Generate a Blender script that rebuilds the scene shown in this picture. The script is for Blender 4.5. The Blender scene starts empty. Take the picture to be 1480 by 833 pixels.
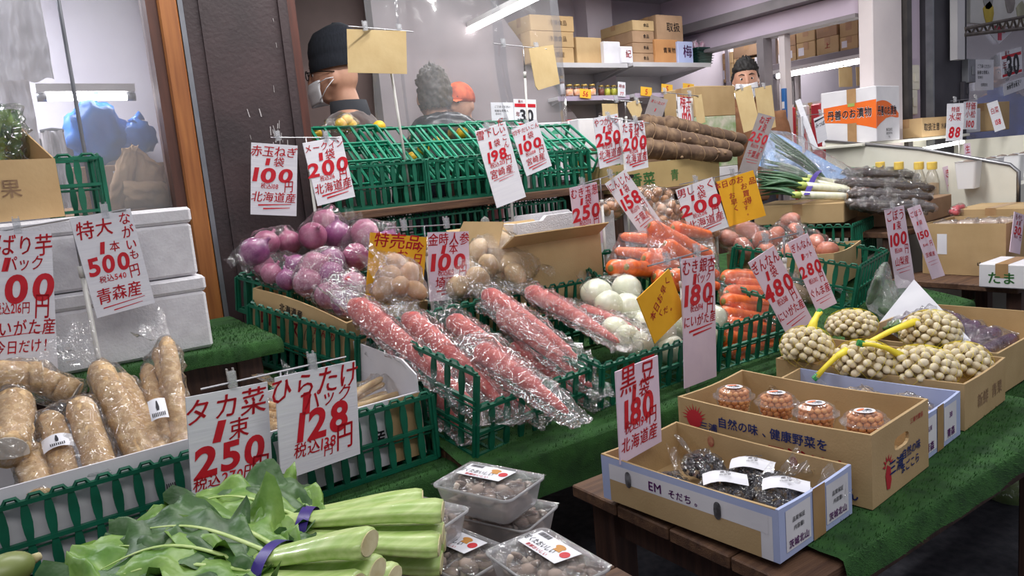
import bpy, bmesh, math, random
from mathutils import Vector, Matrix, Euler, noise
random.seed(7)
D = bpy.data
SC = bpy.context.scene
COL = SC.collection
PI = math.pi
R = math.radians

# ------------------------------------------------------------------ camera
CAM_H, YAW, PITCH, ROLL, FPX = 1.25, R(34.0), R(8.6), R(5.2), 1085.0
_fw = Vector((math.sin(YAW)*math.cos(PITCH), math.cos(YAW)*math.cos(PITCH), -math.sin(PITCH)))
_rt = Vector((math.cos(YAW), -math.sin(YAW), 0)); _up = _rt.cross(_fw)
CR = _rt*math.cos(ROLL) - _up*math.sin(ROLL)
CU = _rt*math.sin(ROLL) + _up*math.cos(ROLL)
CC = Vector((0, 0, CAM_H))
cd = D.cameras.new('camera'); cam = D.objects.new('camera', cd); COL.objects.link(cam)
cd.sensor_width = 36.0; cd.lens = FPX/1480*36.0; cd.clip_start = 0.05; cd.clip_end = 100
m3 = Matrix((CR, CU, -_fw)).transposed()
cam.matrix_world = Matrix.Translation(CC) @ m3.to_4x4()
SC.camera = cam

# ------------------------------------------------------------------ world, lamps, exposure
w = D.worlds.new('world'); SC.world = w; w.use_nodes = True
bg = w.node_tree.nodes['Background']; bg.inputs[0].default_value = (0.86, 0.87, 1.0, 1); bg.inputs[1].default_value = 0.35
def area(name, loc, rot, sx, sy, watts, col=(1, 1, 1)):
    l = D.lights.new(name, 'AREA'); l.shape = 'RECTANGLE'; l.size = sx; l.size_y = sy; l.energy = watts; l.color = col
    o = D.objects.new(name, l); COL.objects.link(o); o.location = loc; o.rotation_euler = rot
    return o
area('street_lamp', (0.9, -0.5, 3.2), (R(24), 0, R(-20)), 4.5, 0.22, 48, (1.0, 0.98, 0.96))
area('stall_lamp', (2.4, 2.25, 2.75), (0, 0, 0), 4.0, 0.06, 78, (1.0, 0.98, 0.96))
area('shop_lamp', (3.0, 3.75, 2.5), (0, 0, 0), 3.2, 0.12, 25, (0.97, 0.98, 1.0))
area('side_room_lamp', (6.2, 4.2, 2.55), (0, 0, 0), 1.6, 0.15, 40, (0.97, 0.98, 1.0))
area('store_room_lamp', (-0.4, 3.7, 2.4), (0, 0, 0), 1.2, 0.1, 60, (0.97, 0.98, 1.0))
vs = SC.view_settings
vs.view_transform = 'Standard'; vs.look = 'None'; vs.exposure = 0.0; vs.gamma = 1.0; vs.use_curve_mapping = False
SC.cycles.transparent_max_bounces = 40

# ------------------------------------------------------------------ where a sight line meets a plane of the place
def ray(px, py): return _fw + CR*((px-740)/FPX) - CU*((py-416.5)/FPX)
def P(px, py, z=None, y=None, x=None, d=None, s=None):
    r = ray(px, py)
    if z is not None: t = (z-CAM_H)/r.z
    elif y is not None: t = y/r.y
    elif x is not None: t = x/r.x
    elif s is not None: t = (0.55+s-0.17*1.55-CAM_H)/(r.z-0.17*r.y)
    else: t = d
    return CC + r*t
def slope(y): return 0.55 + 0.17*(y-1.55)

# ------------------------------------------------------------------ mesh helpers
class MB:
    def __init__(s): s.v = []; s.f = []
    def add(s, vs, fs, M=None):
        o = len(s.v)
        s.v += [tuple(M @ Vector(v)) for v in vs] if M is not None else [tuple(v) for v in vs]
        s.f += [tuple(i+o for i in f) for f in fs]
        return s
    def box(s, c, sz, M=None):
        x, y, z = (k/2 for k in sz); cx, cy, cz = c
        vs = [(cx+a*x, cy+b*y, cz+e*z) for e in (-1, 1) for b in (-1, 1) for a in (-1, 1)]
        return s.add(vs, [(0, 2, 3, 1), (4, 5, 7, 6), (0, 1, 5, 4), (2, 6, 7, 3), (0, 4, 6, 2), (1, 3, 7, 5)], M)
    def bbox(s, c, sz, r=0.004, M=None):          # a box with chamfered edges
        x, y, z = (k/2 for k in sz); cx, cy, cz = c
        vs = []; fs = []
        def vid(a, b, e, k): return ((a > 0)*4+(b > 0)*2+(e > 0))*3+k
        for a in (-1, 1):
            for b in (-1, 1):
                for e in (-1, 1):
                    vs += [(cx+a*x, cy+b*(y-r), cz+e*(z-r)), (cx+a*(x-r), cy+b*y, cz+e*(z-r)), (cx+a*(x-r), cy+b*(y-r), cz+e*z)]
        for t in (-1, 1):
            fs += [[vid(t, -1, -1, 0), vid(t, 1, -1, 0), vid(t, 1, 1, 0), vid(t, -1, 1, 0)][::t],
                   [vid(-1, t, -1, 1), vid(-1, t, 1, 1), vid(1, t, 1, 1), vid(1, t, -1, 1)][::t],
                   [vid(-1, -1, t, 2), vid(1, -1, t, 2), vid(1, 1, t, 2), vid(-1, 1, t, 2)][::t]]
            for u in (-1, 1):
                fs += [[vid(t, u, -1, 0), vid(t, u, 1, 0), vid(t, u, 1, 1), vid(t, u, -1, 1)],
                       [vid(t, -1, u, 0), vid(t, 1, u, 0), vid(t, 1, u, 2), vid(t, -1, u, 2)],
                       [vid(-1, t, u, 1), vid(1, t, u, 1), vid(1, t, u, 2), vid(-1, t, u, 2)]]
                for q in (-1, 1): fs.append([vid(t, u, q, 0), vid(t, u, q, 1), vid(t, u, q, 2)])
        return s.add(vs, fs, M)
    def tube(s, pts, r, n=8, caps=True, M=None, flat=None, ridge=0.0, nr=6):
        pts = [Vector(p) for p in pts]; m = len(pts)
        rs = r if isinstance(r, (list, tuple)) else [r]*m
        vs = []; fs = []; prev = None
        for i, p in enumerate(pts):
            t = (pts[min(i+1, m-1)]-pts[max(i-1, 0)]).normalized()
            if prev is None:
                a = Vector((0, 0, 1)) if abs(t.z) < 0.9 else Vector((0, 1, 0))
                u = t.cross(a).normalized()
            else: u = (prev-t*prev.dot(t)).normalized()
            prev = u; v = t.cross(u)
            fl = 1.0 if flat is None else (flat[i] if isinstance(flat, (list, tuple)) else flat)
            for k in range(n):
                an = 2*PI*k/n; rk = rs[i]*(1+ridge*math.cos(an*nr))
                vs.append(p+u*(math.cos(an)*rk)+v*(math.sin(an)*rk*fl))
        for i in range(m-1):
            for k in range(n):
                fs.append((i*n+k, i*n+(k+1) % n, (i+1)*n+(k+1) % n, (i+1)*n+k))
        if caps: fs += [tuple(range(n))[::-1], tuple((m-1)*n+k for k in range(n))]
        return s.add(vs, fs, M)
    def lathe(s, prof, n=20, M=None, sx=1, sy=1):
        vs = []; fs = []; m = len(prof)
        for r, z in prof:
            for k in range(n):
                a = 2*PI*k/n; vs.append((r*math.cos(a)*sx, r*math.sin(a)*sy, z))
        for i in range(m-1):
            for k in range(n): fs.append((i*n+k, i*n+(k+1) % n, (i+1)*n+(k+1) % n, (i+1)*n+k))
        if prof[0][0] > 1e-6: fs.append(tuple(range(n))[::-1])
        if prof[-1][0] > 1e-6: fs.append(tuple((m-1)*n+k for k in range(n)))
        return s.add(vs, fs, M)
    def ell(s, c, r, nu=14, nv=9, M=None, f=None):
        vs = []; fs = []
        for j in range(nv+1):
            th = PI*j/nv
            for k in range(nu):
                ph = 2*PI*k/nu
                v = Vector((math.sin(th)*math.cos(ph), math.sin(th)*math.sin(ph), math.cos(th)))
                q = f(v) if f else 1.0
                vs.append((c[0]+v.x*r[0]*q, c[1]+v.y*r[1]*q, c[2]+v.z*r[2]*q))
        for j in range(nv):
            for k in range(nu): fs.append((j*nu+k, (j+1)*nu+k, (j+1)*nu+(k+1) % nu, j*nu+(k+1) % nu))
        return s.add(vs, fs, M)
    def prism(s, poly, t, M=None):                # polygon in local xy, thickness t along z, centred
        n = len(poly)
        vs = [(x, y, -t/2) for x, y in poly]+[(x, y, t/2) for x, y in poly]
        fs = [tuple(range(n))[::-1], tuple(range(n, 2*n))]+[(k, (k+1) % n, n+(k+1) % n, n+k) for k in range(n)]
        return s.add(vs, fs, M)
    def grid(s, fn, nu, nv, M=None):
        vs = [fn(i/nu, j/nv) for j in range(nv+1) for i in range(nu+1)]
        fs = [(j*(nu+1)+i, j*(nu+1)+i+1, (j+1)*(nu+1)+i+1, (j+1)*(nu+1)+i) for j in range(nv) for i in range(nu)]
        return s.add(vs, fs, M)
    def mesh(s, name):
        me = D.meshes.new(name); me.from_pydata(s.v, [], s.f)
        bm = bmesh.new(); bm.from_mesh(me); bmesh.ops.remove_doubles(bm, verts=bm.verts, dist=1e-6)
        bmesh.ops.recalc_face_normals(bm, faces=bm.faces); bm.to_mesh(me); bm.free()
        return me
    def build(s, name, mat, parent=None, smooth=False, loc=None, rot=None):
        return put(s.mesh(name), name, mat, parent, smooth, loc, rot)
def put(me, name, mat, parent=None, smooth=False, loc=None, rot=None):
    if mat is not None and not me.materials: me.materials.append(mat)
    if smooth: me.polygons.foreach_set('use_smooth', [True]*len(me.polygons))
    o = D.objects.new(name, me); COL.objects.link(o)
    if parent: o.parent = parent
    if loc is not None: o.location = loc
    if rot is not None: o.rotation_euler = rot
    return o
def tag(o, label=None, cat=None, group=None, kind=None):
    for k, v in (('label', label), ('category', cat), ('group', group), ('kind', kind)):
        if v: o[k] = v
    return o
def thing(name, label, cat, loc=(0, 0, 0), rot=(0, 0, 0), group=None):
    o = D.objects.new(name, None); COL.objects.link(o); o.empty_display_size = 0.05
    o.location = loc; o.rotation_euler = rot if not isinstance(rot, (int, float)) else (0, 0, rot)
    return tag(o, label, cat, group)
def struct(mb, name, mat, smooth=False): return tag(mb.build(name, mat, None, smooth), kind='structure')
def copy_tree(o, parent=None):
    c = o.copy(); COL.objects.link(c); c.parent = parent
    for ch in o.children: copy_tree(ch, c)
    return c
def T(x=0, y=0, z=0, rx=0, ry=0, rz=0, s=1):
    return Matrix.Translation((x, y, z)) @ Euler((rx, ry, rz)).to_matrix().to_4x4() @ Matrix.Scale(s, 4)
def rnd(a, b): return random.uniform(a, b)
def nz(v, s=1.0, o=0.0): return noise.noise(Vector((v[0]*s+o, v[1]*s-o, v[2]*s+2*o)))

# ------------------------------------------------------------------ materials
def M(name, col, col2=None, scale=8.0, rough=0.6, bump=0.0, bscale=None, metal=0.0, spec=0.5, stretch=(1, 1, 1), lo=0.35, hi=0.65, detail=4, alpha=None, emit=None, sheen=0, coat=0, trans=0):
    m = D.materials.new(name); m.use_nodes = True
    nt = m.node_tree; b = nt.nodes['Principled BSDF']
    b.inputs['Base Color'].default_value = (*col, 1); b.inputs['Roughness'].default_value = rough
    b.inputs['Metallic'].default_value = metal; b.inputs['Specular IOR Level'].default_value = spec
    if coat: b.inputs['Coat Weight'].default_value = coat
    if trans: b.inputs['Transmission Weight'].default_value = trans
    if emit: b.inputs['Emission Color'].default_value = (*emit[:3], 1); b.inputs['Emission Strength'].default_value = emit[3]
    if alpha is not None: b.inputs['Alpha'].default_value = alpha
    if sheen: b.inputs['Sheen Weight'].default_value = sheen
    if col2 or bump:
        tc = nt.nodes.new('ShaderNodeTexCoord'); mp = nt.nodes.new('ShaderNodeMapping')
        mp.inputs['Scale'].default_value = stretch
        nt.links.new(tc.outputs['Object'], mp.inputs[0])
        n = nt.nodes.new('ShaderNodeTexNoise'); n.inputs['Scale'].default_value = scale; n.inputs['Detail'].default_value = detail
        nt.links.new(mp.outputs[0], n.inputs['Vector'])
        if col2:
            cr = nt.nodes.new('ShaderNodeValToRGB')
            cr.color_ramp.elements[0].position = lo; cr.color_ramp.elements[1].position = hi
            cr.color_ramp.elements[0].color = (*col, 1); cr.color_ramp.elements[1].color = (*col2, 1)
            nt.links.new(n.outputs['Fac'], cr.inputs[0]); nt.links.new(cr.outputs[0], b.inputs['Base Color'])
        if bump:
            n2 = n
            if bscale:
                n2 = nt.nodes.new('ShaderNodeTexNoise'); n2.inputs['Scale'].default_value = bscale; n2.inputs['Detail'].default_value = 3
                nt.links.new(mp.outputs[0], n2.inputs['Vector'])
            bp = nt.nodes.new('ShaderNodeBump'); bp.inputs['Strength'].default_value = min(1.0, bump); bp.inputs['Distance'].default_value = 0.004 if bump <= 1 else 0.004*bump
            nt.links.new(n2.outputs['Fac'], bp.inputs['Height']); nt.links.new(bp.outputs[0], b.inputs['Normal'])
    return m
def film_mat(name, tint=(1, 1, 1), haze=0.05, gloss=0.10, rough=0.10, scale=28.0, bump=0.9, stretch=(1, 1, 1), dist=0.012):
    m = D.materials.new(name); m.use_nodes = True; nt = m.node_tree
    for n in list(nt.nodes): nt.nodes.remove(n)
    N = nt.nodes.new; L = nt.links.new
    out = N('ShaderNodeOutputMaterial'); tr = N('ShaderNodeBsdfTransparent'); gl = N('ShaderNodeBsdfGlossy'); df = N('ShaderNodeBsdfDiffuse')
    tr.inputs[0].default_value = (*tint, 1); gl.inputs['Roughness'].default_value = rough; df.inputs[0].default_value = (0.9, 0.9, 0.92, 1)
    tc = N('ShaderNodeTexCoord'); mp = N('ShaderNodeMapping'); mp.inputs['Scale'].default_value = stretch
    L(tc.outputs['Object'], mp.inputs[0])
    n = N('ShaderNodeTexNoise'); n.inputs['Scale'].default_value = scale; n.inputs['Detail'].default_value = 3; n.inputs['Distortion'].default_value = 1.2
    L(mp.outputs[0], n.inputs['Vector'])
    ab = N('ShaderNodeMath'); ab.operation = 'SUBTRACT'; ab.inputs[1].default_value = 0.5; L(n.outputs['Fac'], ab.inputs[0])
    ab2 = N('ShaderNodeMath'); ab2.operation = 'ABSOLUTE'; L(ab.outputs[0], ab2.inputs[0])
    bp = N('ShaderNodeBump'); bp.inputs['Strength'].default_value = bump; bp.inputs['Distance'].default_value = dist; L(ab2.outputs[0], bp.inputs['Height'])
    fr = N('ShaderNodeFresnel'); fr.inputs['IOR'].default_value = 1.30; L(bp.outputs[0], gl.inputs['Normal'])
    mr = N('ShaderNodeMath'); mr.operation = 'MULTIPLY_ADD'; mr.inputs[1].default_value = 0.45; mr.inputs[2].default_value = gloss; mr.use_clamp = True; L(fr.outputs[0], mr.inputs[0])
    m1 = N('ShaderNodeMixShader'); m1.inputs[0].default_value = haze; L(tr.outputs[0], m1.inputs[1]); L(df.outputs[0], m1.inputs[2])
    m2 = N('ShaderNodeMixShader'); L(mr.outputs[0], m2.inputs[0]); L(m1.outputs[0], m2.inputs[1]); L(gl.outputs[0], m2.inputs[2])
    L(m2.outputs[0], out.inputs[0])
    return m
LM = {}
def setm(o, m):                                     # local matrix that stays readable before the scene is evaluated
    o.matrix_local = m; LM[o.name] = m.copy(); return o
def lm(o): return LM[o.name]
def lin(r, g, b):                                  # display RGB 0-255 to linear
    f = lambda c: (c/255/12.92) if c/255 <= 0.04045 else ((c/255+0.055)/1.055)**2.4
    return (f(r), f(g), f(b))
# ------------------------------------------------------------------ lettering (flat print made of glyph outlines)
GL = {}
def glyph(ch, heavy):
    """outline of one character of the built-in font, made the first time it is asked for"""
    if (ch, heavy) not in GL:
        cu = D.curves.new('glyph', 'FONT'); cu.body = ch; cu.resolution_u = 5 if ch.isdigit() else 2
        cu.offset = (0.034 if heavy else 0.012) if ch.isdigit() else 0.0
        o = D.objects.new('glyph', cu); me = o.to_mesh()
        vs = [(v.co.x, v.co.y) for v in me.vertices]; fs = [tuple(p.vertices) for p in me.polygons]
        if not ch.isdigit():                       # a thicker stroke from shifted copies of the outline
            n0, base, f0 = len(vs), list(vs), list(fs); vs = []; fs = []
            for k, (dx, dy) in enumerate(((-0.02, 0), (0.02, 0), (0, 0.02), (0, -0.02)) if heavy else ((-0.012, -0.006), (0.012, 0.006))):
                vs += [(x+dx, y+dy) for x, y in base]; fs += [tuple(i+k*n0 for i in f) for f in f0]
        x0 = min(v[0] for v in vs); x1 = max(v[0] for v in vs)
        GL[ch, heavy] = ([(x-x0, y) for x, y in vs], fs, x1-x0)
        o.to_mesh_clear(); D.objects.remove(o); D.curves.remove(cu)
    return GL[ch, heavy]
def write(mb, s, cx, cy, h, M=None, heavy=0, sx=1.0, slant=0.0, jit=0.0, vert=False, rot=0.0, sy=1.0):
    """text centred at (cx, cy) in local xy, glyph height about h"""
    adv = []
    for ch in s:
        wd = glyph(ch, heavy)[2] if ord(ch) < 128 else 0.92
        adv.append(wd+0.1 if ch != ' ' else 0.4)
    k = h/0.8
    tot = sum(adv); x = -tot/2; y = (len(s)-1)/2*1.02
    for ch, a in zip(s, adv):
        vs, fs, wd = glyph(ch, heavy)
        ang = rnd(-1, 1)*jit; ca, sa = math.cos(ang), math.sin(ang); q = 1+rnd(-1, 1)*jit*0.9
        ox = x+(a-wd)/2 if not vert else -wd/2
        oy = -0.38+rnd(-1, 1)*jit*0.3 + (y if vert else 0)
        out = []
        for vx, vy in vs:
            u, v = (vx-wd/2)*q, (vy-0.36)*q
            u, v = u*ca-v*sa, u*sa+v*ca
            u += slant*v
            X = (ox+wd/2+u)*k*sx; Y = (oy+0.36+v)*k*sy
            if rot: X, Y = X*math.cos(rot)-Y*math.sin(rot), X*math.sin(rot)+Y*math.cos(rot)
            out.append((cx+X, cy+Y, 0))
        mb.add(out, fs, M)
        x += a; y -= 1.02
def letters(parent, mat, items, Mx=None, name='lettering'):
    for it in items:                                # one part for each line of print
        s, cx, cy, h = it[:4]; kw = it[4] if len(it) > 4 else {}
        mb = MB(); write(mb, s, cx, cy, h, Mx, **kw); o = mb.build(name, mat, parent)
    return o

# ------------------------------------------------------------------ palette
m_green = M('crate_green_plastic', lin(18, 100, 76), lin(12, 82, 60), scale=14, rough=0.42, spec=0.4)
m_green2 = M('crate_light_green_plastic', lin(38, 150, 118), lin(26, 122, 92), scale=10, rough=0.4, spec=0.4)
m_dkgreen = M('basket_dark_green_plastic', lin(22, 70, 62), lin(14, 52, 46), scale=10, rough=0.5)
m_card = M('cardboard', lin(188, 160, 118), lin(172, 144, 102), scale=5, rough=0.85, bump=0.12, bscale=220)
m_card2 = M('cardboard_pale', lin(194, 164, 120), lin(182, 150, 106), scale=5, rough=0.85, bump=0.2, bscale=50)
m_card3 = M('cardboard_grey_brown', lin(170, 138, 108), lin(150, 120, 92), scale=6, rough=0.85, bump=0.2, bscale=50)
m_cardedge = M('cardboard_cut_edge', lin(216, 190, 150), lin(190, 160, 120), scale=60, rough=0.9)
m_cardwhite = M('white_cardboard', lin(226, 224, 228), lin(210, 208, 214), scale=5, rough=0.7, bump=0.15, bscale=40)
m_lilac = M('lilac_blue_box_print', lin(178, 188, 222), lin(164, 176, 214), scale=5, rough=0.7)
m_tape = M('brown_packing_tape', lin(176, 140, 100), lin(164, 128, 90), scale=20, rough=0.3)
m_styro = M('styrofoam', lin(232, 230, 233), lin(220, 217, 221), scale=30, rough=0.85, bump=0.5, bscale=150)
m_paper = M('white_card_paper', lin(228, 228, 234), lin(220, 220, 228), scale=12, rough=0.75, bump=0.15, bscale=30, stretch=(0.3, 6, 1))
m_pink = M('pale_pink_card_paper', lin(226, 204, 218), lin(218, 196, 212), scale=12, rough=0.75, bump=0.15, bscale=30)
m_grey = M('grey_card_paper', lin(150, 142, 142), lin(138, 130, 130), scale=12, rough=0.8)
m_yellow = M('yellow_card_paper', lin(236, 176, 34), lin(226, 164, 26), scale=10, rough=0.75)
m_kraft = M('kraft_card', lin(204, 180, 132), lin(194, 168, 120), scale=10, rough=0.8, bump=0.2, bscale=40, stretch=(1, 1, 6))
m_red = M('red_marker_ink', lin(206, 22, 40), lin(190, 16, 36), scale=40, rough=0.5)
m_red2 = M('dark_red_print', lin(180, 34, 48), rough=0.6)
m_blk = M('black_print', lin(38, 36, 44), rough=0.6)
m_blue = M('blue_print', lin(44, 60, 128), rough=0.6)
m_purp = M('purple_print', lin(110, 44, 120), rough=0.6)
m_gprint = M('green_print', lin(70, 130, 70), rough=0.6)
m_orange = M('orange_print', lin(236, 112, 30), lin(228, 100, 24), scale=6, rough=0.5)
m_pole = M('white_plastic_pole', lin(206, 204, 200), lin(190, 188, 182), scale=20, rough=0.4)
m_chrome = M('chromed_rod', lin(150, 150, 154), rough=0.38, metal=0.9)
m_steel = M('grey_steel', lin(136, 138, 144), lin(120, 122, 128), scale=10, rough=0.4, metal=0.6)
m_clip = film_mat('clear_plastic_clip', tint=(0.93, 0.94, 0.95), haze=0.22, gloss=0.08, rough=0.15, scale=60, bump=0.3)
m_film = film_mat('clear_plastic_film', haze=0.016, gloss=0.07, rough=0.07, scale=14, bump=0.9, dist=0.04)
m_film2 = film_mat('crinkled_plastic_film', haze=0.030, gloss=0.15, rough=0.08, scale=13, bump=1.0, dist=0.06, stretch=(1, 1.6, 1))
m_filmh = film_mat('hazy_plastic_film', haze=0.14, gloss=0.05, rough=0.18, scale=18, bump=0.6, dist=0.02)
m_tub = film_mat('milky_plastic_tub', tint=(0.92, 0.92, 0.94), haze=0.30, gloss=0.05, rough=0.2, scale=30, bump=0.1)
m_cup = film_mat('clear_plastic_cup', haze=0.05, gloss=0.06, rough=0.06, scale=20, bump=0.08)
m_turf = M('artificial_turf', lin(50, 98, 40), lin(28, 66, 26), scale=22, rough=0.9, bump=1.0, bscale=420, lo=0.3, hi=0.7)
m_turf2 = M('turf_fibre', lin(58, 108, 44), lin(36, 80, 30), scale=30, rough=0.85)
m_wood = M('worn_stall_wood', lin(106, 76, 54), lin(76, 51, 37), scale=5, rough=0.7, bump=0.4, bscale=30, stretch=(1, 12, 12))
m_wooddk = M('dark_stained_wood', lin(84, 58, 46), lin(60, 40, 34), scale=6, rough=0.6, bump=0.3, bscale=30, stretch=(12, 12, 1))
m_woodred = M('reddish_stained_wood', lin(92, 48, 36), lin(70, 36, 28), scale=5, rough=0.55, stretch=(12, 12, 1))

# ------------------------------------------------------------------ green mesh crates
_lat = {}
def lattice(w, h, cols, rows, bumps=True, slim=False):
    key = (round(w, 4), round(h, 4), cols, rows, bumps, slim)
    if key in _lat: return _lat[key]
    mb = MB(); p = w/cols; a0, a1 = (0.0035, 0.0062) if slim else (0.0048, 0.0095)
    X = Matrix(((1, 0, 0, 0), (0, 0, 1, 0), (0, 1, 0, 0), (0, 0, 0, 1)))  # local xy polygon -> xz panel
    for i in range(cols+1):
        L = []; Rr = []
        for j in range(rows*4+1):
            z = h*j/(rows*4); q = a0+(a1-a0)*math.sin(PI*(j % 4)/4) if 0 < i < cols else a1
            L.append((i*p-q, z)); Rr.append((i*p+q, z))
        mb.prism(L+Rr[::-1], 0.007, X)
    for j in range(rows+1):
        mb.box((w/2, 0, h*j/rows), (w, 0.011, 0.007 if slim else 0.009))
        if 0 < j < rows: mb.box((w/2, 0.004, h*j/rows-0.014), (w, 0.004, 0.004))
    if bumps:
        for i in range(cols):
            x0 = i*p+0.12*p; x1 = (i+1)*p-0.12*p
            mb.tube([(x0, 0, h), (x0+0.18*p, 0, h+0.012), (x1-0.18*p, 0, h+0.012), (x1, 0, h)], 0.0042, n=4, caps=False)
    _lat[key] = mb.mesh('crate_panel')
    return _lat[key]
def crate(label, loc, rz, w=0.44, d=0.5, h=0.23, cx=8, cy=8, rows=2, tilt=0.0, fronth=None, mat=None, group='green mesh crates', roll=0.0, nobase=False, slim=False, lowright=False):
    t = thing('plastic_crate', label, 'crate', loc, (tilt, roll, rz), group)
    mat = mat or m_green
    fh = fronth or h; fr = rows if not fronth else max(1, round(rows*fronth/h))
    def panel(name, me, l, r):
        return put(me.copy() if me.materials and me.materials[0] != mat else me, name, mat, t, False, l, r) if not me.materials or me.materials[0] == mat else put(clone(me, mat), name, mat, t, False, l, r)
    panel('front_panel', lattice(w, fh, cx, fr, slim=slim), (-w/2, -d/2, 0.0), (0, 0, 0))
    panel('back_panel', lattice(w, h, cx, rows, slim=slim), (-w/2, d/2, 0.0), (0, 0, 0))
    panel('side_panel', lattice(d, h, cy, rows, slim=slim), (-w/2, -d/2, 0.0), (0, 0, PI/2))
    panel('side_panel', lattice(d, fh if lowright else h, cy, fr if lowright else rows, slim=slim), (w/2, -d/2, 0.0), (0, 0, PI/2))
    if not nobase:
        mb = MB()
        for i in range(cx+1): mb.box((-w/2+w*i/cx, 0, 0.004), (0.01, d, 0.008))
        for i in range(cy+1): mb.box((0, -d/2+d*i/cy, 0.004), (w, 0.01, 0.008))
        mb.build('base_grid', mat, t)
    return t
_cl = {}
def clone(me, mat):
    k = (me.name, mat.name)
    if k not in _cl:
        c = me.copy(); c.materials.clear(); c.materials.append(mat); _cl[k] = c
    return _cl[k]

# ------------------------------------------------------------------ cardboard boxes
def wall_mesh(mb, w, h, t, M, hole=None, sag=0.0):
    """upright panel in xz, x 0..w, thickness t along y; hole = (cx, cz, hw, hh); sag dips the top edge"""
    n = 6
    def top(u): return h-sag*math.sin(PI*u)*(1 if sag >= 0 else 1)
    if hole is None:
        for i in range(n):
            u0, u1 = i/n, (i+1)/n
            x0, x1 = w*u0, w*u1
            b = 0.003*abs(sag) if sag else 0
            vs = [(x0, -t/2, 0), (x1, -t/2, 0), (x1, -t/2, top(u1)), (x0, -t/2, top(u0)), (x0, t/2, 0), (x1, t/2, 0), (x1, t/2, top(u1)), (x0, t/2, top(u0))]
            fs = [(0, 1, 2, 3), (5, 4, 7, 6), (3, 2, 6, 7), (1, 0, 4, 5)]
            if i == 0: fs.append((0, 3, 7, 4))
            if i == n-1: fs.append((1, 5, 6, 2))
            mb.add(vs, fs, M)
    else:
        cx, cz, hw, hh = hole
        ring = [(cx+hw*math.copysign(abs(math.cos(a))**0.5, math.cos(a)), cz+hh*math.copysign(abs(math.sin(a))**0.7, math.sin(a))) for a in [2*PI*k/12 + PI/12 for k in range(12)]]
        outer = []
        for rx, rz in ring:
            dx, dz = rx-cx, rz-cz
            sx = ((w-cx) if dx > 0 else -cx)/dx if abs(dx) > 1e-6 else 1e9
            sz = ((h-cz) if dz > 0 else -cz)/dz if abs(dz) > 1e-6 else 1e9
            k = min(sx, sz); outer.append((cx+dx*k, cz+dz*k))
        # rectangle corners are added between the ring directions
        for side in (-t/2, t/2):
            for k in range(12):
                a, b = outer[k], outer[(k+1) % 12]
                q = [a]
                if abs(a[0]-b[0]) > 1e-6 and abs(a[1]-b[1]) > 1e-6:
                    q.append((w if max(a[0], b[0]) > w-1e-6 else 0, h if max(a[1], b[1]) > h-1e-6 else 0))
                q += [b, ring[(k+1) % 12], ring[k]]
                mb.add([(x, side, z) for x, z in q], [tuple(range(len(q)))], M)
        for k in range(12):
            a, b = ring[k], ring[(k+1) % 12]
            mb.add([(a[0], -t/2, a[1]), (b[0], -t/2, b[1]), (b[0], t/2, b[1]), (a[0], t/2, a[1])], [(0, 1, 2, 3)], M)
        c = [(0, 0), (w, 0), (w, h), (0, h)]
        for k in range(4):
            a, b = c[k], c[(k+1) % 4]
            mb.add([(a[0], -t/2, a[1]), (b[0], -t/2, b[1]), (b[0], t/2, b[1]), (a[0], t/2, a[1])], [(0, 1, 2, 3)], M)
def open_box(name, label, loc, rz, w, d, h, mat=None, t=0.006, holes='', sag=0.0, group=None, cat='box', tilt=0.0, matl=None):
    """an open carton: four wall panels and a bottom; local x is w, y is d"""
    o = thing(name, label, cat, loc, (tilt, 0, rz), group); mat = mat or m_card
    g = matl or {}
    def wall(nm, L, l, r, key):
        mb = MB(); hole = (L/2, h*0.66, 0.035, 0.014) if key in holes else None
        wall_mesh(mb, L, h, t, None, hole, sag)
        return mb.build(nm, g.get(key, mat), o, False, l, r)
    o_f = wall('front_panel', w, (-w/2, -d/2+t/2, 0), (0, 0, 0), 'f')
    o_b = wall('back_panel', w, (-w/2, d/2-t/2, 0), (0, 0, 0), 'b')
    o_l = wall('side_panel', d-2*t, (-w/2+t/2, -d/2+t, 0), (0, 0, PI/2), 'l')
    o_r = wall('side_panel', d-2*t, (w/2-t/2, -d/2+t, 0), (0, 0, PI/2), 'r')
    MB().box((0, 0, 0.003), (w-2*t, d-2*t, 0.006)).build('bottom_panel', mat, o)
    return o
def FM(face, w, d, h, off=0.001):
    """matrix that lays local xy print onto a box face; origin at the face's bottom left seen from outside"""
    if face == 'f': return Matrix(((1, 0, 0, -w/2), (0, 0, -1, -d/2-off), (0, 1, 0, 0), (0, 0, 0, 1)))
    if face == 'l': return Matrix(((0, 0, -1, -w/2-off), (-1, 0, 0, d/2), (0, 1, 0, 0), (0, 0, 0, 1)))
    if face == 'r': return Matrix(((0, 0, 1, w/2+off), (1, 0, 0, -d/2), (0, 1, 0, 0), (0, 0, 0, 1)))
    if face == 't': return Matrix(((1, 0, 0, -w/2), (0, 1, 0, -d/2), (0, 0, 1, h+off), (0, 0, 0, 1)))
def patch(mb, x0, y0, x1, y1, Mx): return mb.add([(x0, y0, 0), (x1, y0, 0), (x1, y1, 0), (x0, y1, 0)], [(0, 1, 2, 3)], Mx)
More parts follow.
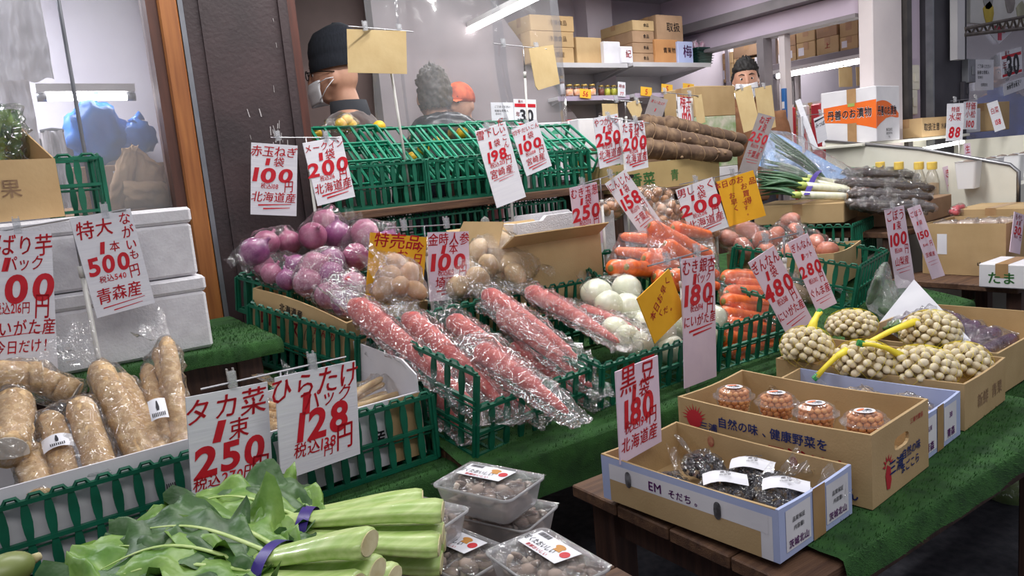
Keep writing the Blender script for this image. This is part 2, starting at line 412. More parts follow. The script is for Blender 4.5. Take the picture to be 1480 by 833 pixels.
def closed_box(label, loc, rz, w, d, h, mat=None, group=None, tape='f', txt=None, lab=None, name='carton', tmat=None, flap=False):
    o = thing(name, label, 'box', loc, rz, group)
    MB().bbox((0, 0, h/2), (w, d, h), 0.004).build('body', mat or m_card2, o)
    MB().box((0, 0, h+0.0006), (w*0.985, 0.05, 0.001)).build('tape', m_tape, o)
    mb = MB()
    for fc, L in (('f', w), ('l', d)):
        patch(mb, 0.004, h-0.0035, L-0.004, h-0.0055, FM(fc, w, d, h)) if flap else None
    if mb.v: mb.build('flap_seam', m_card3, o)
    for fc, L in (('l', d),): patch(MB(), 0, 0, 1, 1, None)
    k = MB(); patch(k, d/2-0.025, h-0.06 if h > 0.1 else h*0.5, d/2+0.025, h, FM('l', w, d, h, 0.0012)); k.build('tape_end', m_tape, o)
    if txt:
        for fc, items, mt in txt: letters(o, mt, items, FM(fc, w, d, h, 0.0014))
    if lab:
        k = MB()
        for fc, a, b, c, e in lab: patch(k, a, b, c, e, FM(fc, w, d, h, 0.0016))
        k.build('shipping_label', m_paper, o)
    return o

# ------------------------------------------------------------------ price cards
def solve_card(tl, tr, bl, y, yaw=None):
    """the upright plane through the card's top on which its corners are square: returns origin, width axis, height axis"""
    mid = P((tl[0]+tr[0])/2, (tl[1]+tr[1])/2, y=y); best = None
    for k in (range(-50, 76, 2) if yaw is None else (yaw,)):
        th = R(k); n = Vector((math.sin(th), -math.cos(th), 0))
        def hit(p):
            r = ray(*p); return CC+r*((mid-CC).dot(n)/r.dot(n))
        a, b, c = hit(tl), hit(tr), hit(bl); u, v = b-a, c-a
        e = abs(u.dot(v))/(u.length*v.length)+abs(k-10)*0.0012
        if best is None or e < best[0]: best = (e, a, u, v)
    _, a, u, v = best
    vn = v.normalized(); un = (u-vn*u.dot(vn)); un = un.normalized()
    return a, un*u.length, vn*v.length
def card(label, tl, tr, bl, y, lines, mat=None, ink=None, cat='price card', group='handwritten price cards', name='price_card', thick=0.003, extra=None, bend=0.0, shape=None, jit=0.07, slant=0.12, yaw=None, kfit=1.0):
    a, u, v = solve_card(tl, tr, bl, y, yaw)
    W, H = u.length, v.length
    un, vn = u.normalized(), v.normalized(); n = un.cross(-vn).normalized()   # towards the viewer when right handed
    if n.dot(CC-a) < 0: n = -n
    o = thing(name, label, cat, a+v, (0, 0, 0), group)
    o.matrix_world = Matrix.Translation(a+v) @ Matrix((un, -vn, n)).transposed().to_4x4()
    poly = shape or [(0, 0), (1, 0), (1, 1), (0, 1)]
    mb = MB()
    if shape or not bend: mb.prism([(x*W, yy*H) for x, yy in poly], thick)
    else:
        f = lambda s: (lambda i, j: (i*W, j*H, s*thick/2-bend*math.sin(PI*j)*0.5+bend*0.6*(1-j)**2))
        mb.grid(f(1), 2, 8); mb.grid(f(-1), 2, 8)
    bo = mb.build('card', mat or m_paper, o)
    if lines:
        z = thick/2+0.0012+abs(bend)*0.02
        for it in lines:                            # each written line is a part
            mb = MB()
            s, cu, cv, h = it[:4]; kw = dict(jit=jit, slant=slant, sy=max(1.0, min(1.9, H*kfit/W/1.6))); kw.update(it[4] if len(it) > 4 else {})
            zz = z
            if bend: jj = 1-cv; zz = z-bend*math.sin(PI*jj)*0.5+bend*0.6*(1-jj)**2+0.001
            Mx = Matrix.Translation((0, 0, zz))
            if s == '/':
                L, tk, an = kw.get('L', 0.35)*W, h*W, kw.get('rot', 0.06)
                x, yv = cu*W, (1-cv)*H
                mb.add([(x-L, yv-tk*0.6-an*L, 0), (x+L, yv-tk*0.2+an*L, 0), (x+L, yv+tk*0.3+an*L, 0), (x-L, yv+tk*0.6-an*L, 0)], [(0, 1, 2, 3)], Mx)
            else: write(mb, s, cu*W, (1-cv)*H, h*W, Mx, **{k: q for k, q in kw.items() if k not in ('L',)})
            mb.build('underline' if s == '/' else 'lettering', ink or m_red, o)
    return o
def std(nm, unit, price, tax, org, psx=1.0, nh=0.22, org_h=0.15, k=1.0, ul=2):
    """the usual layout of a price card: name, unit, price, tax note, origin, underline"""
    L = [(nm, 0.5, 0.105*k, min(nh, 0.80/max(1, len(nm))), dict(sx=1.0)),
         ('1', 0.36, 0.25*k, 0.17, dict(heavy=1, sx=2.6)), (unit, 0.60, 0.25*k, min(0.19, 0.42/len(unit)), {}),
         (price, 0.48, 0.43*k, 0.34, dict(heavy=1, sx=psx*1.45)),
         (tax, 0.40, 0.59*k, 0.115, dict(sx=0.8)), ('円', 0.82, 0.585*k, 0.24, dict(sx=0.72))]
    if org: L.append((org, 0.5, 0.745*k, min(0.19, 0.78/len(org)), {}))
    for i in range(ul): L.append(('/', 0.52+0.04*i, (0.85+0.05*i)*k, 0.028, dict(L=0.36-0.07*i)))
    return L
def clip_mesh():
    mb = MB()
    mb.box((0, 0.004, 0.006), (0.016, 0.004, 0.034)); mb.box((0, -0.006, 0.006), (0.016, 0.004, 0.034))
    mb.box((0, -0.002, 0.002), (0.011, 0.012, 0.010)); mb.box((-0.006, 0.006, 0.022), (0.003, 0.008, 0.012)); mb.box((0.006, 0.006, 0.022), (0.003, 0.008, 0.012))
    return mb.mesh('clip')
CLIP = clip_mesh()
def stand(label, a, b, y, pole=None, base=None, clips=(), rodr=0.0024, poler=0.006, y2=None, z0=None, polemat=None):
    """a rod from pixel a to b in the plane y, clips along it, and a pole from a point of the rod down to height z0"""
    A, B = P(*a, y=y), P(*b, y=y if y2 is None else y2)
    if pole is not None:
        top = A+(B-A)*pole; bz = z0 if z0 is not None else slope(y)
        bot = Vector((top.x+(base[0] if base else 0), top.y+(base[1] if base else 0), bz))
    else: bot = A
    o = thing('sign_stand', label, 'sign stand', bot, (0, 0, 0), 'card holders with clips')
    MB().tube([A-bot, B-bot], rodr, n=6).build('crossbar', m_chrome, o)
    if pole is not None:
        q = top-bot
        MB().tube([(0, 0, 0), q*0.8], poler, n=10).build('pole', polemat or m_pole, o, True)
        MB().tube([q*0.8, q], poler*0.5, n=8).build('upper_pole', m_chrome, o, True)
        MB().tube([q*0.79, q*0.83], poler*1.35, n=10).build('collar', m_pole, o, True)
    ang = math.atan2((B-A).y, (B-A).x)
    for c in clips: put(CLIP, 'clip', m_clip, o, False, A+(B-A)*c-bot, (0, 0, ang))
    return o

# ------------------------------------------------------------------ bags and vegetables
def hull(pts, name, parent, mat=None, grow=0.004, rough=0.004, cut=0.03, seed=0.0, tail=None, fs=30):
    bm = bmesh.new(); c = Vector((0, 0, 0))
    for p in pts: c += Vector(p)
    c /= len(pts)
    for p in pts:
        q = Vector(p); dlt = q-c
        bm.verts.new(q+dlt.normalized()*grow)
    r = bmesh.ops.convex_hull(bm, input=bm.verts)
    dele = [g for g in r['geom_interior'] if isinstance(g, bmesh.types.BMVert)]
    bmesh.ops.delete(bm, geom=dele, context='VERTS')
    bmesh.ops.delete(bm, geom=[v for v in bm.verts if not v.link_faces], context='VERTS')
    for _ in range(5):
        E = [e for e in bm.edges if e.calc_length() > cut]
        if not E: break
        bmesh.ops.subdivide_edges(bm, edges=E, cuts=1)
        bmesh.ops.triangulate(bm, faces=bm.faces)
    bmesh.ops.smooth_vert(bm, verts=bm.verts, factor=0.5, use_axis_x=True, use_axis_y=True, use_axis_z=True)
    bm.normal_update()
    for v in bm.verts:
        k = nz(v.co, fs, seed)+0.6*nz(v.co, fs*2.3, seed+3)
        c_ = nz(v.co, fs*0.55, seed+8)
        v.co += v.normal*rough*(abs(k)*2-0.35+1.6*max(0.0, 0.12-abs(c_))/0.12)
    if tail:
        a, b, wd = Vector(tail[0]), Vector(tail[1]), tail[2]
        tmb = MB(); side = (b-a).cross(Vector((0.3, -0.5, 0.8))).normalized()
        def fn(i, j):
            p = a.lerp(b, j)+side*((i-0.5)*wd*(0.25+0.95*j))
            return p+Vector((0, 0, 1))*0.012*(nz(p, 40, seed)+math.sin(i*14+seed)*0.7)*(0.4+j)
        tmb.grid(fn, 8, 5)
        vv = [bm.verts.new(v) for v in tmb.v]
        for f in tmb.f: bm.faces.new([vv[i] for i in f])
    me = D.meshes.new(name); bm.to_mesh(me); bm.free()
    return put(me, name, mat or m_film, parent, True)
def root_mesh(L, r0, r1, bend=0.0, ripple=0.03, n=14, m=22, seed=0.0, tipk=2.2, headk=0.12, wob=0.0, tp=0.9):
    """a tapering root along +x, head at 0"""
    mb = MB(); pts = []; rs = []
    for i in range(m+1):
        u = i/m
        x = L*u
        r = r0+(r1-r0)*u**tp
        if u < headk: r *= math.sin(PI/2*(0.30+0.70*u/headk))
        if u > 0.93: r *= max(0.05, math.sqrt(max(0, 1-((u-0.93)/0.07)**2)))
        r *= 1+ripple*nz((u*tipk*8, seed, 0.3), 1.0)
        pts.append((x, bend*math.sin(PI*u)+wob*nz((u*3, seed, 1)), wob*nz((u*3, seed, 5)))); rs.append(max(r, 0.0006))
    mb.tube(pts, rs, n=n)
    return mb
def onion_mesh(r=0.042, seed=0):
    mb = MB()
    prof = [(0.0, -0.92), (0.10, -0.95), (0.25, -0.9), (0.62, -0.68), (0.92, -0.28), (1.0, 0.08), (0.90, 0.46), (0.62, 0.76), (0.32, 0.94), (0.16, 1.08), (0.11, 1.28), (0.13, 1.38), (0.0, 1.36)]
    mb.lathe([(a*r*(1+0.03*nz((b, seed, 0), 2)), b*r) for a, b in prof], n=16)
    return mb
def potato_mesh(r=0.03, e=1.3, seed=0.0, nu=12, nv=9):
    return MB().ell((0, 0, 0), (r*e, r, r*0.9), nu, nv, f=lambda v: 1+0.12*nz(v, 1.6, seed))
def world_pts(objs, thing_o):
    """points of the parts in the thing's own frame"""
    out = []
    for o in objs:
        mw = Matrix.LocRotScale(o.location, o.rotation_euler, o.scale)
        vs = o.data.vertices; st = max(1, len(vs)//90)
        out += [mw @ vs[i].co for i in range(0, len(vs), st)]
    return out
def frame(a, b, up=(0, 0, 1)):
    """matrix whose x axis runs from a to b"""
    a, b = Vector(a), Vector(b); x = (b-a).normalized(); y = Vector(up).cross(x).normalized(); z = x.cross(y)
    return Matrix.Translation(a) @ Matrix((x, y, z)).transposed().to_4x4()
# ================================================================== THE SETTING
m_floor = M('dark_asphalt', lin(78, 78, 86), lin(56, 56, 64), scale=30, rough=0.8, bump=0.4, bscale=120)
m_wall = M('mauve_grey_wall_paint', lin(186, 176, 184), lin(174, 164, 174), scale=2, rough=0.8, bump=0.1, bscale=30)
m_wallpink = M('pink_grey_wall_paint', lin(206, 190, 206), lin(196, 180, 198), scale=2, rough=0.75)
m_ceil = M('ceiling_paint', lin(176, 172, 178), lin(164, 160, 166), scale=2, rough=0.85)
m_ceildk = M('dark_ceiling_board', lin(78, 72, 72), lin(62, 58, 58), scale=3, rough=0.85)
m_brownwall = M('brown_wall_panel', lin(112, 92, 88), lin(96, 80, 76), scale=3, rough=0.7)
m_pillar = M('dark_brown_painted_post', lin(64, 48, 50), lin(46, 36, 38), scale=4, rough=0.55, bump=0.35, bscale=70)
m_scuff = M('pale_scuff', lin(176, 170, 170), rough=0.9)
m_post = M('orange_brown_varnished_wood', lin(164, 104, 54), lin(136, 80, 40), scale=4, rough=0.45, stretch=(14, 14, 1))
m_post2 = M('dark_wood_strip', lin(94, 58, 46), lin(74, 44, 36), scale=4, rough=0.5, stretch=(14, 14, 1))
m_wpillar = M('off_white_pillar_paint', lin(216, 206, 206), lin(204, 194, 196), scale=3, rough=0.7, bump=0.2, bscale=20)
m_black = M('black_pillar_paint', lin(58, 56, 64), lin(46, 44, 52), scale=5, rough=0.6, bump=0.2)
m_blackdk = M('dark_steel_frame', lin(52, 48, 48), lin(70, 66, 64), scale=8, rough=0.5)
m_tube = M('lit_fluorescent_tube', (1, 1, 1), rough=0.4, emit=(1.0, 0.98, 0.95, 14.0))
m_tubecase = M('white_enamel_lamp_case', lin(214, 212, 210), rough=0.5)
m_greywhite = M('white_enamel_metal', lin(222, 222, 222), lin(210, 210, 212), scale=6, rough=0.4)
m_beam = M('grey_painted_beam', lin(140, 132, 136), lin(122, 116, 120), scale=4, rough=0.55)
m_vinyl = film_mat('clear_vinyl_sheet', tint=(0.93, 0.93, 0.94), haze=0.10, gloss=0.015, rough=0.12, scale=2.2, bump=0.35, dist=0.05)
m_pane = film_mat('dusty_window_pane', tint=(0.92, 0.93, 0.95), haze=0.13, gloss=0.01, rough=0.2, scale=2, bump=0.05)

struct(MB().box((4, 1.5, -0.05), (16, 12, 0.1)), 'floor', m_floor)
struct(MB().box((2.9, 4.70, 1.3), (4.1, 0.1, 2.6)), 'wall_back', m_wall)
struct(MB().box((4.08, 4.58, 1.95), (0.26, 0.14, 1.25)), 'trim_1', m_wall)
cl = struct(MB().box((3.3, 3.75, 2.60), (3.4, 1.9, 0.1)), 'ceiling', m_ceil)
struct(MB().box((1.2, 3.75, 2.55), (1.0, 1.9, 0.16)), 'trim_2', m_ceildk)
struct(MB().box((0.90, 3.85, 1.3), (0.06, 1.7, 2.5)), 'wall_left', m_brownwall)
struct(MB().box((1.77, 4.40, 1.35), (1.62, 0.06, 2.5)), 'trim_3', m_brownwall)           # brown partition at the back left
# slanting grey-brown panel behind the vinyl sheet
sp = MB(); sp.prism([(2.05, 0.4), (3.75, 0.4), (3.62, 1.55), (2.78, 2.54), (2.05, 2.54)], 0.08, Matrix(((1, 0, 0, 0), (0, 0, 1, 4.30), (0, 1, 0, 0), (0, 0, 0, 1))))
struct(sp, 'trim_4', M('grey_brown_slant_panel', lin(150, 140, 143), lin(138, 128, 131), scale=3, rough=0.7))
# right wall of the shop: an upper wall, a steel beam, a pale lintel, posts, and a pillar on the shop front
struct(MB().box((4.95, 3.75, 2.44), (0.10, 1.9, 0.24)), 'wall_right', m_wallpink)
struct(MB().box((4.94, 3.80, 2.285), (0.16, 1.76, 0.07)), 'trim_5', m_beam)
struct(MB().box((5.02, 3.80, 2.17), (0.10, 1.76, 0.15)), 'trim_6', m_wallpink)
struct(MB().box((4.96, 3.80, 2.085), (0.12, 1.76, 0.025)), 'trim_7', m_beam)
struct(MB().box((4.93, 3.66, 1.04), (0.10, 0.06, 2.07)), 'trim_8', m_beam)
struct(MB().box((4.95, 3.50, 1.04), (0.07, 0.05, 2.07)), 'trim_9', m_wpillar)
wp = MB(); wp.bbox((5.08, 2.85, 1.3), (0.36, 0.10, 2.6), 0.006)
struct(wp, 'trim_10', m_wpillar)
struct(MB().box((5.32, 2.83, 1.4), (0.06, 0.10, 2.8)), 'trim_11', m_blackdk)
struct(MB().box((5.47, 2.90, 1.4), (0.24, 0.10, 2.8)), 'trim_12', m_wallpink)
struct(MB().bbox((5.86, 2.92, 1.4), (0.50, 0.30, 2.8), 0.01), 'trim_13', m_black)
struct(MB().box((5.60, 2.785, 1.4), (0.02, 0.05, 2.8)), 'trim_14', m_steel)
# next room seen through the opening
struct(MB().box((7.0, 4.75, 1.4), (4.2, 0.1, 2.8)), 'wall_far', m_wall)
struct(MB().box((7.05, 4.0, 2.75), (4.2, 2.4, 0.1)), 'ceiling_2', m_ceil)
struct(MB().box((9.2, 3.0, 1.4), (0.1, 3.6, 2.8)), 'wall_end', m_wall)
# storeroom on the left
struct(MB().box((-0.3, 4.35, 1.3), (2.9, 0.1, 2.6)), 'wall_store', M('pale_store_wall', lin(196, 192, 198), lin(182, 176, 186), scale=2, rough=0.8))
struct(MB().box((-1.7, 3.6, 1.3), (0.1, 1.6, 2.6)), 'wall_store_side', m_wall)
struct(MB().box((-0.3, 3.6, 2.6), (2.9, 1.6, 0.1)), 'ceiling_3', m_ceil)
# the shop-front post between storeroom and shop
pl = MB(); pl.bbox((0.826, 2.90, 1.35), (0.37, 0.22, 2.7), 0.006)
struct(pl, 'trim_15', m_pillar)
struct(MB().box((0.985, 2.786, 1.35), (0.028, 0.012, 2.7)), 'trim_16', m_pillar)
struct(MB().box((0.70, 2.787, 1.35), (0.010, 0.010, 2.7)), 'trim_17', m_pillar)
struct(MB().box((1.025, 2.86, 1.35), (0.035, 0.12, 2.7)), 'trim_18', m_woodred)
struct(MB().box((0.634, 2.782, 1.35), (0.016, 0.02, 2.7)), 'trim_19', m_steel)
struct(MB().bbox((0.593, 2.84, 1.35), (0.062, 0.14, 2.7), 0.006), 'trim_20', m_post)
struct(MB().box((0.545, 2.84, 1.35), (0.034, 0.11, 2.7)), 'trim_21', m_post2)
k = MB()
for i in range(26):
    px, pz = rnd(0.88, 0.95), rnd(1.40, 1.52)
    if i > 18: px, pz = rnd(0.80, 0.97), rnd(1.35, 1.9)
    a = rnd(-0.4, 0.4); L = rnd(0.004, 0.016); W = rnd(0.0006, 0.002)
    k.add([(px-W, 2.7885, pz-L), (px+W, 2.7885, pz-L), (px+W+a*L, 2.7885, pz+L), (px-W+a*L, 2.7885, pz+L)], [(0, 1, 2, 3)])
struct(k, 'trim_22', m_scuff)
# window of the storeroom: pane and a thin divider
wd = MB(); wd.box((-0.5, 2.86, 1.5), (2.06, 0.004, 2.2)); wo = struct(wd, 'window_1', m_pane)
MB().tube([(0.285, 2.845, 0.9), (0.285, 2.845, 2.6)], 0.006, n=8).build('divider_bar', m_steel, wo)
# vinyl sheet that hangs across the shop opening
def vin(i, j):
    x = 1.42+1.05*i; z = 1.36+1.20*j
    y = 3.02+0.025*math.sin(i*19)*(1.1-j)+0.05*math.exp(-((i-0.18)/0.03)**2)*(1-0.5*j)+0.02*nz((x, z, 0), 4)
    return (x, y, z)
vs_ = MB().grid(vin, 60, 24).build('vinyl_sheet', m_vinyl, None, True)
tag(vs_, 'clear vinyl sheet hanging across the shop opening behind the crate shelf', 'vinyl sheet')
# fluorescent lamps, and glowing stand-ins for two reflections
def lamp(a, b, label, r=0.014, case=True):
    a, b = Vector(a), Vector(b); c = (a+b)/2
    o = thing('fluorescent_lamp', label, 'lamp', c, (0, 0, 0))
    MB().tube([a-c, b-c], r, n=10).build('tube', m_tube, o, True)
    if case:
        d = (b-a).normalized(); up = Vector((0, 0, 0.035))
        mb = MB(); q = frame(a-c+up, b-c+up); mb.box(((b-a).length/2, 0, 0), ((b-a).length+0.04, 0.05, 0.03), q); mb.build('lamp_case', m_tubecase, o)
    for e in (a, b): MB().tube([e-c-(b-a).normalized()*0.012*(1 if e is b else -1), e-c+(b-a).normalized()*0.02*(1 if e is b else -1)], r*1.2, n=10).build('end_cap', m_steel, o, True)
    return o
A_, B_ = P(648, 60, z=2.19), P(790, -10, z=2.19)
lamp(A_, B_, 'glowing tube added in place of a lamp reflection in the clear vinyl sheet')  # glowing tube added to imitate the streak reflected in the vinyl
lamp(P(62, 141, y=3.5), P(188, 140, y=3.5), 'glowing tube added behind the storeroom pane in place of a lamp reflection')  # added glow where the pane only mirrors a tube
lamp((3.0, 2.45, 2.86), (4.2, 2.45, 2.86), 'fluorescent tube lamp over the vegetable stall')
lamp((1.0, 2.45, 2.86), (2.2, 2.45, 2.86), 'fluorescent tube lamp over the red onion crate')
# floor-standing tables -------------------------------------------------
def turf_sheet(mb, pts):
    pass
def table(name, label, x0, x1, y0, y1, z0, z1, drape=0.07, legs=True, turf=True, gx0=None):
    """a display table whose top rises from z0 at the street edge y0 to z1 at y1, planks, legs and turf cover"""
    o = thing(name, label, 'table', ((x0+x1)/2, (y0+y1)/2, 0))
    cx, cy = (x0+x1)/2, (y0+y1)/2; w, d = x1-x0, y1-y0
    tl = math.atan2(z1-z0, d)
    n = max(2, round(d/0.16))
    pm = MB().bbox((0, 0, 0), (w, d/n-0.004, 0.028), 0.003).mesh('plank')
    for i in range(n):
        yy = y0+d*(i+0.5)/n
        put(pm, 'plank', m_wood, o, False, (0, yy-cy, z0+(z1-z0)*(yy-y0)/d-0.022), (tl, 0, 0))
    for sx in (-1, 1):
        for sy in (-1, 1):
            h = (z0 if sy < 0 else z1)-0.036
            MB().bbox((sx*(w/2-0.07), sy*(d/2-0.06), h/2), (0.07, 0.07, h), 0.004).build('leg', m_wooddk, o)
    for sy in (-1, 1):
        h = (z0 if sy < 0 else z1)-0.08
        MB().box((0, sy*(d/2-0.06), h), (w-0.14, 0.03, 0.08)).build('apron', m_wooddk, o)
    for sx in (-1, 1):
        MB().box((sx*(w/2-0.07), 0, z0-0.08), (0.03, d-0.12, 0.08)).build('apron', m_wooddk, o)
    if turf:
        g0 = gx0 if gx0 is not None else x0-0.01
        t = MB()
        def fn(i, j, up=0.0):
            x = g0-cx+(x1+0.02-g0)*i+0.01*nz((i*6, j*6, 1))
            if j < 0.22:
                k = 1-j/0.22; a = k*PI/2; yy = y0-0.012*math.sin(a); z = z0+0.004-max(0, k-0.12)*drape+0.008*nz((i*9, k*3, 4))*k
                yy -= 0.006*nz((i*7, 2, k))*k
            else:
                k = (j-0.22)/0.78; yy = y0+(y1-y0)*k; z = z0+(z1-z0)*k+0.004+0.002*nz((i*20, j*20, 8))
            return (x, yy-cy, z+up)
        t.grid(fn, 40, 22)
        tt = t.build('turf_cover', m_turf, o, True)
        # blades of the turf along the street side, joined
        b = MB(); ln = x1-g0
        for q in range(int(5200*ln)):
            i, j = random.random(), random.random()**0.8*0.75
            p = Vector(fn(i, j)); an = rnd(0, 2*PI); hh = rnd(0.005, 0.011)
            up = Vector((rnd(-0.4, 0.4), -0.3-0.7*(j < 0.2), 0.9 if j > 0.2 else 0.15)).normalized()*hh
            s_ = Vector((math.cos(an), math.sin(an), 0))*0.0012
            b.add([p-s_, p+s_, p+up], [(0, 1, 2)])
        ob = b.build('turf_pile', m_turf2, o); ob['kind'] = 'stuff'
    return o
table('display_table', 'low wooden table with green turf cover carrying the black bean box', 0.99, 2.13, 0.70, 1.30, 0.545, 0.545, 0.06, gx0=1.10)
table('display_table', 'turf-covered sloping table under the bagged red carrots and peeled onions', 0.865, 3.35, 1.50, 2.62, 0.54, 0.735, 0.13)
table('display_table', 'narrow turf-covered stand under the red onion crate', 0.625, 0.855, 2.14, 2.62, 0.635, 0.72, 0.04)
table('display_table', 'low wooden table at the stall end under the eggplant box', 2.17, 3.30, 0.72, 1.34, 0.50, 0.50, 0.05)
# ================================================================== FRONT TABLE: bean box, cup box, garlic box, ginkgo box
TZ = 0.552
def ang2(a, b): return math.atan2(b.y-a.y, b.x-a.x)
# ---- black bean box
bw, bd, bh = 0.250, 0.415, 0.098
bx_rz = R(4.5)
BN = Vector((1.01, 0.757, TZ))+Matrix.Rotation(bx_rz, 3, 'Z') @ Vector((bw/2, bd/2, 0))
bean = open_box('bean_box', 'low lilac and brown carton of bagged black beans with purple lettering', BN, bx_rz, bw, bd, bh, mat=m_card, sag=0.004, matl={'f': m_lilac})
L_ = FM('l', bw, bd, bh); F_ = FM('f', bw, bd, bh)
k = MB(); patch(k, 0, 0, bd, bh-0.002, FM('l', bw, bd, bh, 0.0006)); k.build('printed_face', m_lilac, bean)
k = MB(); patch(k, 0.022, 0.0, bd-0.035, 0.048, FM('l', bw, bd, bh, 0.0010)); k.build('kraft_band', m_card, bean)
k = MB(); patch(k, 0.022, 0.048, bd-0.02, 0.082, FM('l', bw, bd, bh, 0.0012)); patch(k, bd-0.07, 0.0, bd-0.012, 0.082, FM('l', bw, bd, bh, 0.0008)); k.build('white_band', m_cardwhite, bean)
letters(bean, m_purp, [('EM', 0.145, 0.064, 0.021, dict(heavy=1)), ('そだち。', 0.215, 0.061, 0.015, dict(heavy=1, jit=0.06))], FM('l', bw, bd, bh, 0.0018))
m_hole = M('dark_grip_opening', lin(70, 68, 70), lin(130, 130, 134), scale=60, rough=0.3)
for u in (0.075, 0.292): k = MB(); k.prism([(u+0.008*math.cos(a), 0.060+0.017*math.copysign(abs(math.sin(a))**0.6, math.sin(a))) for a in [2*PI*i/16 for i in range(16)]], 0.001, FM('l', bw, bd, bh, 0.0022)); k.build('grip_slot', m_hole, bean)
k = MB(); patch(k, 0.02, 0.012, 0.100, 0.088, FM('f', bw, bd, bh, 0.001)); k.build('printed_label', m_cardwhite, bean); k = MB(); patch(k, 0.155, 0.012, 0.235, 0.088, FM('f', bw, bd, bh, 0.001)); k.build('printed_label', m_cardwhite, bean)
k = MB(); patch(k, 0.108, 0.0, 0.150, bh, FM('f', bw, bd, bh, 0.0016)); k.build('tape', m_tape, bean)
for u in (0.060, 0.195): letters(bean, m_purp, [('茨城北山', u, 0.024, 0.013, dict(heavy=1))], FM('f', bw, bd, bh, 0.002))
for u in (0.060, 0.195): letters(bean, m_blk, [('品質保証', u, 0.066, 0.008), ('内容量1', u, 0.050, 0.008)], FM('f', bw, bd, bh, 0.002), 'small_print')
m_slot = M('red_brown_slot', lin(140, 48, 44), lin(190, 150, 110), scale=40, rough=0.7)   # red grip slots on the inner far wall
for u in (0.10, 0.30): k = MB(); k.prism([(u+0.0085*math.cos(a), 0.074+0.013*math.sin(a)) for a in [2*PI*i/14 for i in range(14)]], 0.001, Matrix(((0, 0, -1, bw/2-0.0068), (-1, 0, 0, bd/2), (0, 1, 0, 0), (0, 0, 0, 1)))); k.build('inner_slot', m_slot, bean)
# bags of beans: black beans inside clear film with a white label
m_bean = M('black_bean', lin(34, 32, 40), lin(58, 56, 66), scale=60, rough=0.25)
m_labelp = M('white_label_paper', lin(232, 232, 238), lin(224, 224, 232), scale=10, rough=0.5)
def bean_bag(loc, rz, label, lab=True, empty=False):
    o = thing('bean_bag', label, 'bag', loc, (0, 0, rz), 'bags of beans in the lilac carton')
    mb = MB(); pts = []
    for i in range(130):
        a, r = rnd(0, 2*PI), math.sqrt(random.random()); x, y = 0.055*r*math.cos(a), 0.042*r*math.sin(a)
        z = 0.008+rnd(0, 0.032)*(1-r*r)+0.004
        mb.ell((x, y, z), (0.0062, 0.0055, 0.005), 7, 5); pts.append((x, y, z))
    ob = mb.build('beans', m_bean, o, True); ob['kind'] = 'stuff'
    hull(pts, 'film', o, m_film2, 0.006, 0.006, 0.014, seed=rnd(0, 50), tail=((0.05, 0, 0.02), (0.10, 0.01, 0.05), 0.06))
    if lab:
        q = MB(); ca = rnd(-0.3, 0.3)
        q.grid(lambda i, j: (-0.04+0.085*i, -0.028+0.055*j, 0.052-0.02*(i-0.4)**2-0.03*(j-0.5)**2+0.003*math.sin(i*5)), 6, 4)
        q.build('label', m_labelp, o, True, None, (0, R(-4), ca))
        letters(o, m_blk, [('北海道産', 0.0, 0.012, 0.007), ('黒豆', 0.0, 0.0, 0.008), ('内容量', 0.0, -0.012, 0.006)], T(0, 0, 0.0545, 0, R(-4), ca), 'label_print')
    return o
bean_bag((1.07, 1.07, TZ+0.008), 0.4, 'clear bag of black beans with no label against the price card', lab=False)
bean_bag((1.16, 1.05, TZ+0.03), 1.2, 'clear bag of black beans beside the inner cardboard wall', lab=False)
bean_bag((1.10, 0.945, TZ+0.03), -1.1, 'bag of black beans with white label nearest the purple lettering')
bean_bag((1.18, 0.94, TZ+0.036), -0.9, 'bag of black beans with white label against the inner red grip slot')
bean_bag((1.155, 0.845, TZ+0.03), -0.7, 'bag of black beans with white label in the taped corner')

# ---- cup box
cw, cdp, ch = 0.268, 0.448, 0.150
_c = Vector((1.296, 0.757, 0))+Matrix.Rotation(R(6), 3, 'Z') @ Vector((cw/2, cdp/2, 0)); cx0, cy0 = _c.x, _c.y
cup_box = open_box('carton', 'brown carton with red sun and blue brush lettering holding clear cups', (cx0, cy0, TZ), R(6), cw, cdp, ch, mat=m_card, holes='f', sag=0.006)
k = MB()
for i in range(11):
    a = R(8+i*17); r0, r1 = 0.020, 0.033+0.004*(i % 2)
    k.add([(0.045+r0*math.cos(a-0.1), 0.105+r0*math.sin(a-0.1), 0), (0.045+r1*math.cos(a+0.06), 0.105+r1*math.sin(a+0.06), 0), (0.045+r0*math.cos(a+0.1), 0.105+r0*math.sin(a+0.1), 0)], [(0, 1, 2)], FM('l', cw, cdp, ch, 0.0012))
k.prism([(0.045+0.021*math.cos(2*PI*i/20), 0.105+0.021*math.sin(2*PI*i/20)) for i in range(20)], 0.0004, FM('l', cw, cdp, ch, 0.0012))
k.build('red_sun_print', m_red2, cup_box); k = MB()
k.prism([(0.062, 0.020), (0.075, 0.018), (0.082, 0.035), (0.078, 0.062), (0.064, 0.070), (0.056, 0.05)], 0.0004, FM('f', cw, cdp, ch, 0.0012))
for i in range(6):
    a = R(20+i*30); k.add([(0.068+0.012*math.cos(a-0.3), 0.066+0.012*math.sin(a-0.3), 0), (0.068+0.026*math.cos(a), 0.066+0.026*math.sin(a), 0), (0.068+0.012*math.cos(a+0.3), 0.066+0.012*math.sin(a+0.3), 0)], [(0, 1, 2)], FM('f', cw, cdp, ch, 0.0012))
k.build('red_radish_print', m_red2, cup_box)
letters(cup_box, m_blue, [('三浦', 0.082, 0.093, 0.016, dict(heavy=1, sx=1.2)), ('自然の味、健康野菜を', 0.235, 0.110, 0.0205, dict(heavy=1, sx=0.98))], FM('l', cw, cdp, ch, 0.0014))
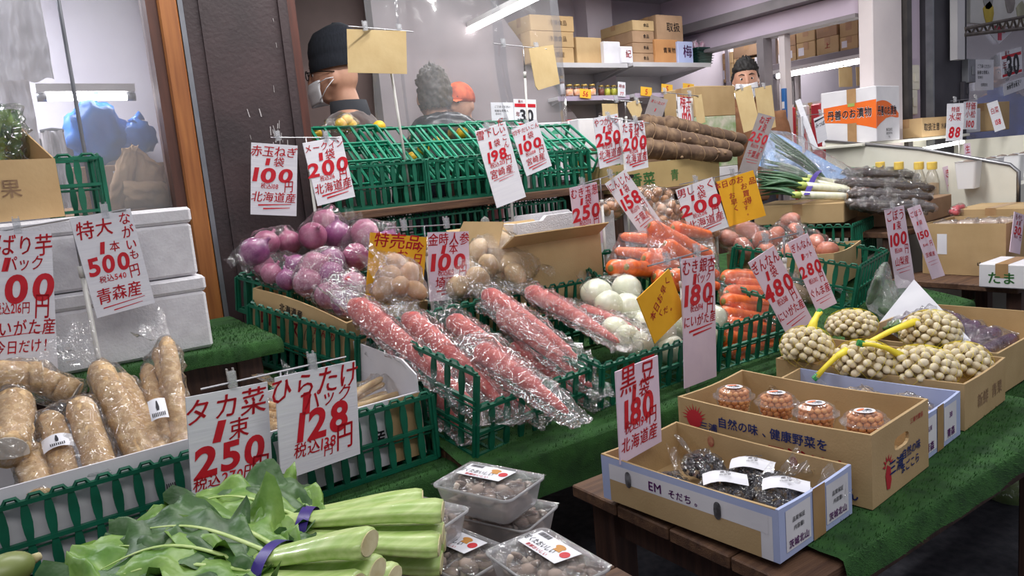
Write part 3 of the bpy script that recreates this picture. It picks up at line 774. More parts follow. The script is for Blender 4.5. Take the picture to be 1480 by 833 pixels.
letters(cup_box, m_red2, [('三浦リウ', 0.318, 0.066, 0.036, dict(heavy=1))], FM('l', cw, cdp, ch, 0.0014), 'red_lettering')
letters(cup_box, m_blue, [('さん', 0.395, 0.022, 0.022, dict(heavy=1))], FM('l', cw, cdp, ch, 0.0014))
letters(cup_box, m_blue, [('三浦', 0.105, 0.058, 0.026, dict(heavy=1)), ('自然の味', 0.178, 0.068, 0.018, dict(heavy=1)), ('まごころ'.replace('ろ', 'ら'), 0.172, 0.040, 0.018, dict(heavy=1))], FM('f', cw, cdp, ch, 0.0014))
letters(cup_box, m_red2, [('三浦市農協', 0.205, 0.128, 0.010)], FM('f', cw, cdp, ch, 0.0014), 'red_lettering')
m_nut = M('amber_pickled_plum', lin(198, 118, 62), lin(226, 160, 96), scale=40, rough=0.3, coat=0.3)
def cup_proto():
    o = thing('snack_cup', 'clear lidded plastic cup of amber pickled plums in the top row of the carton', 'cup', (0, 0, 0), 0, 'clear cups in the brown carton')
    MB().lathe([(0.0, 0.0), (0.026, 0.0), (0.030, 0.004), (0.036, 0.028), (0.0405, 0.030), (0.0405, 0.033)], n=24).build('cup', m_cup, o, True)
    MB().lathe([(0.043, 0.0325), (0.043, 0.0365), (0.038, 0.037), (0.034, 0.048), (0.026, 0.053), (0.0, 0.0545)], n=12).build('lid', m_cup, o, False)
    mb = MB()
    for lay in range(5):
        n = 13 if lay else 9
        for i in range(n):
            a = 2*PI*i/n+lay*0.3; r = (0.023+0.0016*lay) if lay < 3 else 0.024
            mb.ell((r*math.cos(a), r*math.sin(a), 0.008+lay*0.0088), (0.0066, 0.006, 0.0058), 8, 6)
        for i in range(6):
            a = 2*PI*i/6; mb.ell((0.011*math.cos(a), 0.011*math.sin(a), 0.01+lay*0.009), (0.0068, 0.006, 0.006), 7, 5)
    ob = mb.build('pickled_plums', m_nut, o, True); ob['kind'] = 'stuff'
    lb = MB().lathe([(0.0, 0.0555), (0.0175, 0.0552)], n=20).build('round_label', m_labelp, o)
    MB().prism([(0.010*math.cos(2*PI*i/16)-0.002, 0.0065+0.004*math.sin(2*PI*i/16)) for i in range(16)], 0.0003, T(0, 0, 0.0561)).build('orange_mark', m_orange, lb)
    letters(lb, m_blk, [('小梅', 0, -0.003, 0.0085, dict(heavy=1)), ('紀州', 0, -0.011, 0.004)], T(0, 0, 0.0562))
    return o
MB().box((0, 0, 0.032), (cw-0.014, cdp-0.014, 0.004)).build('inner_sheet', m_card, cup_box)
cup0 = cup_proto(); first = True
Mcb = Matrix.Translation((cx0, cy0, TZ)) @ Matrix.Rotation(R(6), 4, 'Z')
for i in range(4):
    for lv in (0, 1):
        c = cup0 if first else copy_tree(cup0); first = False
        p = Mcb @ Vector((-0.025+0.012*math.sin(i*2), 0.145-i*0.1035, 0.036+lv*0.0615))
        c.scale = (1.16, 1.16, 1.10); c.location = p; c.rotation_euler = (R(-3)*lv, R(2)*lv, -0.6+i*0.2)
        c['label'] = 'clear lidded cup of pickled plums %s, %s' % (('nearest the red sun print', 'second from the red sun print', 'third from the red sun print', 'nearest the carton grip hole')[i], 'in the top layer' if lv else 'beneath another cup')

# ---- garlic box
ga_w, ga_d, ga_h = 0.232, 0.40, 0.105; GC = Vector((1.556, 0.800, TZ))+Matrix.Rotation(R(6), 3, 'Z') @ Vector((0.116, 0.20, 0))
ga = open_box('carton', 'white and lilac carton with brown tape holding bags of pale garlic', GC, R(6), ga_w, ga_d, ga_h, mat=m_card, matl={'f': m_lilac, 'l': m_lilac, 'r': m_lilac}, sag=0.004)
k = MB(); patch(k, 0.015, 0.012, 0.088, 0.092, FM('f', ga_w, ga_d, ga_h)); k.build('printed_label', m_cardwhite, ga); k = MB(); patch(k, 0.132, 0.012, 0.205, 0.092, FM('f', ga_w, ga_d, ga_h)); k.build('printed_label', m_cardwhite, ga)
k = MB(); patch(k, 0.092, 0.0, 0.128, ga_h, FM('f', ga_w, ga_d, ga_h, 0.0016)); k.build('tape', m_tape, ga)
letters(ga, m_purp, [('青森', 0.05, 0.026, 0.018, dict(heavy=1)), ('青森', 0.17, 0.026, 0.018, dict(heavy=1)), ('品質', 0.05, 0.068, 0.010), ('38', 0.17, 0.068, 0.014)], FM('f', ga_w, ga_d, ga_h, 0.002))
m_garlic = M('pale_garlic_clove', lin(226, 206, 186), lin(206, 180, 160), scale=14, rough=0.5)
gm = [potato_mesh(0.013, 1.25, s, 10, 7).mesh('garlic_clove') for s in (1, 2, 3)]
Mga = Matrix.Translation(GC) @ Matrix.Rotation(R(6), 4, 'Z')
for bi, (lx, ly, lz, lb_) in enumerate(((-0.03, 0.10, 0.03, 'clear bag of pale garlic cloves at the far end of the lilac carton'), (0.02, -0.01, 0.035, 'clear bag of pale garlic cloves with green printed film in the lilac carton'), (0.03, -0.115, 0.03, 'clear bag of pale garlic cloves leaning on the taped end of the lilac carton'))):
    o = thing('garlic_bag', lb_, 'bag', Mga @ Vector((lx, ly, lz)), (0, 0, R(5)), 'garlic bags')
    cl_ = []
    for i in range(34):
        a, r = rnd(0, 2*PI), math.sqrt(random.random())
        cl_.append(put(gm[i % 3], 'garlic_clove', m_garlic, o, True, (0.062*r*math.cos(a), 0.055*r*math.sin(a), 0.008+0.045*(1-r*r)*random.random()+0.012), (rnd(0, 3), rnd(0, 3), rnd(0, 3))))
    hull(world_pts(cl_, o), 'film', o, m_film2, 0.006, 0.006, 0.02, seed=bi*7.1, tail=((-0.05, 0, 0.04), (-0.11, 0.03, 0.085), 0.10))

# ---- ginkgo box and its nets
gk_w, gk_d, gk_h = 0.285, 0.485, 0.115
gk_rz = R(6); gk_c = Vector((1.812, 0.826, TZ))+Matrix.Rotation(R(6), 3, 'Z') @ Vector((0.1425, 0.2425, 0))
gk = open_box('carton', 'long brown carton filled with yellow nets of ginkgo nuts', gk_c, gk_rz, gk_w, gk_d, gk_h, mat=m_card, sag=0.004, holes='')
letters(gk, m_card3, [('新潟'.replace('潟', '鮮'), 0.12, 0.05, 0.03), ('青果', 0.22, 0.05, 0.03)], FM('f', gk_w, gk_d, gk_h))
m_ginkgo = M('pale_ginkgo_nut', lin(234, 222, 194), lin(214, 198, 164), scale=30, rough=0.55)
m_net = M('yellow_net', lin(240, 222, 60), lin(232, 206, 36), scale=20, rough=0.5)
m_grclip = M('green_clip', lin(40, 140, 70), rough=0.5)
nut = MB().ell((0, 0, 0), (0.0128, 0.0105, 0.0098), 10, 7, f=lambda v: 1+0.05*abs(v.x)**3).mesh('ginkgo_nut')
def ginkgo(px, py, y, rad, tailto, label, n=62, seed=0):
    c = P(px, py, y=y)
    o = thing('ginkgo_net', label, 'net bag', c, (0, 0, gk_rz), 'yellow nets of ginkgo nuts')
    rx, ry, rz_ = rad; obs = []
    gr = PI*(3-math.sqrt(5))
    for i in range(n):
        t = 1-1.55*(i+0.5)/n; r = math.sqrt(max(0, 1-t*t)); a = gr*i+seed
        q = Vector((r*math.cos(a)*rx, r*math.sin(a)*ry, t*rz_))*(0.95+0.08*random.random())
        obs.append(put(nut, 'ginkgo_nut', m_ginkgo, o, True, q, (rnd(-0.5, 0.5), rnd(-0.6, 0.6), rnd(0, 6.3))))
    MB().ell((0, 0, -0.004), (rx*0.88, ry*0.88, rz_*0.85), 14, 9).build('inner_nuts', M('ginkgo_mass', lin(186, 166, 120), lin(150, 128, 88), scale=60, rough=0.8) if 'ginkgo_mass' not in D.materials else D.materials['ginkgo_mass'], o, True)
    # net: two families of crossing yellow strands
    nb = MB(); K = 13; sp_ = 0.012
    for s in (-1, 1):
        for j in range(K):
            pts = []
            for i in range(13):
                th = PI*(0.03+0.80*i/12); ph = 2*PI*j/K+s*1.5*i/12
                pts.append((math.sin(th)*math.cos(ph)*(rx+sp_), math.sin(th)*math.sin(ph)*(ry+sp_), math.cos(th)*(rz_+sp_)))
            nb.tube(pts, 0.00035, n=3, caps=False)
    nb.build('net', m_net, o)
    if tailto:
        e = P(tailto[0], tailto[1], y=tailto[2])-c; e = Matrix.Rotation(-gk_rz, 3, 'Z') @ e
        s0 = Vector((e.x, e.y, 0)).normalized()*min(rx, ry)*0.75+Vector((0, 0, rz_*0.75))
        pts = [s0, s0.lerp(e, 0.35)+Vector((0, 0, 0.008)), s0.lerp(e, 0.7)+Vector((0, 0, 0.006)), e]
        MB().tube(pts, [0.016, 0.011, 0.009, 0.011], n=8, flat=0.6).build('twisted_neck', m_net, o, True)
        MB().tube([pts[-1]-(e-s0).normalized()*0.006, pts[-1]+(e-s0).normalized()*0.010], 0.0085, n=8).build('clip', m_grclip, o)
    return o
ginkgo(1231, 470, 1.335, (0.0774, 0.066, 0.0405), None, 'net of ginkgo nuts at the back of the carton below the tilted price card', seed=0.4)
ginkgo(1166, 502, 1.235, (0.0528, 0.0634, 0.0493), (1184, 452, 1.27), 'net of ginkgo nuts with its yellow neck standing up', n=60, seed=1.3)
ginkgo(1345, 480, 1.08, (0.0827, 0.0704, 0.0528), (1212, 520, 1.17), 'net of ginkgo nuts leaning on the grey folded flap', n=74, seed=2.2)
ginkgo(1250, 523, 1.075, (0.0581, 0.0722, 0.0475), (1180, 545, 1.15), 'net of ginkgo nuts in the middle of the carton, neck hanging over the garlic carton', n=62, seed=3.1)
ginkgo(1332, 533, 0.955, (0.0651, 0.0774, 0.0493), (1245, 497, 1.05), 'net of ginkgo nuts at the street side with a green neck clip', n=72, seed=4.3)
ginkgo(1392, 524, 0.925, (0.0546, 0.0581, 0.044), None, 'net of ginkgo nuts in the carton corner by the eggplant box', n=56, seed=5.0)
for i, (a, b) in enumerate((((1182, 462, 1.42), (1312, 463, 1.24)),)):
    pass

# ---- eggplant box on the next table
eg = open_box('carton', 'shallow brown carton of film-wrapped long eggplants at the stall end', (2.515, 1.17, 0.512), R(4), 0.60, 0.44, 0.125, mat=m_card)
q = [P(1268, 470, y=1.42), P(1321, 404, y=1.46), P(1424, 514, y=0.99), P(1398, 548, y=0.98)]
iv = (Matrix.Translation((2.515, 1.17, 0.512)) @ Matrix.Rotation(R(4), 4, 'Z')).inverted()
k = MB(); q = [iv @ v for v in q]; nn = (q[1]-q[0]).cross(q[2]-q[0]).normalized()*0.003
k.add(q+[v+nn for v in q], [(0, 1, 2, 3), (4, 5, 6, 7), (0, 1, 5, 4), (1, 2, 6, 5), (2, 3, 7, 6), (3, 0, 4, 7)])
k.build('grey_flap', M('grey_white_board', lin(190, 190, 196), lin(178, 178, 186), scale=8, rough=0.6), eg)
m_egg = M('purple_eggplant_skin', lin(104, 44, 92), lin(74, 30, 68), scale=10, rough=0.22, coat=0.4)
m_calyx = M('eggplant_calyx', lin(92, 122, 60), lin(70, 96, 48), scale=20, rough=0.6)
em = root_mesh(0.27, 0.014, 0.021, bend=0.012, ripple=0.02, headk=0.2, seed=3).mesh('eggplant')
cm = MB().lathe([(0.0, 0.0), (0.006, 0.0), (0.006, 0.018), (0.016, 0.034), (0.019, 0.046)], n=8).mesh('calyx')
for row in range(4):
    o = thing('eggplant_pack', ('film pack of long purple eggplants nearest the street in the end carton', 'film pack of long purple eggplants second from the street in the end carton', 'film pack of long purple eggplants third from the street in the end carton', 'film pack of long purple eggplants against the back of the end carton')[row], 'pack', (2.27+0.02*row, 1.04+0.085*row, 0.60+0.012*row), (0, 0, R(4-3*row)), 'eggplant packs')
    parts = []
    for i in range(3):
        e = put(em, 'eggplant', m_egg, o, True, (0.03+0.012*i, -0.03+0.032*i, 0.012*(i == 1)), (0, 0, rnd(-0.06, 0.06)))
        put(cm, 'calyx', m_calyx, e, True, (-0.028, 0, 0), (0, PI/2, 0))
        parts.append(e)
    hull(world_pts(parts, o), 'film', o, m_film2, 0.006, 0.006, 0.035, seed=row*3.3)
# leafy bags under the end of the stall
m_leafpale = M('pale_cabbage_leaf', lin(176, 196, 128), lin(132, 164, 92), scale=14, rough=0.5)
for i, (px, py) in enumerate(((1470, 640), (1462, 700), (1478, 760))):
    c = P(px, py, y=1.10+0.0*i)
    o = thing('cabbage_bag', ('bagged pale cabbage on top of the stack under the end table', 'bagged pale cabbage in the middle of the stack under the end table', 'bagged pale cabbage at the bottom of the stack under the end table')[i], 'bag', c, (0, 0, i*0.7), 'bagged cabbages under the table')
    mb = MB().ell((0, 0, 0), (0.10, 0.10, 0.085), 22, 14, f=lambda v: 1+0.10*abs(nz(v, 3.5, i*2)))
    b_ = mb.build('cabbage', m_leafpale, o, True)
    hull(world_pts([b_], o), 'film', o, m_film2, 0.008, 0.009, 0.03, seed=i*9.0)
# ================================================================== LEFT FRONT: greens, mushroom packs, yam crates
o = table('display_table', 'low front table beneath the leafy greens and mushroom packs', -0.55, 0.80, 0.48, 1.40, 0.565, 0.565, 0.04, turf=False)
table('display_table', 'turf-covered table carrying the yam crates', -0.75, 0.850, 1.60, 2.13, 0.535, 0.535, 0.10)
table('display_table', 'raised turf-covered table carrying the styrofoam boxes', -0.75, 0.615, 2.16, 2.74, 0.84, 0.84, 0.05)
# ---- oyster mushroom packs
m_mush = M('grey_brown_mushroom', lin(156, 138, 126), lin(112, 98, 92), scale=25, rough=0.6)
m_mush2 = M('pale_mushroom_stem', lin(206, 192, 178), lin(180, 164, 150), scale=25, rough=0.6)
cap = MB().ell((0, 0, 0), (0.013, 0.0115, 0.006), 10, 6, f=lambda v: 1+0.12*nz(v, 2)).mesh('mushroom_cap')
stem = MB().tube([(0, 0, 0), (0.004, 0.001, 0.012), (0.010, 0.002, 0.020)], [0.0038, 0.0044, 0.005], n=7).mesh('mushroom_stem')
def rounded(w, d, r, n=5):
    out = []
    for cx, cy, a0 in ((w/2-r, d/2-r, 0), (-w/2+r, d/2-r, PI/2), (-w/2+r, -d/2+r, PI), (w/2-r, -d/2+r, 1.5*PI)):
        for i in range(n+1): a = a0+PI/2*i/n; out.append((cx+r*math.cos(a), cy+r*math.sin(a)))
    return out
def loft(mb, secs, cap0=True, cap1=False, M=None):
    n = len(secs[0]); vs = [v for s in secs for v in s]; fs = []
    for i in range(len(secs)-1):
        for k in range(n): fs.append((i*n+k, i*n+(k+1) % n, (i+1)*n+(k+1) % n, (i+1)*n+k))
    if cap0: fs.append(tuple(range(n))[::-1])
    if cap1: fs.append(tuple((len(secs)-1)*n+k for k in range(n)))
    return mb.add(vs, fs, M)
def tub_pack():
    o = thing('mushroom_pack', 'milky plastic tub of grey oyster mushrooms under film with a printed label', 'pack', (0, 0, 0), 0, 'packs of oyster mushrooms')
    w, d, h = 0.178, 0.122, 0.052
    S = [[(x, y, z) for x, y in rounded(w*k, d*k, 0.016)] for k, z in ((0.80, 0.0), (0.84, 0.006), (0.94, h-0.008), (0.95, h-0.004), (1.0, h-0.004), (1.0, h), (0.955, h), (0.93, h-0.008))]
    loft(MB(), S).build('tub', m_tub, o, True)
    for i in range(30):
        x, y = rnd(-0.066, 0.066), rnd(-0.042, 0.042)
        mk = put(cap, 'mushroom_cap', m_mush, o, True, (x, y, rnd(0.028, 0.042)), (rnd(-0.8, 0.8), rnd(-0.8, 0.8), rnd(0, 6)))
        mk.scale = (rnd(0.9, 1.5),)*3
    for i in range(14):
        put(stem, 'mushroom_stem', m_mush2, o, True, (rnd(-0.06, 0.06), rnd(-0.04, 0.04), rnd(0.020, 0.030)), (rnd(-0.9, 0.9), rnd(-0.9, 0.9), rnd(0, 6)))
    MB().box((0, 0, 0.012), (0.13, 0.08, 0.016)).build('mushroom_bed', m_mush, o)
    def fn(i, j):
        x, y = (i-0.5)*w*0.985, (j-0.5)*d*0.985; e = min(1, 7*min(i, 1-i, j, 1-j))
        return (x, y, h+0.001-0.003*e+0.003*e*nz((x, y, 0), 45))
    MB().grid(fn, 22, 16).build('film', m_film2, o, True)
    lb = MB(); lb.prism([(-0.052, -0.024), (0.046, -0.024), (0.052, 0.024), (-0.052, 0.024)], 0.0006, T(-0.022, 0.022, h+0.0022)); lo = lb.build('label', m_labelp, o)
    letters(lo, m_blk, [('甘くておいしい'.replace('て', 'た'), -0.040, 0.018, 0.012, dict(heavy=1, sx=0.72))], T(0, 0, h+0.0028), 'label_print')
    letters(lo, m_red, [('新鮮おいしい', -0.030, 0.004, 0.007, dict(heavy=1))], T(0, 0, h+0.0028), 'red_print')
    c_ = MB(); c_.prism([(-0.006+0.011*math.cos(2*PI*i/14), 0.034+0.006*math.sin(2*PI*i/14)) for i in range(14)], 0.0003, T(0, 0, h+0.0029)); c_.prism([(-0.012, 0.022), (0.004, 0.022), (0.002, 0.034), (-0.010, 0.034)], 0.0003, T(0, 0, h+0.003)); c_.build('mushroom_picture', M('ochre_print', lin(196, 134, 50), rough=0.5), lo)
    c_ = MB(); c_.prism([(0.016+0.009*math.cos(2*PI*i/16), 0.024+0.0085*math.sin(2*PI*i/16)) for i in range(16)], 0.0003, T(0, 0, h+0.0031)); c_.build('red_seal', m_red, lo)
    c_ = MB()
    for i in range(9): patch(c_, -0.068+i*0.0032, 0.034, -0.0665+i*0.0032+0.0004*(i % 3), 0.044, T(0, 0, h+0.003))
    c_.build('bar_code', m_blk, lo)
    return o
tp = tub_pack()
def place_pack(o, a, b, z, label, tx=0.0, ty=0.0, flip=0):
    A, B = P(*a, z=z), P(*b, z=z); rz = ang2(A, B)
    ctr = A.lerp(B, 0.5)+Vector((math.sin(rz), -math.cos(rz), 0))*0.061
    o.location = (ctr.x, ctr.y, z-0.052); o.rotation_euler = (tx, ty, rz); o['label'] = label
place_pack(tp, (668, 664), (806, 690), 0.705, 'mushroom tub standing highest, beside the turf edge of the carrot table')
for a, b, z, lb in (((556, 706), (702, 738), 0.690, 'mushroom tub resting against the pale green stalks'),
                    ((765, 748), (918, 836), 0.668, 'mushroom tub at the front corner of the low table'),
                    ((632, 824), (800, 905), 0.668, 'mushroom tub at the street edge of the low table'),
                    ((640, 752), (760, 800), 0.640, 'mushroom tub wedged beneath the other tubs')):
    place_pack(copy_tree(tp), a, b, z, lb)
for o_, z in ((0, 0),): pass
# lower layer of tubs that carries the upper ones
for a, b, z, lb in (((690, 705), (820, 730), 0.640, 'mushroom tub in the lower layer at the dark gap'), ((575, 755), (700, 790), 0.630, 'mushroom tub in the lower layer under the green stalks')):
    place_pack(copy_tree(tp), a, b, z, lb)

# ---- mustard greens
m_stalk = M('pale_green_stalk', lin(196, 214, 142), lin(164, 194, 104), scale=9, rough=0.4, stretch=(1, 8, 8), coat=0.2)
m_stalkend = M('cut_stalk_end', lin(214, 206, 164), lin(190, 178, 130), scale=40, rough=0.7)
m_leafL = M('light_green_leaf', lin(130, 164, 78), lin(92, 134, 52), scale=22, rough=0.42, bump=0.8, bscale=34)
m_leafD = M('dark_green_leaf', lin(70, 108, 52), lin(46, 80, 38), scale=22, rough=0.45, bump=0.8, bscale=34)
m_vtape = M('purple_binding_tape', lin(70, 52, 140), lin(58, 42, 122), scale=30, rough=0.3)
def curve3(ps, n=12):
    """Catmull-Rom through points"""
    ps = [Vector(p) for p in ps]; ps = [ps[0]*2-ps[1]]+ps+[ps[-1]*2-ps[-2]]; out = []
    for i in range(1, len(ps)-2):
        for k in range(n):
            t = k/n; a, b, c, d = ps[i-1:i+3]
            out.append(0.5*((2*b)+(c-a)*t+(2*a-5*b+4*c-d)*t*t+(3*b-a-3*c+d)*t**3))
    out.append(ps[-2]); return out
def leaf(mb, path, width, curl=0.3, seed=0.0, up=Vector((0, 0, 1)), nv=12, ruf=0.016):
    pts = curve3(path, 12); m = len(pts)
    def fn(i, j):
        k = min(m-1, int(j*(m-1)+0.5)); p = pts[k]
        t = (pts[min(k+1, m-1)]-pts[max(k-1, 0)]).normalized(); s = t.cross(up).normalized(); n = s.cross(t)
        u = i*2-1; wv = width*(math.sin(PI*min(1, 0.10+0.86*j))**0.7)*(1+0.25*nz((j*5, seed, u)))
        return p+s*u*wv+n*(-curl*wv*u*u + ruf*abs(u)**1.5*nz((j*7+seed, u*2, seed), 1.0)*2+0.006*nz((i*9, j*14, seed))+0.003*math.cos(10*j*PI-6*abs(u)))
    mb.grid(fn, nv, m-1)
    return pts
def greens(label, base, mid, tip, y, stalks, leaves, tape=True, lift=0.0):
    """a bunch: stalk bases at pixel base, tie at mid, leaves out to tip"""
    B, Mi, Tp = (P(*p[:2], y=p[2]) for p in (base, mid, tip))
    o = thing('mustard_greens', label, 'leaf vegetable', B, 0, 'bunches of mustard greens')
    Mi -= B; Tp -= B; ax = Mi.normalized(); sd = ax.cross(Vector((0, 0, 1))).normalized(); up = sd.cross(ax)
    for i in range(stalks):
        a = 2*PI*i/stalks+0.4; r = 0.030 if i else 0; off = sd*math.cos(a)*r*1.5+up*math.sin(a)*r*1.1
        e = Mi*1.15+off*0.55
        pts = curve3([off*1.25, off*1.2+Mi*0.3, off*0.9+Mi*0.7, e], 5)
        n = len(pts); rs = [(0.030-0.013*(k/(n-1)))*(0.86 if k == 0 else 1) for k in range(n)]
        s = MB().tube(pts, rs, n=36, flat=[0.60]*n, ridge=0.055, nr=7).build('stalk', m_stalk, o, True)
        MB().tube([pts[0]-ax*0.0015, pts[0]+ax*0.002], rs[0]*0.9, n=18, flat=0.60).build('cut_end', m_stalkend, s)
    for i in range(leaves):
        a = PI*(i+0.5)/leaves-PI/2; sp = math.sin(a)
        e = Tp+sd*sp*0.15+up*(0.03*math.cos(a*2)+rnd(-0.03, 0.03))
        md = Mi*1.0+(Tp-Mi)*0.45+sd*sp*0.08+up*rnd(0.01, 0.06)
        dk = i % 4 == 1
        lf = MB(); pts = leaf(lf, [Mi*0.92+sd*sp*0.02+up*0.008*(i % 3), md, e], rnd(0.075, 0.115), curl=rnd(-0.1, 0.55), seed=i*3.7+base[0], nv=26, ruf=0.034)
        L = lf.build('leaf', m_leafD if dk else m_leafL, o, True)
        n = len(pts); MB().tube([p+up*0.003 for p in pts[:int(n*0.8)]], [0.0055*(1-k/n) for k in range(int(n*0.8))], n=6, flat=0.5).build('midrib', m_stalk, L, True)
    if tape:
        c = Mi*0.97; mb = MB(); K = 28
        for wdt, q0 in ((0.020, 0.0),):
            ring0 = [c-ax*wdt/2+(sd*math.cos(2*PI*k/K)*0.050+up*math.sin(2*PI*k/K)*0.038) for k in range(K)]
            ring1 = [v+ax*wdt+sd*0.004 for v in ring0]
            mb.add(ring0+ring1, [(k, (k+1) % K, K+(k+1) % K, K+k) for k in range(K)])
        mb.build('tape', m_vtape, o, True)
    return o
greens('bunch of mustard greens with thick pale stalks tied by purple tape, on top', (640, 772, 1.03), (438, 770, 1.16), (170, 800, 1.25), 1, 5, 11)
greens('bunch of mustard greens lying at the table edge with fat cut stalk ends', (545, 826, 0.86), (395, 828, 0.98), (120, 850, 1.10), 1, 5, 9)
greens('bunch of dark mustard leaves lying against the flat mushroom price card', (612, 752, 1.16), (440, 764, 1.26), (250, 772, 1.34), 1, 5, 10, tape=False)
# a pale green gourd end peeking in at the corner
gd = thing('green_gourd', 'smooth pale green gourd lying below the yam crate', 'vegetable', P(4, 830, y=1.30), (0.4, 0, 0.5))
MB().ell((0, 0, 0), (0.045, 0.028, 0.028), 18, 12).build('flesh', M('pale_green_rind', lin(140, 150, 92), lin(112, 126, 66), scale=8, rough=0.35), gd, True)
MB().lathe([(0.0, 0.0), (0.008, 0.0), (0.006, 0.012), (0.0, 0.013)], n=8, M=T(0.043, 0, 0, 0, PI/2, 0)).build('stem_end', m_stalkend, gd, True)

# ---- yam crates
cz = 0.545
crate('green mesh crate holding the white tray of long yams', (0.115, 1.90, cz), R(2.5), w=0.48, d=0.40, h=0.165, cx=12, cy=9, group='green mesh crates')
crate('green mesh crate holding the white carton of wrapped burdock', (0.615, 1.87, cz), R(1.5), w=0.46, d=0.40, h=0.165, cx=11, cy=9)
tray = open_box('tray', 'white cardboard tray of film-wrapped long yams in the green crate', (0.10, 1.905, cz+0.012), R(2.5), 0.46, 0.375, 0.185, mat=m_cardwhite, cat='tray')
letters(tray, m_blk, [('長芋', 0.40, 0.06, 0.02)], FM('f', 0.46, 0.375, 0.185))
k = MB()
for i in range(9): patch(k, 0.34+0.004*i, 0.07, 0.342+0.004*i, 0.10, FM('f', 0.46, 0.375, 0.185, 0.0012))
k.build('bar_code', m_blk, tray)
m_yam = M('tan_yam_skin', lin(216, 184, 138), lin(194, 158, 112), scale=60, rough=0.6, bump=0.5, bscale=110, lo=0.42, hi=0.52)
m_yamcut = M('white_yam_flesh', lin(238, 230, 220), lin(228, 218, 206), scale=30, rough=0.5)
def yam_bag(label, yams, lab=None, tail=None, seed=0):
    c = P(*yams[0][1], y=yams[0][3])
    o = thing('yam_bag', label, 'bag', c, 0, 'film-wrapped long yams'); parts = []
    for tp_, bt, yt, yb, r in yams:
        A, B = P(*tp_, y=yt)-c, P(*bt, y=yb)-c; L = (B-A).length; seed += 1.7
        mb = MB(); n = 18
        pts = [(L*i/n, 0.004*nz((i*0.4, seed, 0)), 0.004*nz((i*0.4, seed, 7))) for i in range(n+1)]
        rs = [r*(1+0.07*nz((i*0.8, seed, 2)))*(math.sin(PI/2*min(1, 0.35+i/3)) if i < 3 else 1) for i in range(n+1)]
        mb.tube(pts, rs, n=14)
        y_ = mb.build('yam', m_yam, o, True); setm(y_, frame(A, B))
        MB().lathe([(0.0, 0.001), (r*0.93, 0.0005), (r*0.95, -0.002)], n=14, M=T(0, 0, 0)).build('cut_face', m_yamcut, y_, False, (L, 0, 0), (0, PI/2, 0))
        # root hairs: short dark dashes standing on the skin
        h = MB()
        for q in range(46):
            u, a = rnd(0.05, 0.95), rnd(0, 2*PI); rr = r*1.03
            p = Vector((L*u, rr*math.cos(a), rr*math.sin(a))); dn = Vector((0, math.cos(a), math.sin(a)))
            s_ = Vector((0, -math.sin(a), math.cos(a)))*0.0014
            h.add([p-s_, p+s_, p+dn*0.0016+s_*0.4], [(0, 1, 2)])
        hb = h.build('root_hairs', D.materials.get('yam_root_hair') or M('yam_root_hair', lin(120, 90, 56), rough=0.8), y_); hb['kind'] = 'stuff'
        parts.append(y_)
    pts = []
    for p_ in parts: pts += [lm(p_) @ v.co for v in list(p_.data.vertices)[::4]]
    tl_ = None
    if tail: e = P(*tail[:2], y=tail[2])-c; tl_ = ((P(*yams[0][0], y=yams[0][2])-c), e, tail[3])
    hull(pts, 'film', o, m_film2, 0.006, 0.006, 0.025, seed=seed, tail=tl_)
    if lab:
        (lx, ly), lw, lh, yy, an = lab
        a = P(lx, ly, y=yy)-c
        ax = (lm(parts[-1]).to_3x3() @ Vector((1, 0, 0))); nrm = (CC-P(lx, ly, y=yy)); nrm = (nrm-ax*nrm.dot(ax)).normalized(); sd = nrm.cross(ax).normalized()
        Ml = Matrix.Translation(a) @ Matrix((sd, ax*-1, nrm)).transposed().to_4x4() if sd.cross(ax*-1).dot(nrm) > 0 else Matrix.Translation(a) @ Matrix((sd*-1, ax*-1, nrm)).transposed().to_4x4()
        l = MB().grid(lambda i, j: ((i-0.5)*lw, (j-0.5)*lh, -0.5*((i-0.5)*lw)**2/0.03), 6, 2).build('label', m_labelp, o, True); l.matrix_local = Ml
        MB().prism([(-0.0025, -lh*0.12), (0.0025, -lh*0.12), (0.0035, lh*0.05), (0.0012, lh*0.36), (-0.0012, lh*0.36), (-0.0035, lh*0.05)], 0.0004, T(0, 0, 0.0008)).build('root_picture', m_blk, l)
        k = MB()
        for i in range(8): patch(k, -0.014+i*0.0036, -lh*0.42, -0.012+i*0.0036, -lh*0.22, T(0, 0, 0.0004))
        k.build('bar_code', m_blk, l)
    return o
Y0 = 1.74
yam_bag('long yam pair slanting across the tray middle with small white label', [((140, 528), (212, 676), 2.00, Y0, 0.031), ((172, 545), (243, 668), 2.02, Y0, 0.027)], ((198, 612), 0.032, 0.05, 1.84, 0), (95, 480, 2.02, 0.16), 1)
yam_bag('shorter yam pair in the tray front with a wide white label', [((115, 580), (150, 688), 1.92, Y0, 0.031), ((72, 600), (98, 705), 1.92, Y0, 0.027)], ((82, 636), 0.056, 0.036, 1.80, 0), None, 5)
yam_bag('upright bundle of slim yams in the tray corner with tall white label', [((240, 490), (266, 652), 2.04, Y0, 0.022), ((212, 530), (240, 640), 2.03, 1.78, 0.018), ((228, 505), (252, 600), 2.06, 1.86, 0.018)], ((228, 590), 0.036, 0.062, 1.80, 0), (210, 468, 2.06, 0.15), 9)
yam_bag('thick yam with a broad white cut face at the tray end', [((22, 575), (12, 655), 1.98, Y0+0.05, 0.040)], None, None, 13)
yam_bag('short yam lying low at the tray wall', [((42, 650), (58, 724), 1.86, Y0-0.02, 0.030)], None, None, 15)
yam_bag('yams wrapped flat in film along the back of the white tray', [((-30, 545), (60, 545), 2.03, 2.03, 0.036), ((20, 535), (110, 570), 2.06, 2.02, 0.030)], None, (-10, 540, 2.05, 0.2), 17)
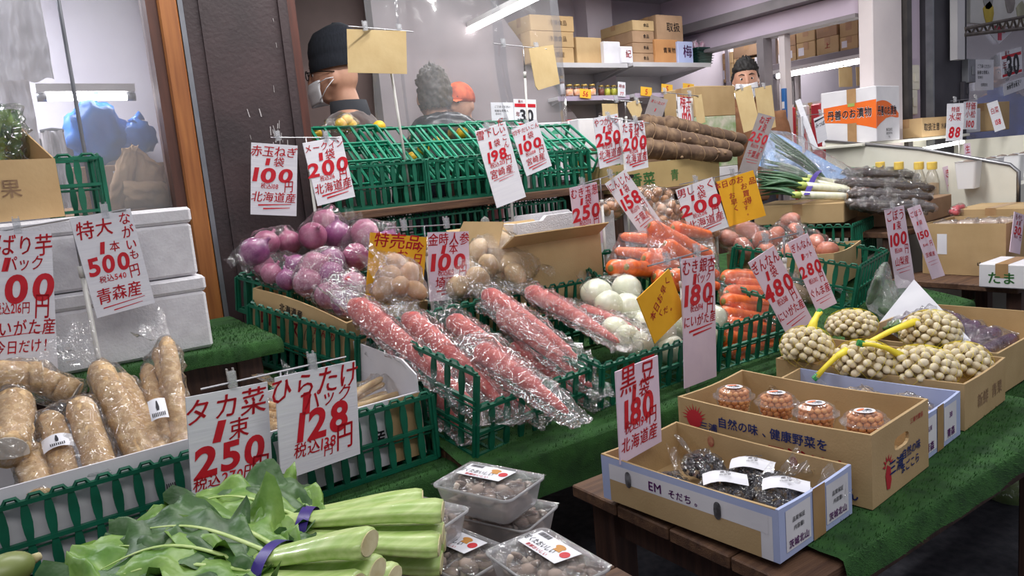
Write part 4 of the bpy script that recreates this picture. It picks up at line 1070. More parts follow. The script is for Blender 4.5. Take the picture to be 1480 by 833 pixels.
# carton of wrapped burdock
bk = open_box('carton', 'white carton with green print and one upright lid flap, in the green crate', (0.615, 1.875, cz+0.012), R(1.5), 0.42, 0.37, 0.165, mat=m_cardwhite)
fl = MB(); fl.prism([(0, 0), (0.37, 0), (0.37, 0.045), (0.30, 0.075), (0.0, 0.085)], 0.004, Matrix(((0, 0, 1, 0.206), (-1, 0, 0, 0.185), (0, 1, 0, 0.165), (0, 0, 0, 1)))); fl.build('lid_flap', m_cardwhite, bk)
k = MB(); patch(k, 0.33, 0.0, 0.419, 0.163, FM('f', 0.42, 0.37, 0.165)); k.build('kraft_corner', m_card, bk)
letters(bk, m_blk, [('産', 0.29, 0.075, 0.035, dict(heavy=1))], FM('f', 0.42, 0.37, 0.165, 0.0012))
m_burd = M('tan_shredded_burdock', lin(200, 172, 124), lin(168, 136, 92), scale=12, rough=0.6, stretch=(1, 10, 10))
for i, (lx, ly, lz, rz, lb) in enumerate(((0.10, -0.04, 0.13, 0.4, 'film bag of pale root strips against the carton flap'), (-0.10, 0.02, 0.13, 1.9, 'film bag of speckled yam slices behind the leafy greens card'), (0.0, 0.08, 0.135, 1.2, 'film bag of brown roots at the back of the white carton'))):
    Mb = Matrix.Translation((0.615, 1.875, cz+0.012)) @ Matrix.Rotation(R(1.5), 4, 'Z')
    o = thing('root_bag', lb, 'bag', Mb @ Vector((lx, ly, lz)), (0, 0, rz), 'film bags in the white carton'); ps = []
    for q in range(7):
        ps.append(root_mesh(0.19, 0.012, 0.008, bend=0.01, seed=q+i*9, ripple=0.1).build('root_strip', m_burd if i != 1 else m_yam, o, True, (-0.09, -0.045+0.015*q, 0.012*math.sin(q*2)+0.01), (rnd(-0.1, 0.1), rnd(-0.15, 0.1), rnd(-0.12, 0.12))))
    hull(world_pts(ps, o), 'film', o, m_film, 0.008, 0.006, 0.03, seed=i*5.0, tail=((-0.09, 0, 0.03), (-0.19, 0.03, 0.11), 0.16))

# ---- styrofoam boxes, carton on top
def styro(label, x0, x1, y0, y1, z0, z1):
    o = thing('styrofoam_box', label, 'box', ((x0+x1)/2, (y0+y1)/2, z0), 0, 'white styrofoam boxes')
    w, d, h = x1-x0, y1-y0, z1-z0
    MB().bbox((0, 0, (h-0.045)/2), (w-0.008, d-0.008, h-0.045), 0.008).build('body', m_styro, o)
    mb = MB(); mb.bbox((0, 0, h-0.0225), (w, d, 0.043), 0.008); mb.build('lid', m_styro, o)
    MB().box((0, -d/2+0.001, h*0.35), (0.05, 0.004, 0.018)).build('grip_recess', m_styro, o)
    return o
styro('lower white styrofoam box under the yam price cards', -0.28, 0.462, 2.20, 2.56, 0.846, 1.052)
styro('upper white styrofoam box with a worn top edge', -0.30, 0.452, 2.205, 2.55, 1.054, 1.243)
cb = open_box('carton', 'open brown carton of bagged greens on the styrofoam boxes', (-0.028, 2.36, 1.246), R(20), 0.30, 0.27, 0.150, mat=m_card2, holes='r', sag=0.0)
MB().prism([(0, 0), (0.26, 0), (0.26, 0.115), (0.20, 0.125), (0.0, 0.004)], 0.004, Matrix(((0, 0, 1, 0.147), (1, 0, 0, -0.13), (0, 1, 0, 0.149), (0, 0, 0, 1)))).build('side_flap', m_card2, cb)
letters(cb, m_card3, [('青果', 0.16, 0.08, 0.04)], FM('f', 0.30, 0.27, 0.150))
for i, (dx, dy, lb) in enumerate(((-0.10, 0.03, 'bag of crinkled green leaves standing in the carton on the styrofoam boxes'), (-0.07, -0.06, 'bag of crinkled green leaves leaning over the wall of the carton on the styrofoam boxes'))):
    c = P((6, -8)[i], (200, 215)[i], y=2.40+0.04*i); o = thing('greens_bag', lb, 'bag', c, (0, 0, i), 'bags of greens in the carton')
    lv = []
    for q in range(6):
        lf = MB(); an = q*1.05+i; d_ = Vector((math.cos(an), math.sin(an), 0))
        leaf(lf, [Vector((0, 0, -0.11)), d_*0.02+Vector((0, 0, -0.02)), d_*0.045+Vector((0, 0, 0.07))], 0.034, curl=0.4, seed=q*2.0+i, up=d_, nv=8, ruf=0.02)
        lv.append(lf.build('leaf', m_leafL if q % 2 else m_leafD, o, True))
    hull(world_pts(lv, o), 'film', o, m_film2, 0.006, 0.008, 0.03, seed=i*4.0)
crate('small green mesh crate standing on end behind the styrofoam boxes', (0.225, 2.63, 1.10), R(6), w=0.125, d=0.12, h=0.31, cx=2, cy=2, rows=4, group='green mesh crates')
# ================================================================== SLOPING TABLE: crates of bagged vegetables
SL = math.atan(0.17)
def crate_at(label, x, y, z, rz, w, d, h, cx, cy, tilt=SL, **kw):
    """crate given by its front-left bottom corner"""
    Mx = Euler((tilt, 0, rz)).to_matrix(); loc = Vector((x, y, z))-Mx @ Vector((-w/2, -d/2, 0))
    return crate(label, loc, rz, w=w, d=d, h=h, cx=cx, cy=cy, tilt=tilt, **kw), loc, Mx
crate_at('tall-sided green crate with a low front, full of bagged red carrots', 0.905, 1.575, 0.552, R(8), 0.42, 0.46, 0.225, 8, 8, rows=3, fronth=0.13, lowright=True)
crate_at('green crate of bagged white peeled onions behind the black bean card', 1.345, 1.60, 0.556, R(2), 0.48, 0.40, 0.135, 10, 8)
crate_at('green crate of bagged orange carrots beside the tilted ginkgo cards', 1.85, 1.60, 0.556, 0, 0.40, 0.36, 0.150, 8, 7)
_, c2l, c2m = crate_at('green crate under the red onion carton', 0.80, 2.05, 0.640, R(20), 0.42, 0.50, 0.185, 9, 12)
crate_at('green crate end rising behind the red onion carton', 0.735, 2.385, 0.830, R(20), 0.40, 0.27, 0.115, 9, 6, rows=1)
crate_at('green crate under the empty open carton', 1.40, 2.13, 0.652, 0, 0.50, 0.40, 0.190, 12, 9, slim=True)
crate_at('green crate of bagged orange carrots above the peeled onions', 1.775, 2.06, 0.640, R(-18), 0.43, 0.34, 0.205, 9, 7)
crate_at('green crate holding the carton of reddish potatoes', 2.79, 1.70, 0.580, R(17), 0.48, 0.52, 0.180, 10, 12)
crate_at('green crate under the carton of long leeks', 3.46, 2.10, 0.66, R(17), 0.46, 0.44, 0.185, 12, 10, tilt=0, slim=True)

# ---- red onion carton and bags
ok_w, ok_d, ok_h = 0.36, 0.44, 0.165
Mo = Euler((R(13), 0, R(20))).to_matrix(); oloc = Vector((0.795, 2.115, 0.70))-Mo @ Vector((-ok_w/2, -ok_d/2, 0))
oc = open_box('carton', 'pale brown carton with red and black print filled with red onions', oloc, R(20), ok_w, ok_d, ok_h, mat=m_card2, tilt=R(13), sag=-0.012)
letters(oc, m_red2, [('ロコ', 0.10, 0.085, 0.05, dict(heavy=1)), ('ス', 0.205, 0.082, 0.05, dict(heavy=1)), ('たんの', 0.345, 0.105, 0.026)], FM('l', ok_w, ok_d, ok_h, 0.0012))
k = MB()
for r in (0.02, 0.03, 0.04, 0.05, 0.06):
    pts = [(0.315+r*math.cos(a), 0.062+r*math.sin(a)*1.1) for a in [R(95+8*i) for i in range(12)]]
    for i in range(11): k.add([(*pts[i], 0), (*pts[i+1], 0), (pts[i+1][0]+0.003, pts[i+1][1]+0.002, 0), (pts[i][0]+0.003, pts[i][1]+0.002, 0)], [(0, 1, 2, 3)], FM('l', ok_w, ok_d, ok_h, 0.0012))
k.build('ring_print', m_blk, oc)
letters(oc, m_blk, [('北海道産', 0.19, 0.138, 0.022, dict(heavy=1))], FM('l', ok_w, ok_d, ok_h, 0.0012), 'black_lettering')
m_ronion = M('red_onion_skin', lin(142, 60, 100), lin(176, 104, 134), scale=9, rough=0.35, stretch=(3, 3, 0.6), coat=0.2)
m_ronion2 = M('deep_purple_onion_skin', lin(120, 42, 106), lin(152, 80, 128), scale=9, rough=0.35, stretch=(3, 3, 0.6), coat=0.2)
om = [onion_mesh(0.050, s).mesh('red_onion') for s in (1, 2)]
def veg_bag(name, label, items, meshes, mats, pname, group, tail=None, mat=None, seed=0.0, scale=(0.9, 1.1), grow=0.005, rough=0.005, cut=0.03, cat='bag', tie=None):
    """items: (px, py, y) centres of the vegetables"""
    pts = [P(a, b, y=c) for a, b, c in items]; ctr = sum(pts, Vector())/len(pts)
    o = thing(name, label, cat, ctr, 0, group); ps = []
    for i, p in enumerate(pts):
        v = put(meshes[i % len(meshes)], pname, mats[i % len(mats)], o, True, p-ctr, (rnd(-1.2, 1.2), rnd(-1.2, 1.2), rnd(0, 6.28)))
        if not meshes[i % len(meshes)].materials[0] == mats[i % len(mats)]:
            v.material_slots[0].link = 'OBJECT'; v.material_slots[0].material = mats[i % len(mats)]
        q = rnd(*scale); v.scale = (q, q, q); ps.append(v)
    tl_ = None
    if tail: a = P(*tail[0][:2], y=tail[0][2])-ctr; b = P(*tail[1][:2], y=tail[1][2])-ctr; tl_ = (a, b, tail[2])
    hull(world_pts(ps, o), 'film', o, mat or m_film, grow, rough, cut, seed=seed, tail=tl_)
    if tie:
        c = P(*tie[:2], y=tie[2])-ctr; MB().tube([c, c+Vector((0.008, 0, 0.006)), c+Vector((0.02, 0, 0.004))], 0.006, n=8).build('tie', m_red, o, True)
    return o
RO = [m_ronion, m_ronion2]
G_ = 'bags of red onions'
veg_bag('onion_bag', 'bag of two red onions against the dark post', [(385, 352, 2.56), (368, 365, 2.50), (418, 352, 2.60)], om, RO, 'red_onion', G_, ((360, 350, 2.5), (345, 388, 2.46), 0.08), seed=1)
veg_bag('onion_bag', 'bag of red onions at the top of the heap below the potato price card', [(452, 342, 2.48), (488, 342, 2.52), (470, 322, 2.56)], om, RO, 'red_onion', G_, ((500, 325, 2.5), (512, 306, 2.5), 0.06), seed=2)
veg_bag('onion_bag', 'bag of red onions next to the yellow sale card', [(528, 338, 2.46), (560, 352, 2.42), (515, 372, 2.38)], om, RO, 'red_onion', G_, ((555, 335, 2.42), (575, 326, 2.4), 0.08), seed=3)
veg_bag('onion_bag', 'bag of small red onions by the carton wall', [(392, 396, 2.44), (415, 405, 2.38), (382, 384, 2.50), (428, 385, 2.44)], om, RO, 'red_onion', G_, None, seed=4, scale=(0.7, 0.85))
veg_bag('onion_bag', 'bag of red onions in the middle of the heap with a red tie', [(455, 385, 2.34), (478, 400, 2.30), (445, 410, 2.30), (480, 378, 2.36)], om, RO, 'red_onion', G_, ((478, 400, 2.25), (520, 405, 2.2), 0.12), m_film2, seed=5, scale=(0.85, 1.0), tie=(500, 405, 2.2))
veg_bag('onion_bag', 'bag of red onions in the carton corner beside the carrots', [(475, 428, 2.22), (500, 440, 2.16), (510, 412, 2.22)], om, RO, 'red_onion', G_, ((505, 415, 2.18), (545, 410, 2.12), 0.16), m_film2, seed=6, scale=(0.8, 0.9))

# ---- long red carrots, each in its own bag
m_kin = M('pinkish_red_carrot_skin', lin(206, 92, 82), lin(184, 66, 64), scale=10, rough=0.4, bump=0.5, bscale=40, stretch=(8, 1, 1))
def kintoki(label, head, tip, r=0.033, seed=0.0, tail=None, bend=0.01, mat=None):
    A, B = P(*head[:2], y=head[2]), P(*tip[:2], y=tip[2]); L = (B-A).length
    o = thing('carrot_bag', label, 'bag', A, 0, 'long red carrots bagged singly')
    c = root_mesh(L, r, r*0.26, bend=bend, ripple=0.10, n=16, m=34, seed=seed, tipk=4, headk=0.08, tp=1.45).build('carrot', m_kin, o, True)
    setm(c, frame(Vector(), B-A))
    crown = MB().lathe([(r*0.42, 0.0), (r*0.30, 0.006), (0.0, 0.007)], n=10).build('crown', m_stalkend if 'cut_stalk_end' in D.materials else m_kin, c, True, (0.001, 0, 0), (0, -PI/2, 0))
    pts = [lm(c) @ v.co for v in list(c.data.vertices)[::3]]
    d = (B-A).normalized(); sd = d.cross(Vector((0, 0, 1))).normalized()
    pts += [d*(L+0.05)+sd*0.040, d*(L+0.05)-sd*0.040, d*(-0.05)+sd*0.055+Vector((0, 0, 0.015)), d*(-0.05)-sd*0.055+Vector((0, 0, 0.01)), d*L*0.5+sd*0.058, d*L*0.5-sd*0.058, d*L*0.85+sd*0.05, d*L*0.85-sd*0.05]
    tl_ = None
    if tail: tl_ = (d*-0.01, P(*tail[:2], y=tail[2])-A, tail[3])
    hull(pts, 'film', o, m_film2, 0.005, 0.008, 0.018, seed=seed, tail=tl_, fs=30)
    return o
kintoki('bagged long red carrot along the tall crate side, thick head by the carton', (508, 438, 2.00), (690, 592, 1.60), 0.036, 1.0, (470, 408, 2.05, 0.14))
kintoki('bagged long red carrot with its tip poking past the crate corner', (586, 458, 1.99), (735, 594, 1.57), 0.036, 2.0, (560, 372, 2.10, 0.20))
kintoki('bagged long red carrot below the pink carrot price card', (650, 462, 2.00), (792, 566, 1.60), 0.034, 3.0, (628, 410, 2.08, 0.18))
kintoki('bagged red carrot lying furthest up beside the potatoes', (700, 424, 2.06), (838, 520, 1.67), 0.034, 4.0, (680, 395, 2.12, 0.16))
kintoki('bagged red carrot lying across two others, blunt head raised', (722, 452, 1.97), (856, 560, 1.60), 0.035, 5.0, None)
kintoki('bagged slender red carrot reaching to the peeled onions', (762, 420, 2.07), (896, 496, 1.66), 0.032, 6.0, (735, 405, 2.1, 0.14))
kintoki('bagged short red carrot resting on the peeled onions', (838, 448, 1.92), (926, 480, 1.66), 0.026, 7.0, None)
kintoki('bagged red carrot hanging over the low crate front, dark tip', (690, 505, 1.74), (822, 598, 1.42), 0.031, 8.0, None)
kintoki('bagged red carrot in the lower layer behind the crate corner', (560, 512, 1.98), (668, 622, 1.66), 0.030, 9.0, None)
kintoki('bagged red carrot in the lower layer under the crossing carrots', (640, 520, 1.90), (770, 600, 1.62), 0.030, 10.0, None)
kintoki('bagged red carrot in the lower layer near the white onion crate', (740, 500, 1.90), (850, 578, 1.63), 0.030, 11.0, None)

# ---- peeled onions
m_wonion = M('white_peeled_onion', lin(238, 238, 218), lin(222, 226, 194), scale=6, rough=0.3, stretch=(2, 2, 0.5), coat=0.2)
wm = [MB().ell((0, 0, 0), (1, 1, 0.88), 18, 12, f=lambda v: 0.054*(1+0.03*nz(v, 2, s))).mesh('peeled_onion') for s in (1, 5)]
W_ = 'bags of white peeled onions'
veg_bag('peeled_onion_bag', 'bag of white peeled onions heaped at the back of their crate', [(862, 424, 1.92), (905, 418, 1.94), (905, 448, 1.84), (880, 440, 1.86)], wm, [m_wonion], 'peeled_onion', W_, ((850, 420, 1.9), (842, 395, 1.92), 0.1), seed=21)
veg_bag('peeled_onion_bag', 'bag of white peeled onions under the short red carrot', [(905, 492, 1.70), (935, 470, 1.74), (890, 480, 1.74), (925, 500, 1.66)], wm, [m_wonion], 'peeled_onion', W_, None, seed=22, scale=(0.85, 1.0))
veg_bag('peeled_onion_bag', 'bag of white peeled onions behind the yellow diamond card', [(962, 440, 1.80), (955, 480, 1.70), (990, 470, 1.72), (968, 505, 1.66)], wm, [m_wonion], 'peeled_onion', W_, None, seed=23, scale=(0.85, 1.0))
veg_bag('peeled_onion_bag', 'bag of white peeled onions at the crate end by the orange carrots', [(1012, 452, 1.74), (1032, 460, 1.70), (1020, 485, 1.66)], wm, [m_wonion], 'peeled_onion', W_, None, seed=24, scale=(0.8, 0.95))

# ---- orange carrots
m_car = M('orange_carrot_skin', lin(236, 116, 44), lin(222, 96, 34), scale=8, rough=0.35, bump=0.3, bscale=30, stretch=(9, 1, 1), coat=0.2)
m_ctop = M('carrot_crown_green', lin(150, 138, 70), lin(116, 110, 50), scale=50, rough=0.7)
cm_ = [root_mesh(0.235, 0.034, 0.017, bend=0.006, ripple=0.06, n=16, m=26, seed=s, tipk=4, headk=0.10).mesh('carrot') for s in (1.0, 2.0, 3.0)]
ct_ = MB().lathe([(0.014, -0.004), (0.013, 0.002), (0.006, 0.004), (0.0, 0.004)], n=12).mesh('crown')
def carrot_bag(label, items, seed, tail=None):
    P0 = P(*items[0][0][:2], y=items[0][0][2])
    o = thing('carrot_bag', label, 'bag', P0, 0, 'bags of orange carrots'); pts = []
    for i, (h, t) in enumerate(items):
        A, B = P(*h[:2], y=h[2])-P0, P(*t[:2], y=t[2])-P0
        c = put(cm_[i % 3], 'carrot', m_car, o, True); setm(c, frame(A, B) @ Matrix.Scale(min(1.25, max(0.8, (B-A).length/0.235)), 4, (1, 0, 0)))
        put(ct_, 'crown', m_ctop, c, True, (0.002, 0, 0), (0, -PI/2, 0))
        pts += [lm(c) @ v.co for v in list(c.data.vertices)[::4]]
    tl_ = None
    if tail: tl_ = (P(*tail[0][:2], y=tail[0][2])-P0, P(*tail[1][:2], y=tail[1][2])-P0, tail[2])
    hull(pts, 'film', o, m_film, 0.004, 0.004, 0.035, seed=seed, tail=tl_)
carrot_bag('bag of orange carrots stacked at the onion side of the upper crate', [((996, 352, 2.10), (880, 340, 2.24)), ((990, 372, 2.05), (878, 362, 2.18)), ((882, 388, 1.98), (960, 384, 2.06)), ((905, 386, 1.95), (985, 398, 2.0)), ((930, 374, 2.05), (1000, 390, 2.02))], 31)
carrot_bag('bag of orange carrots on top with green-tipped crowns', [((938, 326, 2.16), (1035, 372, 2.02)), ((960, 352, 2.06), (1040, 400, 1.96)), ((972, 330, 2.16), (1028, 340, 2.14)), ((945, 400, 1.94), (1005, 420, 1.90)), ((970, 398, 1.92), (1040, 415, 1.90))], 32, ((960, 330, 2.1), (930, 300, 2.12), 0.1))
carrot_bag('bag of orange carrots behind the tall peeled shellfish card', [((1045, 402, 1.90), (1128, 400, 1.86)), ((1050, 424, 1.84), (1135, 420, 1.80)), ((1045, 436, 1.80), (1128, 440, 1.76)), ((1060, 412, 1.88), (1140, 412, 1.84))], 33)
carrot_bag('bag of orange carrots low in the crate beside the ginkgo card', [((1040, 455, 1.74), (1120, 462, 1.72)), ((1048, 470, 1.70), (1125, 476, 1.68)), ((1060, 448, 1.78), (1130, 448, 1.76)), ((1045, 490, 1.67), (1130, 492, 1.66))], 34, ((1100, 455, 1.7), (1120, 470, 1.66), 0.1))
carrot_bag('bag of orange carrots at the bottom of the street-side crate', [((1050, 510, 1.65), (1120, 500, 1.65)), ((1058, 525, 1.64), (1118, 515, 1.64)), ((1070, 500, 1.70), (1130, 490, 1.72))], 35)

# ---- pale potatoes beside the red carrots
m_pot = M('pale_potato_skin', lin(206, 178, 136), lin(182, 150, 108), scale=12, rough=0.6, bump=0.3, bscale=60)
pm_ = [potato_mesh(0.040, 1.25, s).mesh('potato') for s in (1, 2, 3, 4)]
PG = 'bags of potatoes'
veg_bag('potato_bag', 'bag of pale potatoes beside the open carton with a red tied neck', [(690, 362, 2.24), (722, 352, 2.28), (752, 362, 2.26), (735, 382, 2.18), (705, 385, 2.16), (765, 378, 2.22), (745, 398, 2.12)], pm_, [m_pot], 'potato', PG, ((760, 380, 2.2), (795, 382, 2.18), 0.1), m_film2, seed=41)
veg_bag('potato_bag', 'bag of pale potatoes behind the pink carrot card', [(672, 385, 2.22), (650, 395, 2.2), (690, 405, 2.12), (662, 415, 2.12), (640, 375, 2.28), (620, 360, 2.32)], pm_, [m_pot], 'potato', PG, ((680, 395, 2.15), (735, 420, 2.05), 0.2), m_film2, seed=42)
m_ging = M('tan_ginger_skin', lin(202, 158, 112), lin(180, 134, 90), scale=14, rough=0.55)
veg_bag('ginger_bag', 'tall film bag of tan ginger in front of the yellow sale card', [(565, 398, 2.10), (578, 415, 2.06), (555, 418, 2.08), (590, 398, 2.1), (600, 420, 2.05), (572, 380, 2.14)], pm_, [m_ging], 'ginger_root', 'bags of ginger', ((560, 385, 2.12), (545, 345, 2.16), 0.12), m_film2, seed=43, scale=(0.7, 0.95))
nk = thing('neck_bag', 'clear bag neck with a red tie standing beside the open carton', 'bag', P(704, 352, y=2.42), 0)
q0 = P(704, 348, y=2.42); q1 = P(700, 312, y=2.42)-q0
MB().lathe([(0.006, 0.0), (0.008, 0.015), (0.020, 0.045), (0.023, 0.07), (0.016, 0.095), (0.0, 0.105)], n=14, sy=0.5).build('film', m_filmh, nk, True)
MB().lathe([(0.0085, -0.006), (0.0095, 0.0), (0.0085, 0.006)], n=12).build('tie', m_red, nk, True)
MB().lathe([(0.030, -0.05), (0.026, -0.03), (0.007, -0.004)], n=14).build('bag_body', m_filmh, nk, True)

# ---- open carton and white foam tray behind it
oc2 = open_box('carton', 'open empty brown carton with bent flaps in a green crate', (1.66, 2.34, 0.685), R(-1), 0.46, 0.34, 0.315, mat=m_card)
for nm, poly, Mx in (('flap', [(0, 0), (0.44, 0), (0.43, 0.09), (0.01, 0.09)], T(-0.22, -0.168, 0.312, R(150), 0, 0)),
                     ('flap', [(0, 0), (0.32, 0), (0.30, 0.10), (0.02, 0.10)], T(-0.228, 0.16, 0.313, R(62), 0, R(-90))),
                     ('flap', [(0, 0), (0.44, 0), (0.43, 0.09), (0.01, 0.09)], T(-0.22, 0.165, 0.313, R(38), 0, 0))):
    MB().prism(poly, 0.004, Mx).build(nm, m_card, oc2)
wt = thing('foam_tray', 'white foam box with scalloped rim behind the open carton', 'box', (1.99, 2.60, 0.735), R(2))
w_, d_, h_ = 0.54, 0.20, 0.315
mb = MB()
def rim(u): return h_+0.018*(1 if 0.28 < u < 0.85 else 0)
for yy, nm in ((-d_/2, 'front_wall'), (d_/2, 'back_wall')):
    mb = MB(); pts = [(-w_/2+w_*i/24, rim(i/24)) for i in range(25)]
    mb.prism([(-w_/2, 0)]+[(w_/2, 0)]+pts[::-1], 0.022, Matrix(((1, 0, 0, 0), (0, 0, 1, yy), (0, 1, 0, 0), (0, 0, 0, 1)))); mb.build(nm, m_styro, wt)
for s in (-1, 1): MB().box((s*w_/2, 0, h_/2), (0.022, d_, h_)).build('end_wall', m_styro, wt)
MB().box((0, 0, 0.012), (w_, d_, 0.022)).build('bottom', m_styro, wt)

# ---- small brown onions in film
m_sh = M('small_brown_onion_skin', lin(206, 158, 116), lin(176, 122, 82), scale=20, rough=0.4, stretch=(3, 3, 0.6), coat=0.2)
sm_ = [onion_mesh(0.021, s).mesh('small_onion') for s in (1, 2)]
SG = 'bags of small brown onions'
def cluster(px, py, y, n, sx, sy, sdp): return [(px+sx*math.sin(i*2.4)*math.sqrt((i+.5)/n), py+sy*math.cos(i*2.4)*math.sqrt((i+.5)/n), y+sdp*math.cos(i*1.7)) for i in range(n)]
veg_bag('small_onion_bag', 'bag of small brown onions with a green strip label beside the leaning carrot card', cluster(940, 292, 2.50, 16, 34, 20, 0.03), sm_, [m_sh], 'small_onion', SG, ((930, 280, 2.5), (915, 268, 2.5), 0.1), m_film2, seed=51)
veg_bag('small_onion_bag', 'bag of small brown onions tucked behind the large white potato card', cluster(970, 318, 2.36, 18, 32, 22, 0.03), sm_, [m_sh], 'small_onion', SG, None, m_film2, seed=52)
veg_bag('small_onion_bag', 'bag of small brown onions against the foam tray', cluster(885, 302, 2.52, 10, 22, 8, 0.03), sm_, [m_sh], 'small_onion', SG, None, m_film2, seed=53)
veg_bag('small_onion_bag', 'bag of small brown onions under the yellow bargain card', cluster(1018, 340, 2.28, 10, 22, 16, 0.03), sm_, [m_sh], 'small_onion', SG, None, m_film2, seed=54)

# ---- reddish potatoes in a carton
rp = open_box('carton', 'brown carton with a torn pale rim holding bags of reddish potatoes', (3.02, 2.12, 0.645), R(17), 0.44, 0.47, 0.155, mat=m_card, sag=0.01)
m_rpot = M('reddish_potato_skin', lin(206, 128, 100), lin(186, 104, 82), scale=10, rough=0.4, coat=0.2)
RP = 'bags of reddish potatoes'
veg_bag('potato_bag', 'bag of reddish potatoes leaning out of the carton towards the leeks', [(1150, 335, 2.15), (1180, 350, 2.06), (1195, 362, 2.0), (1165, 362, 2.04)], pm_, [m_rpot], 'potato', RP, ((1150, 340, 2.1), (1130, 325, 2.12), 0.1), m_film, seed=61, scale=(0.9, 1.05))
veg_bag('potato_bag', 'bag of reddish potatoes under the yellow bargain card corner', [(1080, 335, 2.28), (1052, 345, 2.26), (1100, 350, 2.2), (1075, 360, 2.18)], pm_, [m_rpot], 'potato', RP, None, m_film2, seed=62, scale=(1.0, 1.2))
veg_bag('potato_bag', 'bag of reddish potatoes on the heap with one on top', [(1142, 318, 2.26), (1120, 342, 2.2), (1110, 365, 2.12), (1140, 368, 2.08)], pm_, [m_rpot], 'potato', RP, ((1130, 320, 2.2), (1155, 318, 2.24), 0.1), m_film, seed=63, scale=(0.9, 1.1))
m_taro = M('brown_taro_skin', lin(150, 122, 88), lin(118, 92, 64), scale=16, rough=0.7)
veg_bag('taro_bag', 'bag of brown taro between the two tilted ginkgo cards', [(1140, 400, 1.96), (1165, 410, 1.92), (1190, 412, 1.90), (1150, 425, 1.88), (1175, 432, 1.86)], pm_, [m_taro], 'taro', 'bags of taro', ((1195, 412, 1.86), (1225, 425, 1.80), 0.14), m_film2, seed=64, scale=(0.9, 1.2))
veg_bag('cucumber_bag', 'film bag with green cucumbers beside the grey folded flap', [(1255, 440, 1.62), (1270, 446, 1.6), (1262, 432, 1.64)], [root_mesh(0.16, 0.014, 0.012, seed=3, bend=0.02).mesh('cucumber')], [M('cucumber_green', lin(70, 104, 62), lin(48, 80, 44), scale=20, rough=0.4)], 'cucumber', 'bags of cucumbers', ((1290, 425, 1.6), (1318, 412, 1.62), 0.12), m_filmh, seed=65)

# ---- long leeks
lk_rz = R(20); lkl = Vector((3.565, 2.205, 0.852))
lb_w, lb_d, lb_h = 0.40, 0.46, 0.105
Mlk = Matrix.Rotation(lk_rz, 3, 'Z'); lc = lkl-Mlk @ Vector((-lb_w/2, -lb_d/2, 0))
lbx = closed_box('shallow brown carton with a round punched hole under the leeks', lc, lk_rz, lb_w, lb_d, lb_h, mat=m_card)
MB().lathe([(0.0, 0.0), (0.016, 0.0)], n=14).build('punched_hole', m_hole, lbx, False, (0.06, -lb_d/2-0.002, 0.065), (PI/2, 0, 0))
m_lwhite = M('white_leek_stem', lin(236, 232, 214), lin(222, 222, 190), scale=6, rough=0.35, stretch=(8, 1, 1), coat=0.2)
m_lgreen = M('dark_leek_leaf', lin(72, 108, 74), lin(48, 84, 58), scale=6, rough=0.4, stretch=(1, 8, 8))
m_lyel = M('yellow_green_leek_neck', lin(196, 208, 118), lin(170, 190, 90), scale=6, rough=0.4)
m_lroot = M('leek_root_plate', lin(168, 136, 98), lin(140, 108, 74), scale=60, rough=0.9)
def leek(label, root_, neck, tip, r=0.017, seed=0):
    A, N, Tt = P(*root_[:2], y=root_[2]), P(*neck[:2], y=neck[2]), P(*tip[:2], y=tip[2])
    o = thing('leek', label, 'vegetable', A, 0, 'long leeks'); N -= A; Tt -= A
    st = MB().tube([Vector(), N*0.15, N*0.6, N*0.9], [r*0.9, r, r, r*1.05], n=12).build('white_stem', m_lwhite, o, True)
    MB().tube([N*0.88, N*1.0, N*1.08], [r*1.05, r*1.1, r*0.9], n=12, flat=0.85).build('neck', m_lyel, o, True)
    MB().lathe([(r*0.9, 0.0), (r*0.7, 0.010), (0.0, 0.012)], n=12).build('root_plate', m_lroot, o, True, None, (-N).to_track_quat('Z', 'Y').to_euler())
    ax = (Tt-N); sd = ax.cross(Vector((0, 0, 1))).normalized()
    for i in range(7):
        e = Tt+sd*rnd(-0.06, 0.06)+Vector((0, 0, rnd(-0.03, 0.035)))
        pts = curve3([N, N.lerp(e, 0.4)+Vector((0, 0, rnd(0.0, 0.03))), e], 6); n = len(pts)
        MB().tube(pts, [r*1.5*(math.sin(PI*min(0.97, 0.30+0.66*k/(n-1)))**0.8) for k in range(n)], n=10, flat=0.32).build('leaf', m_lgreen, o, True)
    return o
for i, (rt_, nk_, tp_, lb) in enumerate((((1222, 284, 2.24), (1150, 282, 2.40), (1098, 278, 2.60), 'leek nearest the street in the tied row on the carton'),
        ((1236, 280, 2.27), (1160, 274, 2.44), (1092, 262, 2.64), 'leek second from the street in the tied row'),
        ((1250, 279, 2.32), (1165, 262, 2.48), (1096, 250, 2.70), 'leek in the middle of the tied row with spread leaves'),
        ((1258, 276, 2.36), (1172, 258, 2.52), (1104, 238, 2.74), 'leek at the back of the tied row'),
        ((1226, 275, 2.28), (1158, 268, 2.42), (1100, 270, 2.60), 'leek lying on top of the tied row'),
        ((1262, 280, 2.38), (1190, 262, 2.52), (1120, 212, 2.72), 'leek with long leaves rising into the clear film'),
        ((1268, 279, 2.42), (1195, 262, 2.56), (1112, 198, 2.78), 'leek in the film with the longest yellow-green leaves'))):
    leek(lb, rt_, nk_, tp_, 0.020, i)
tp2 = thing('binding_tape', 'purple binding tape around the row of leeks', 'tape', P(1165, 276, y=2.38), 0)
a, b = P(1166, 288, y=2.345)-P(1165, 276, y=2.38), P(1186, 252, y=2.50)-P(1165, 276, y=2.38)
MB().grid(lambda i, j: Vector(a).lerp(Vector(b), j)+Vector((0.03*(i-0.5), -0.015*(i-0.5), 0.022*math.sin(PI*j)+0.022)), 2, 10).build('band', m_vtape, tp2, True)
bs = thing('blue_sheet', 'pale blue plastic sheet sloping behind the leeks', 'sheet', P(1170, 250, y=2.75), 0)
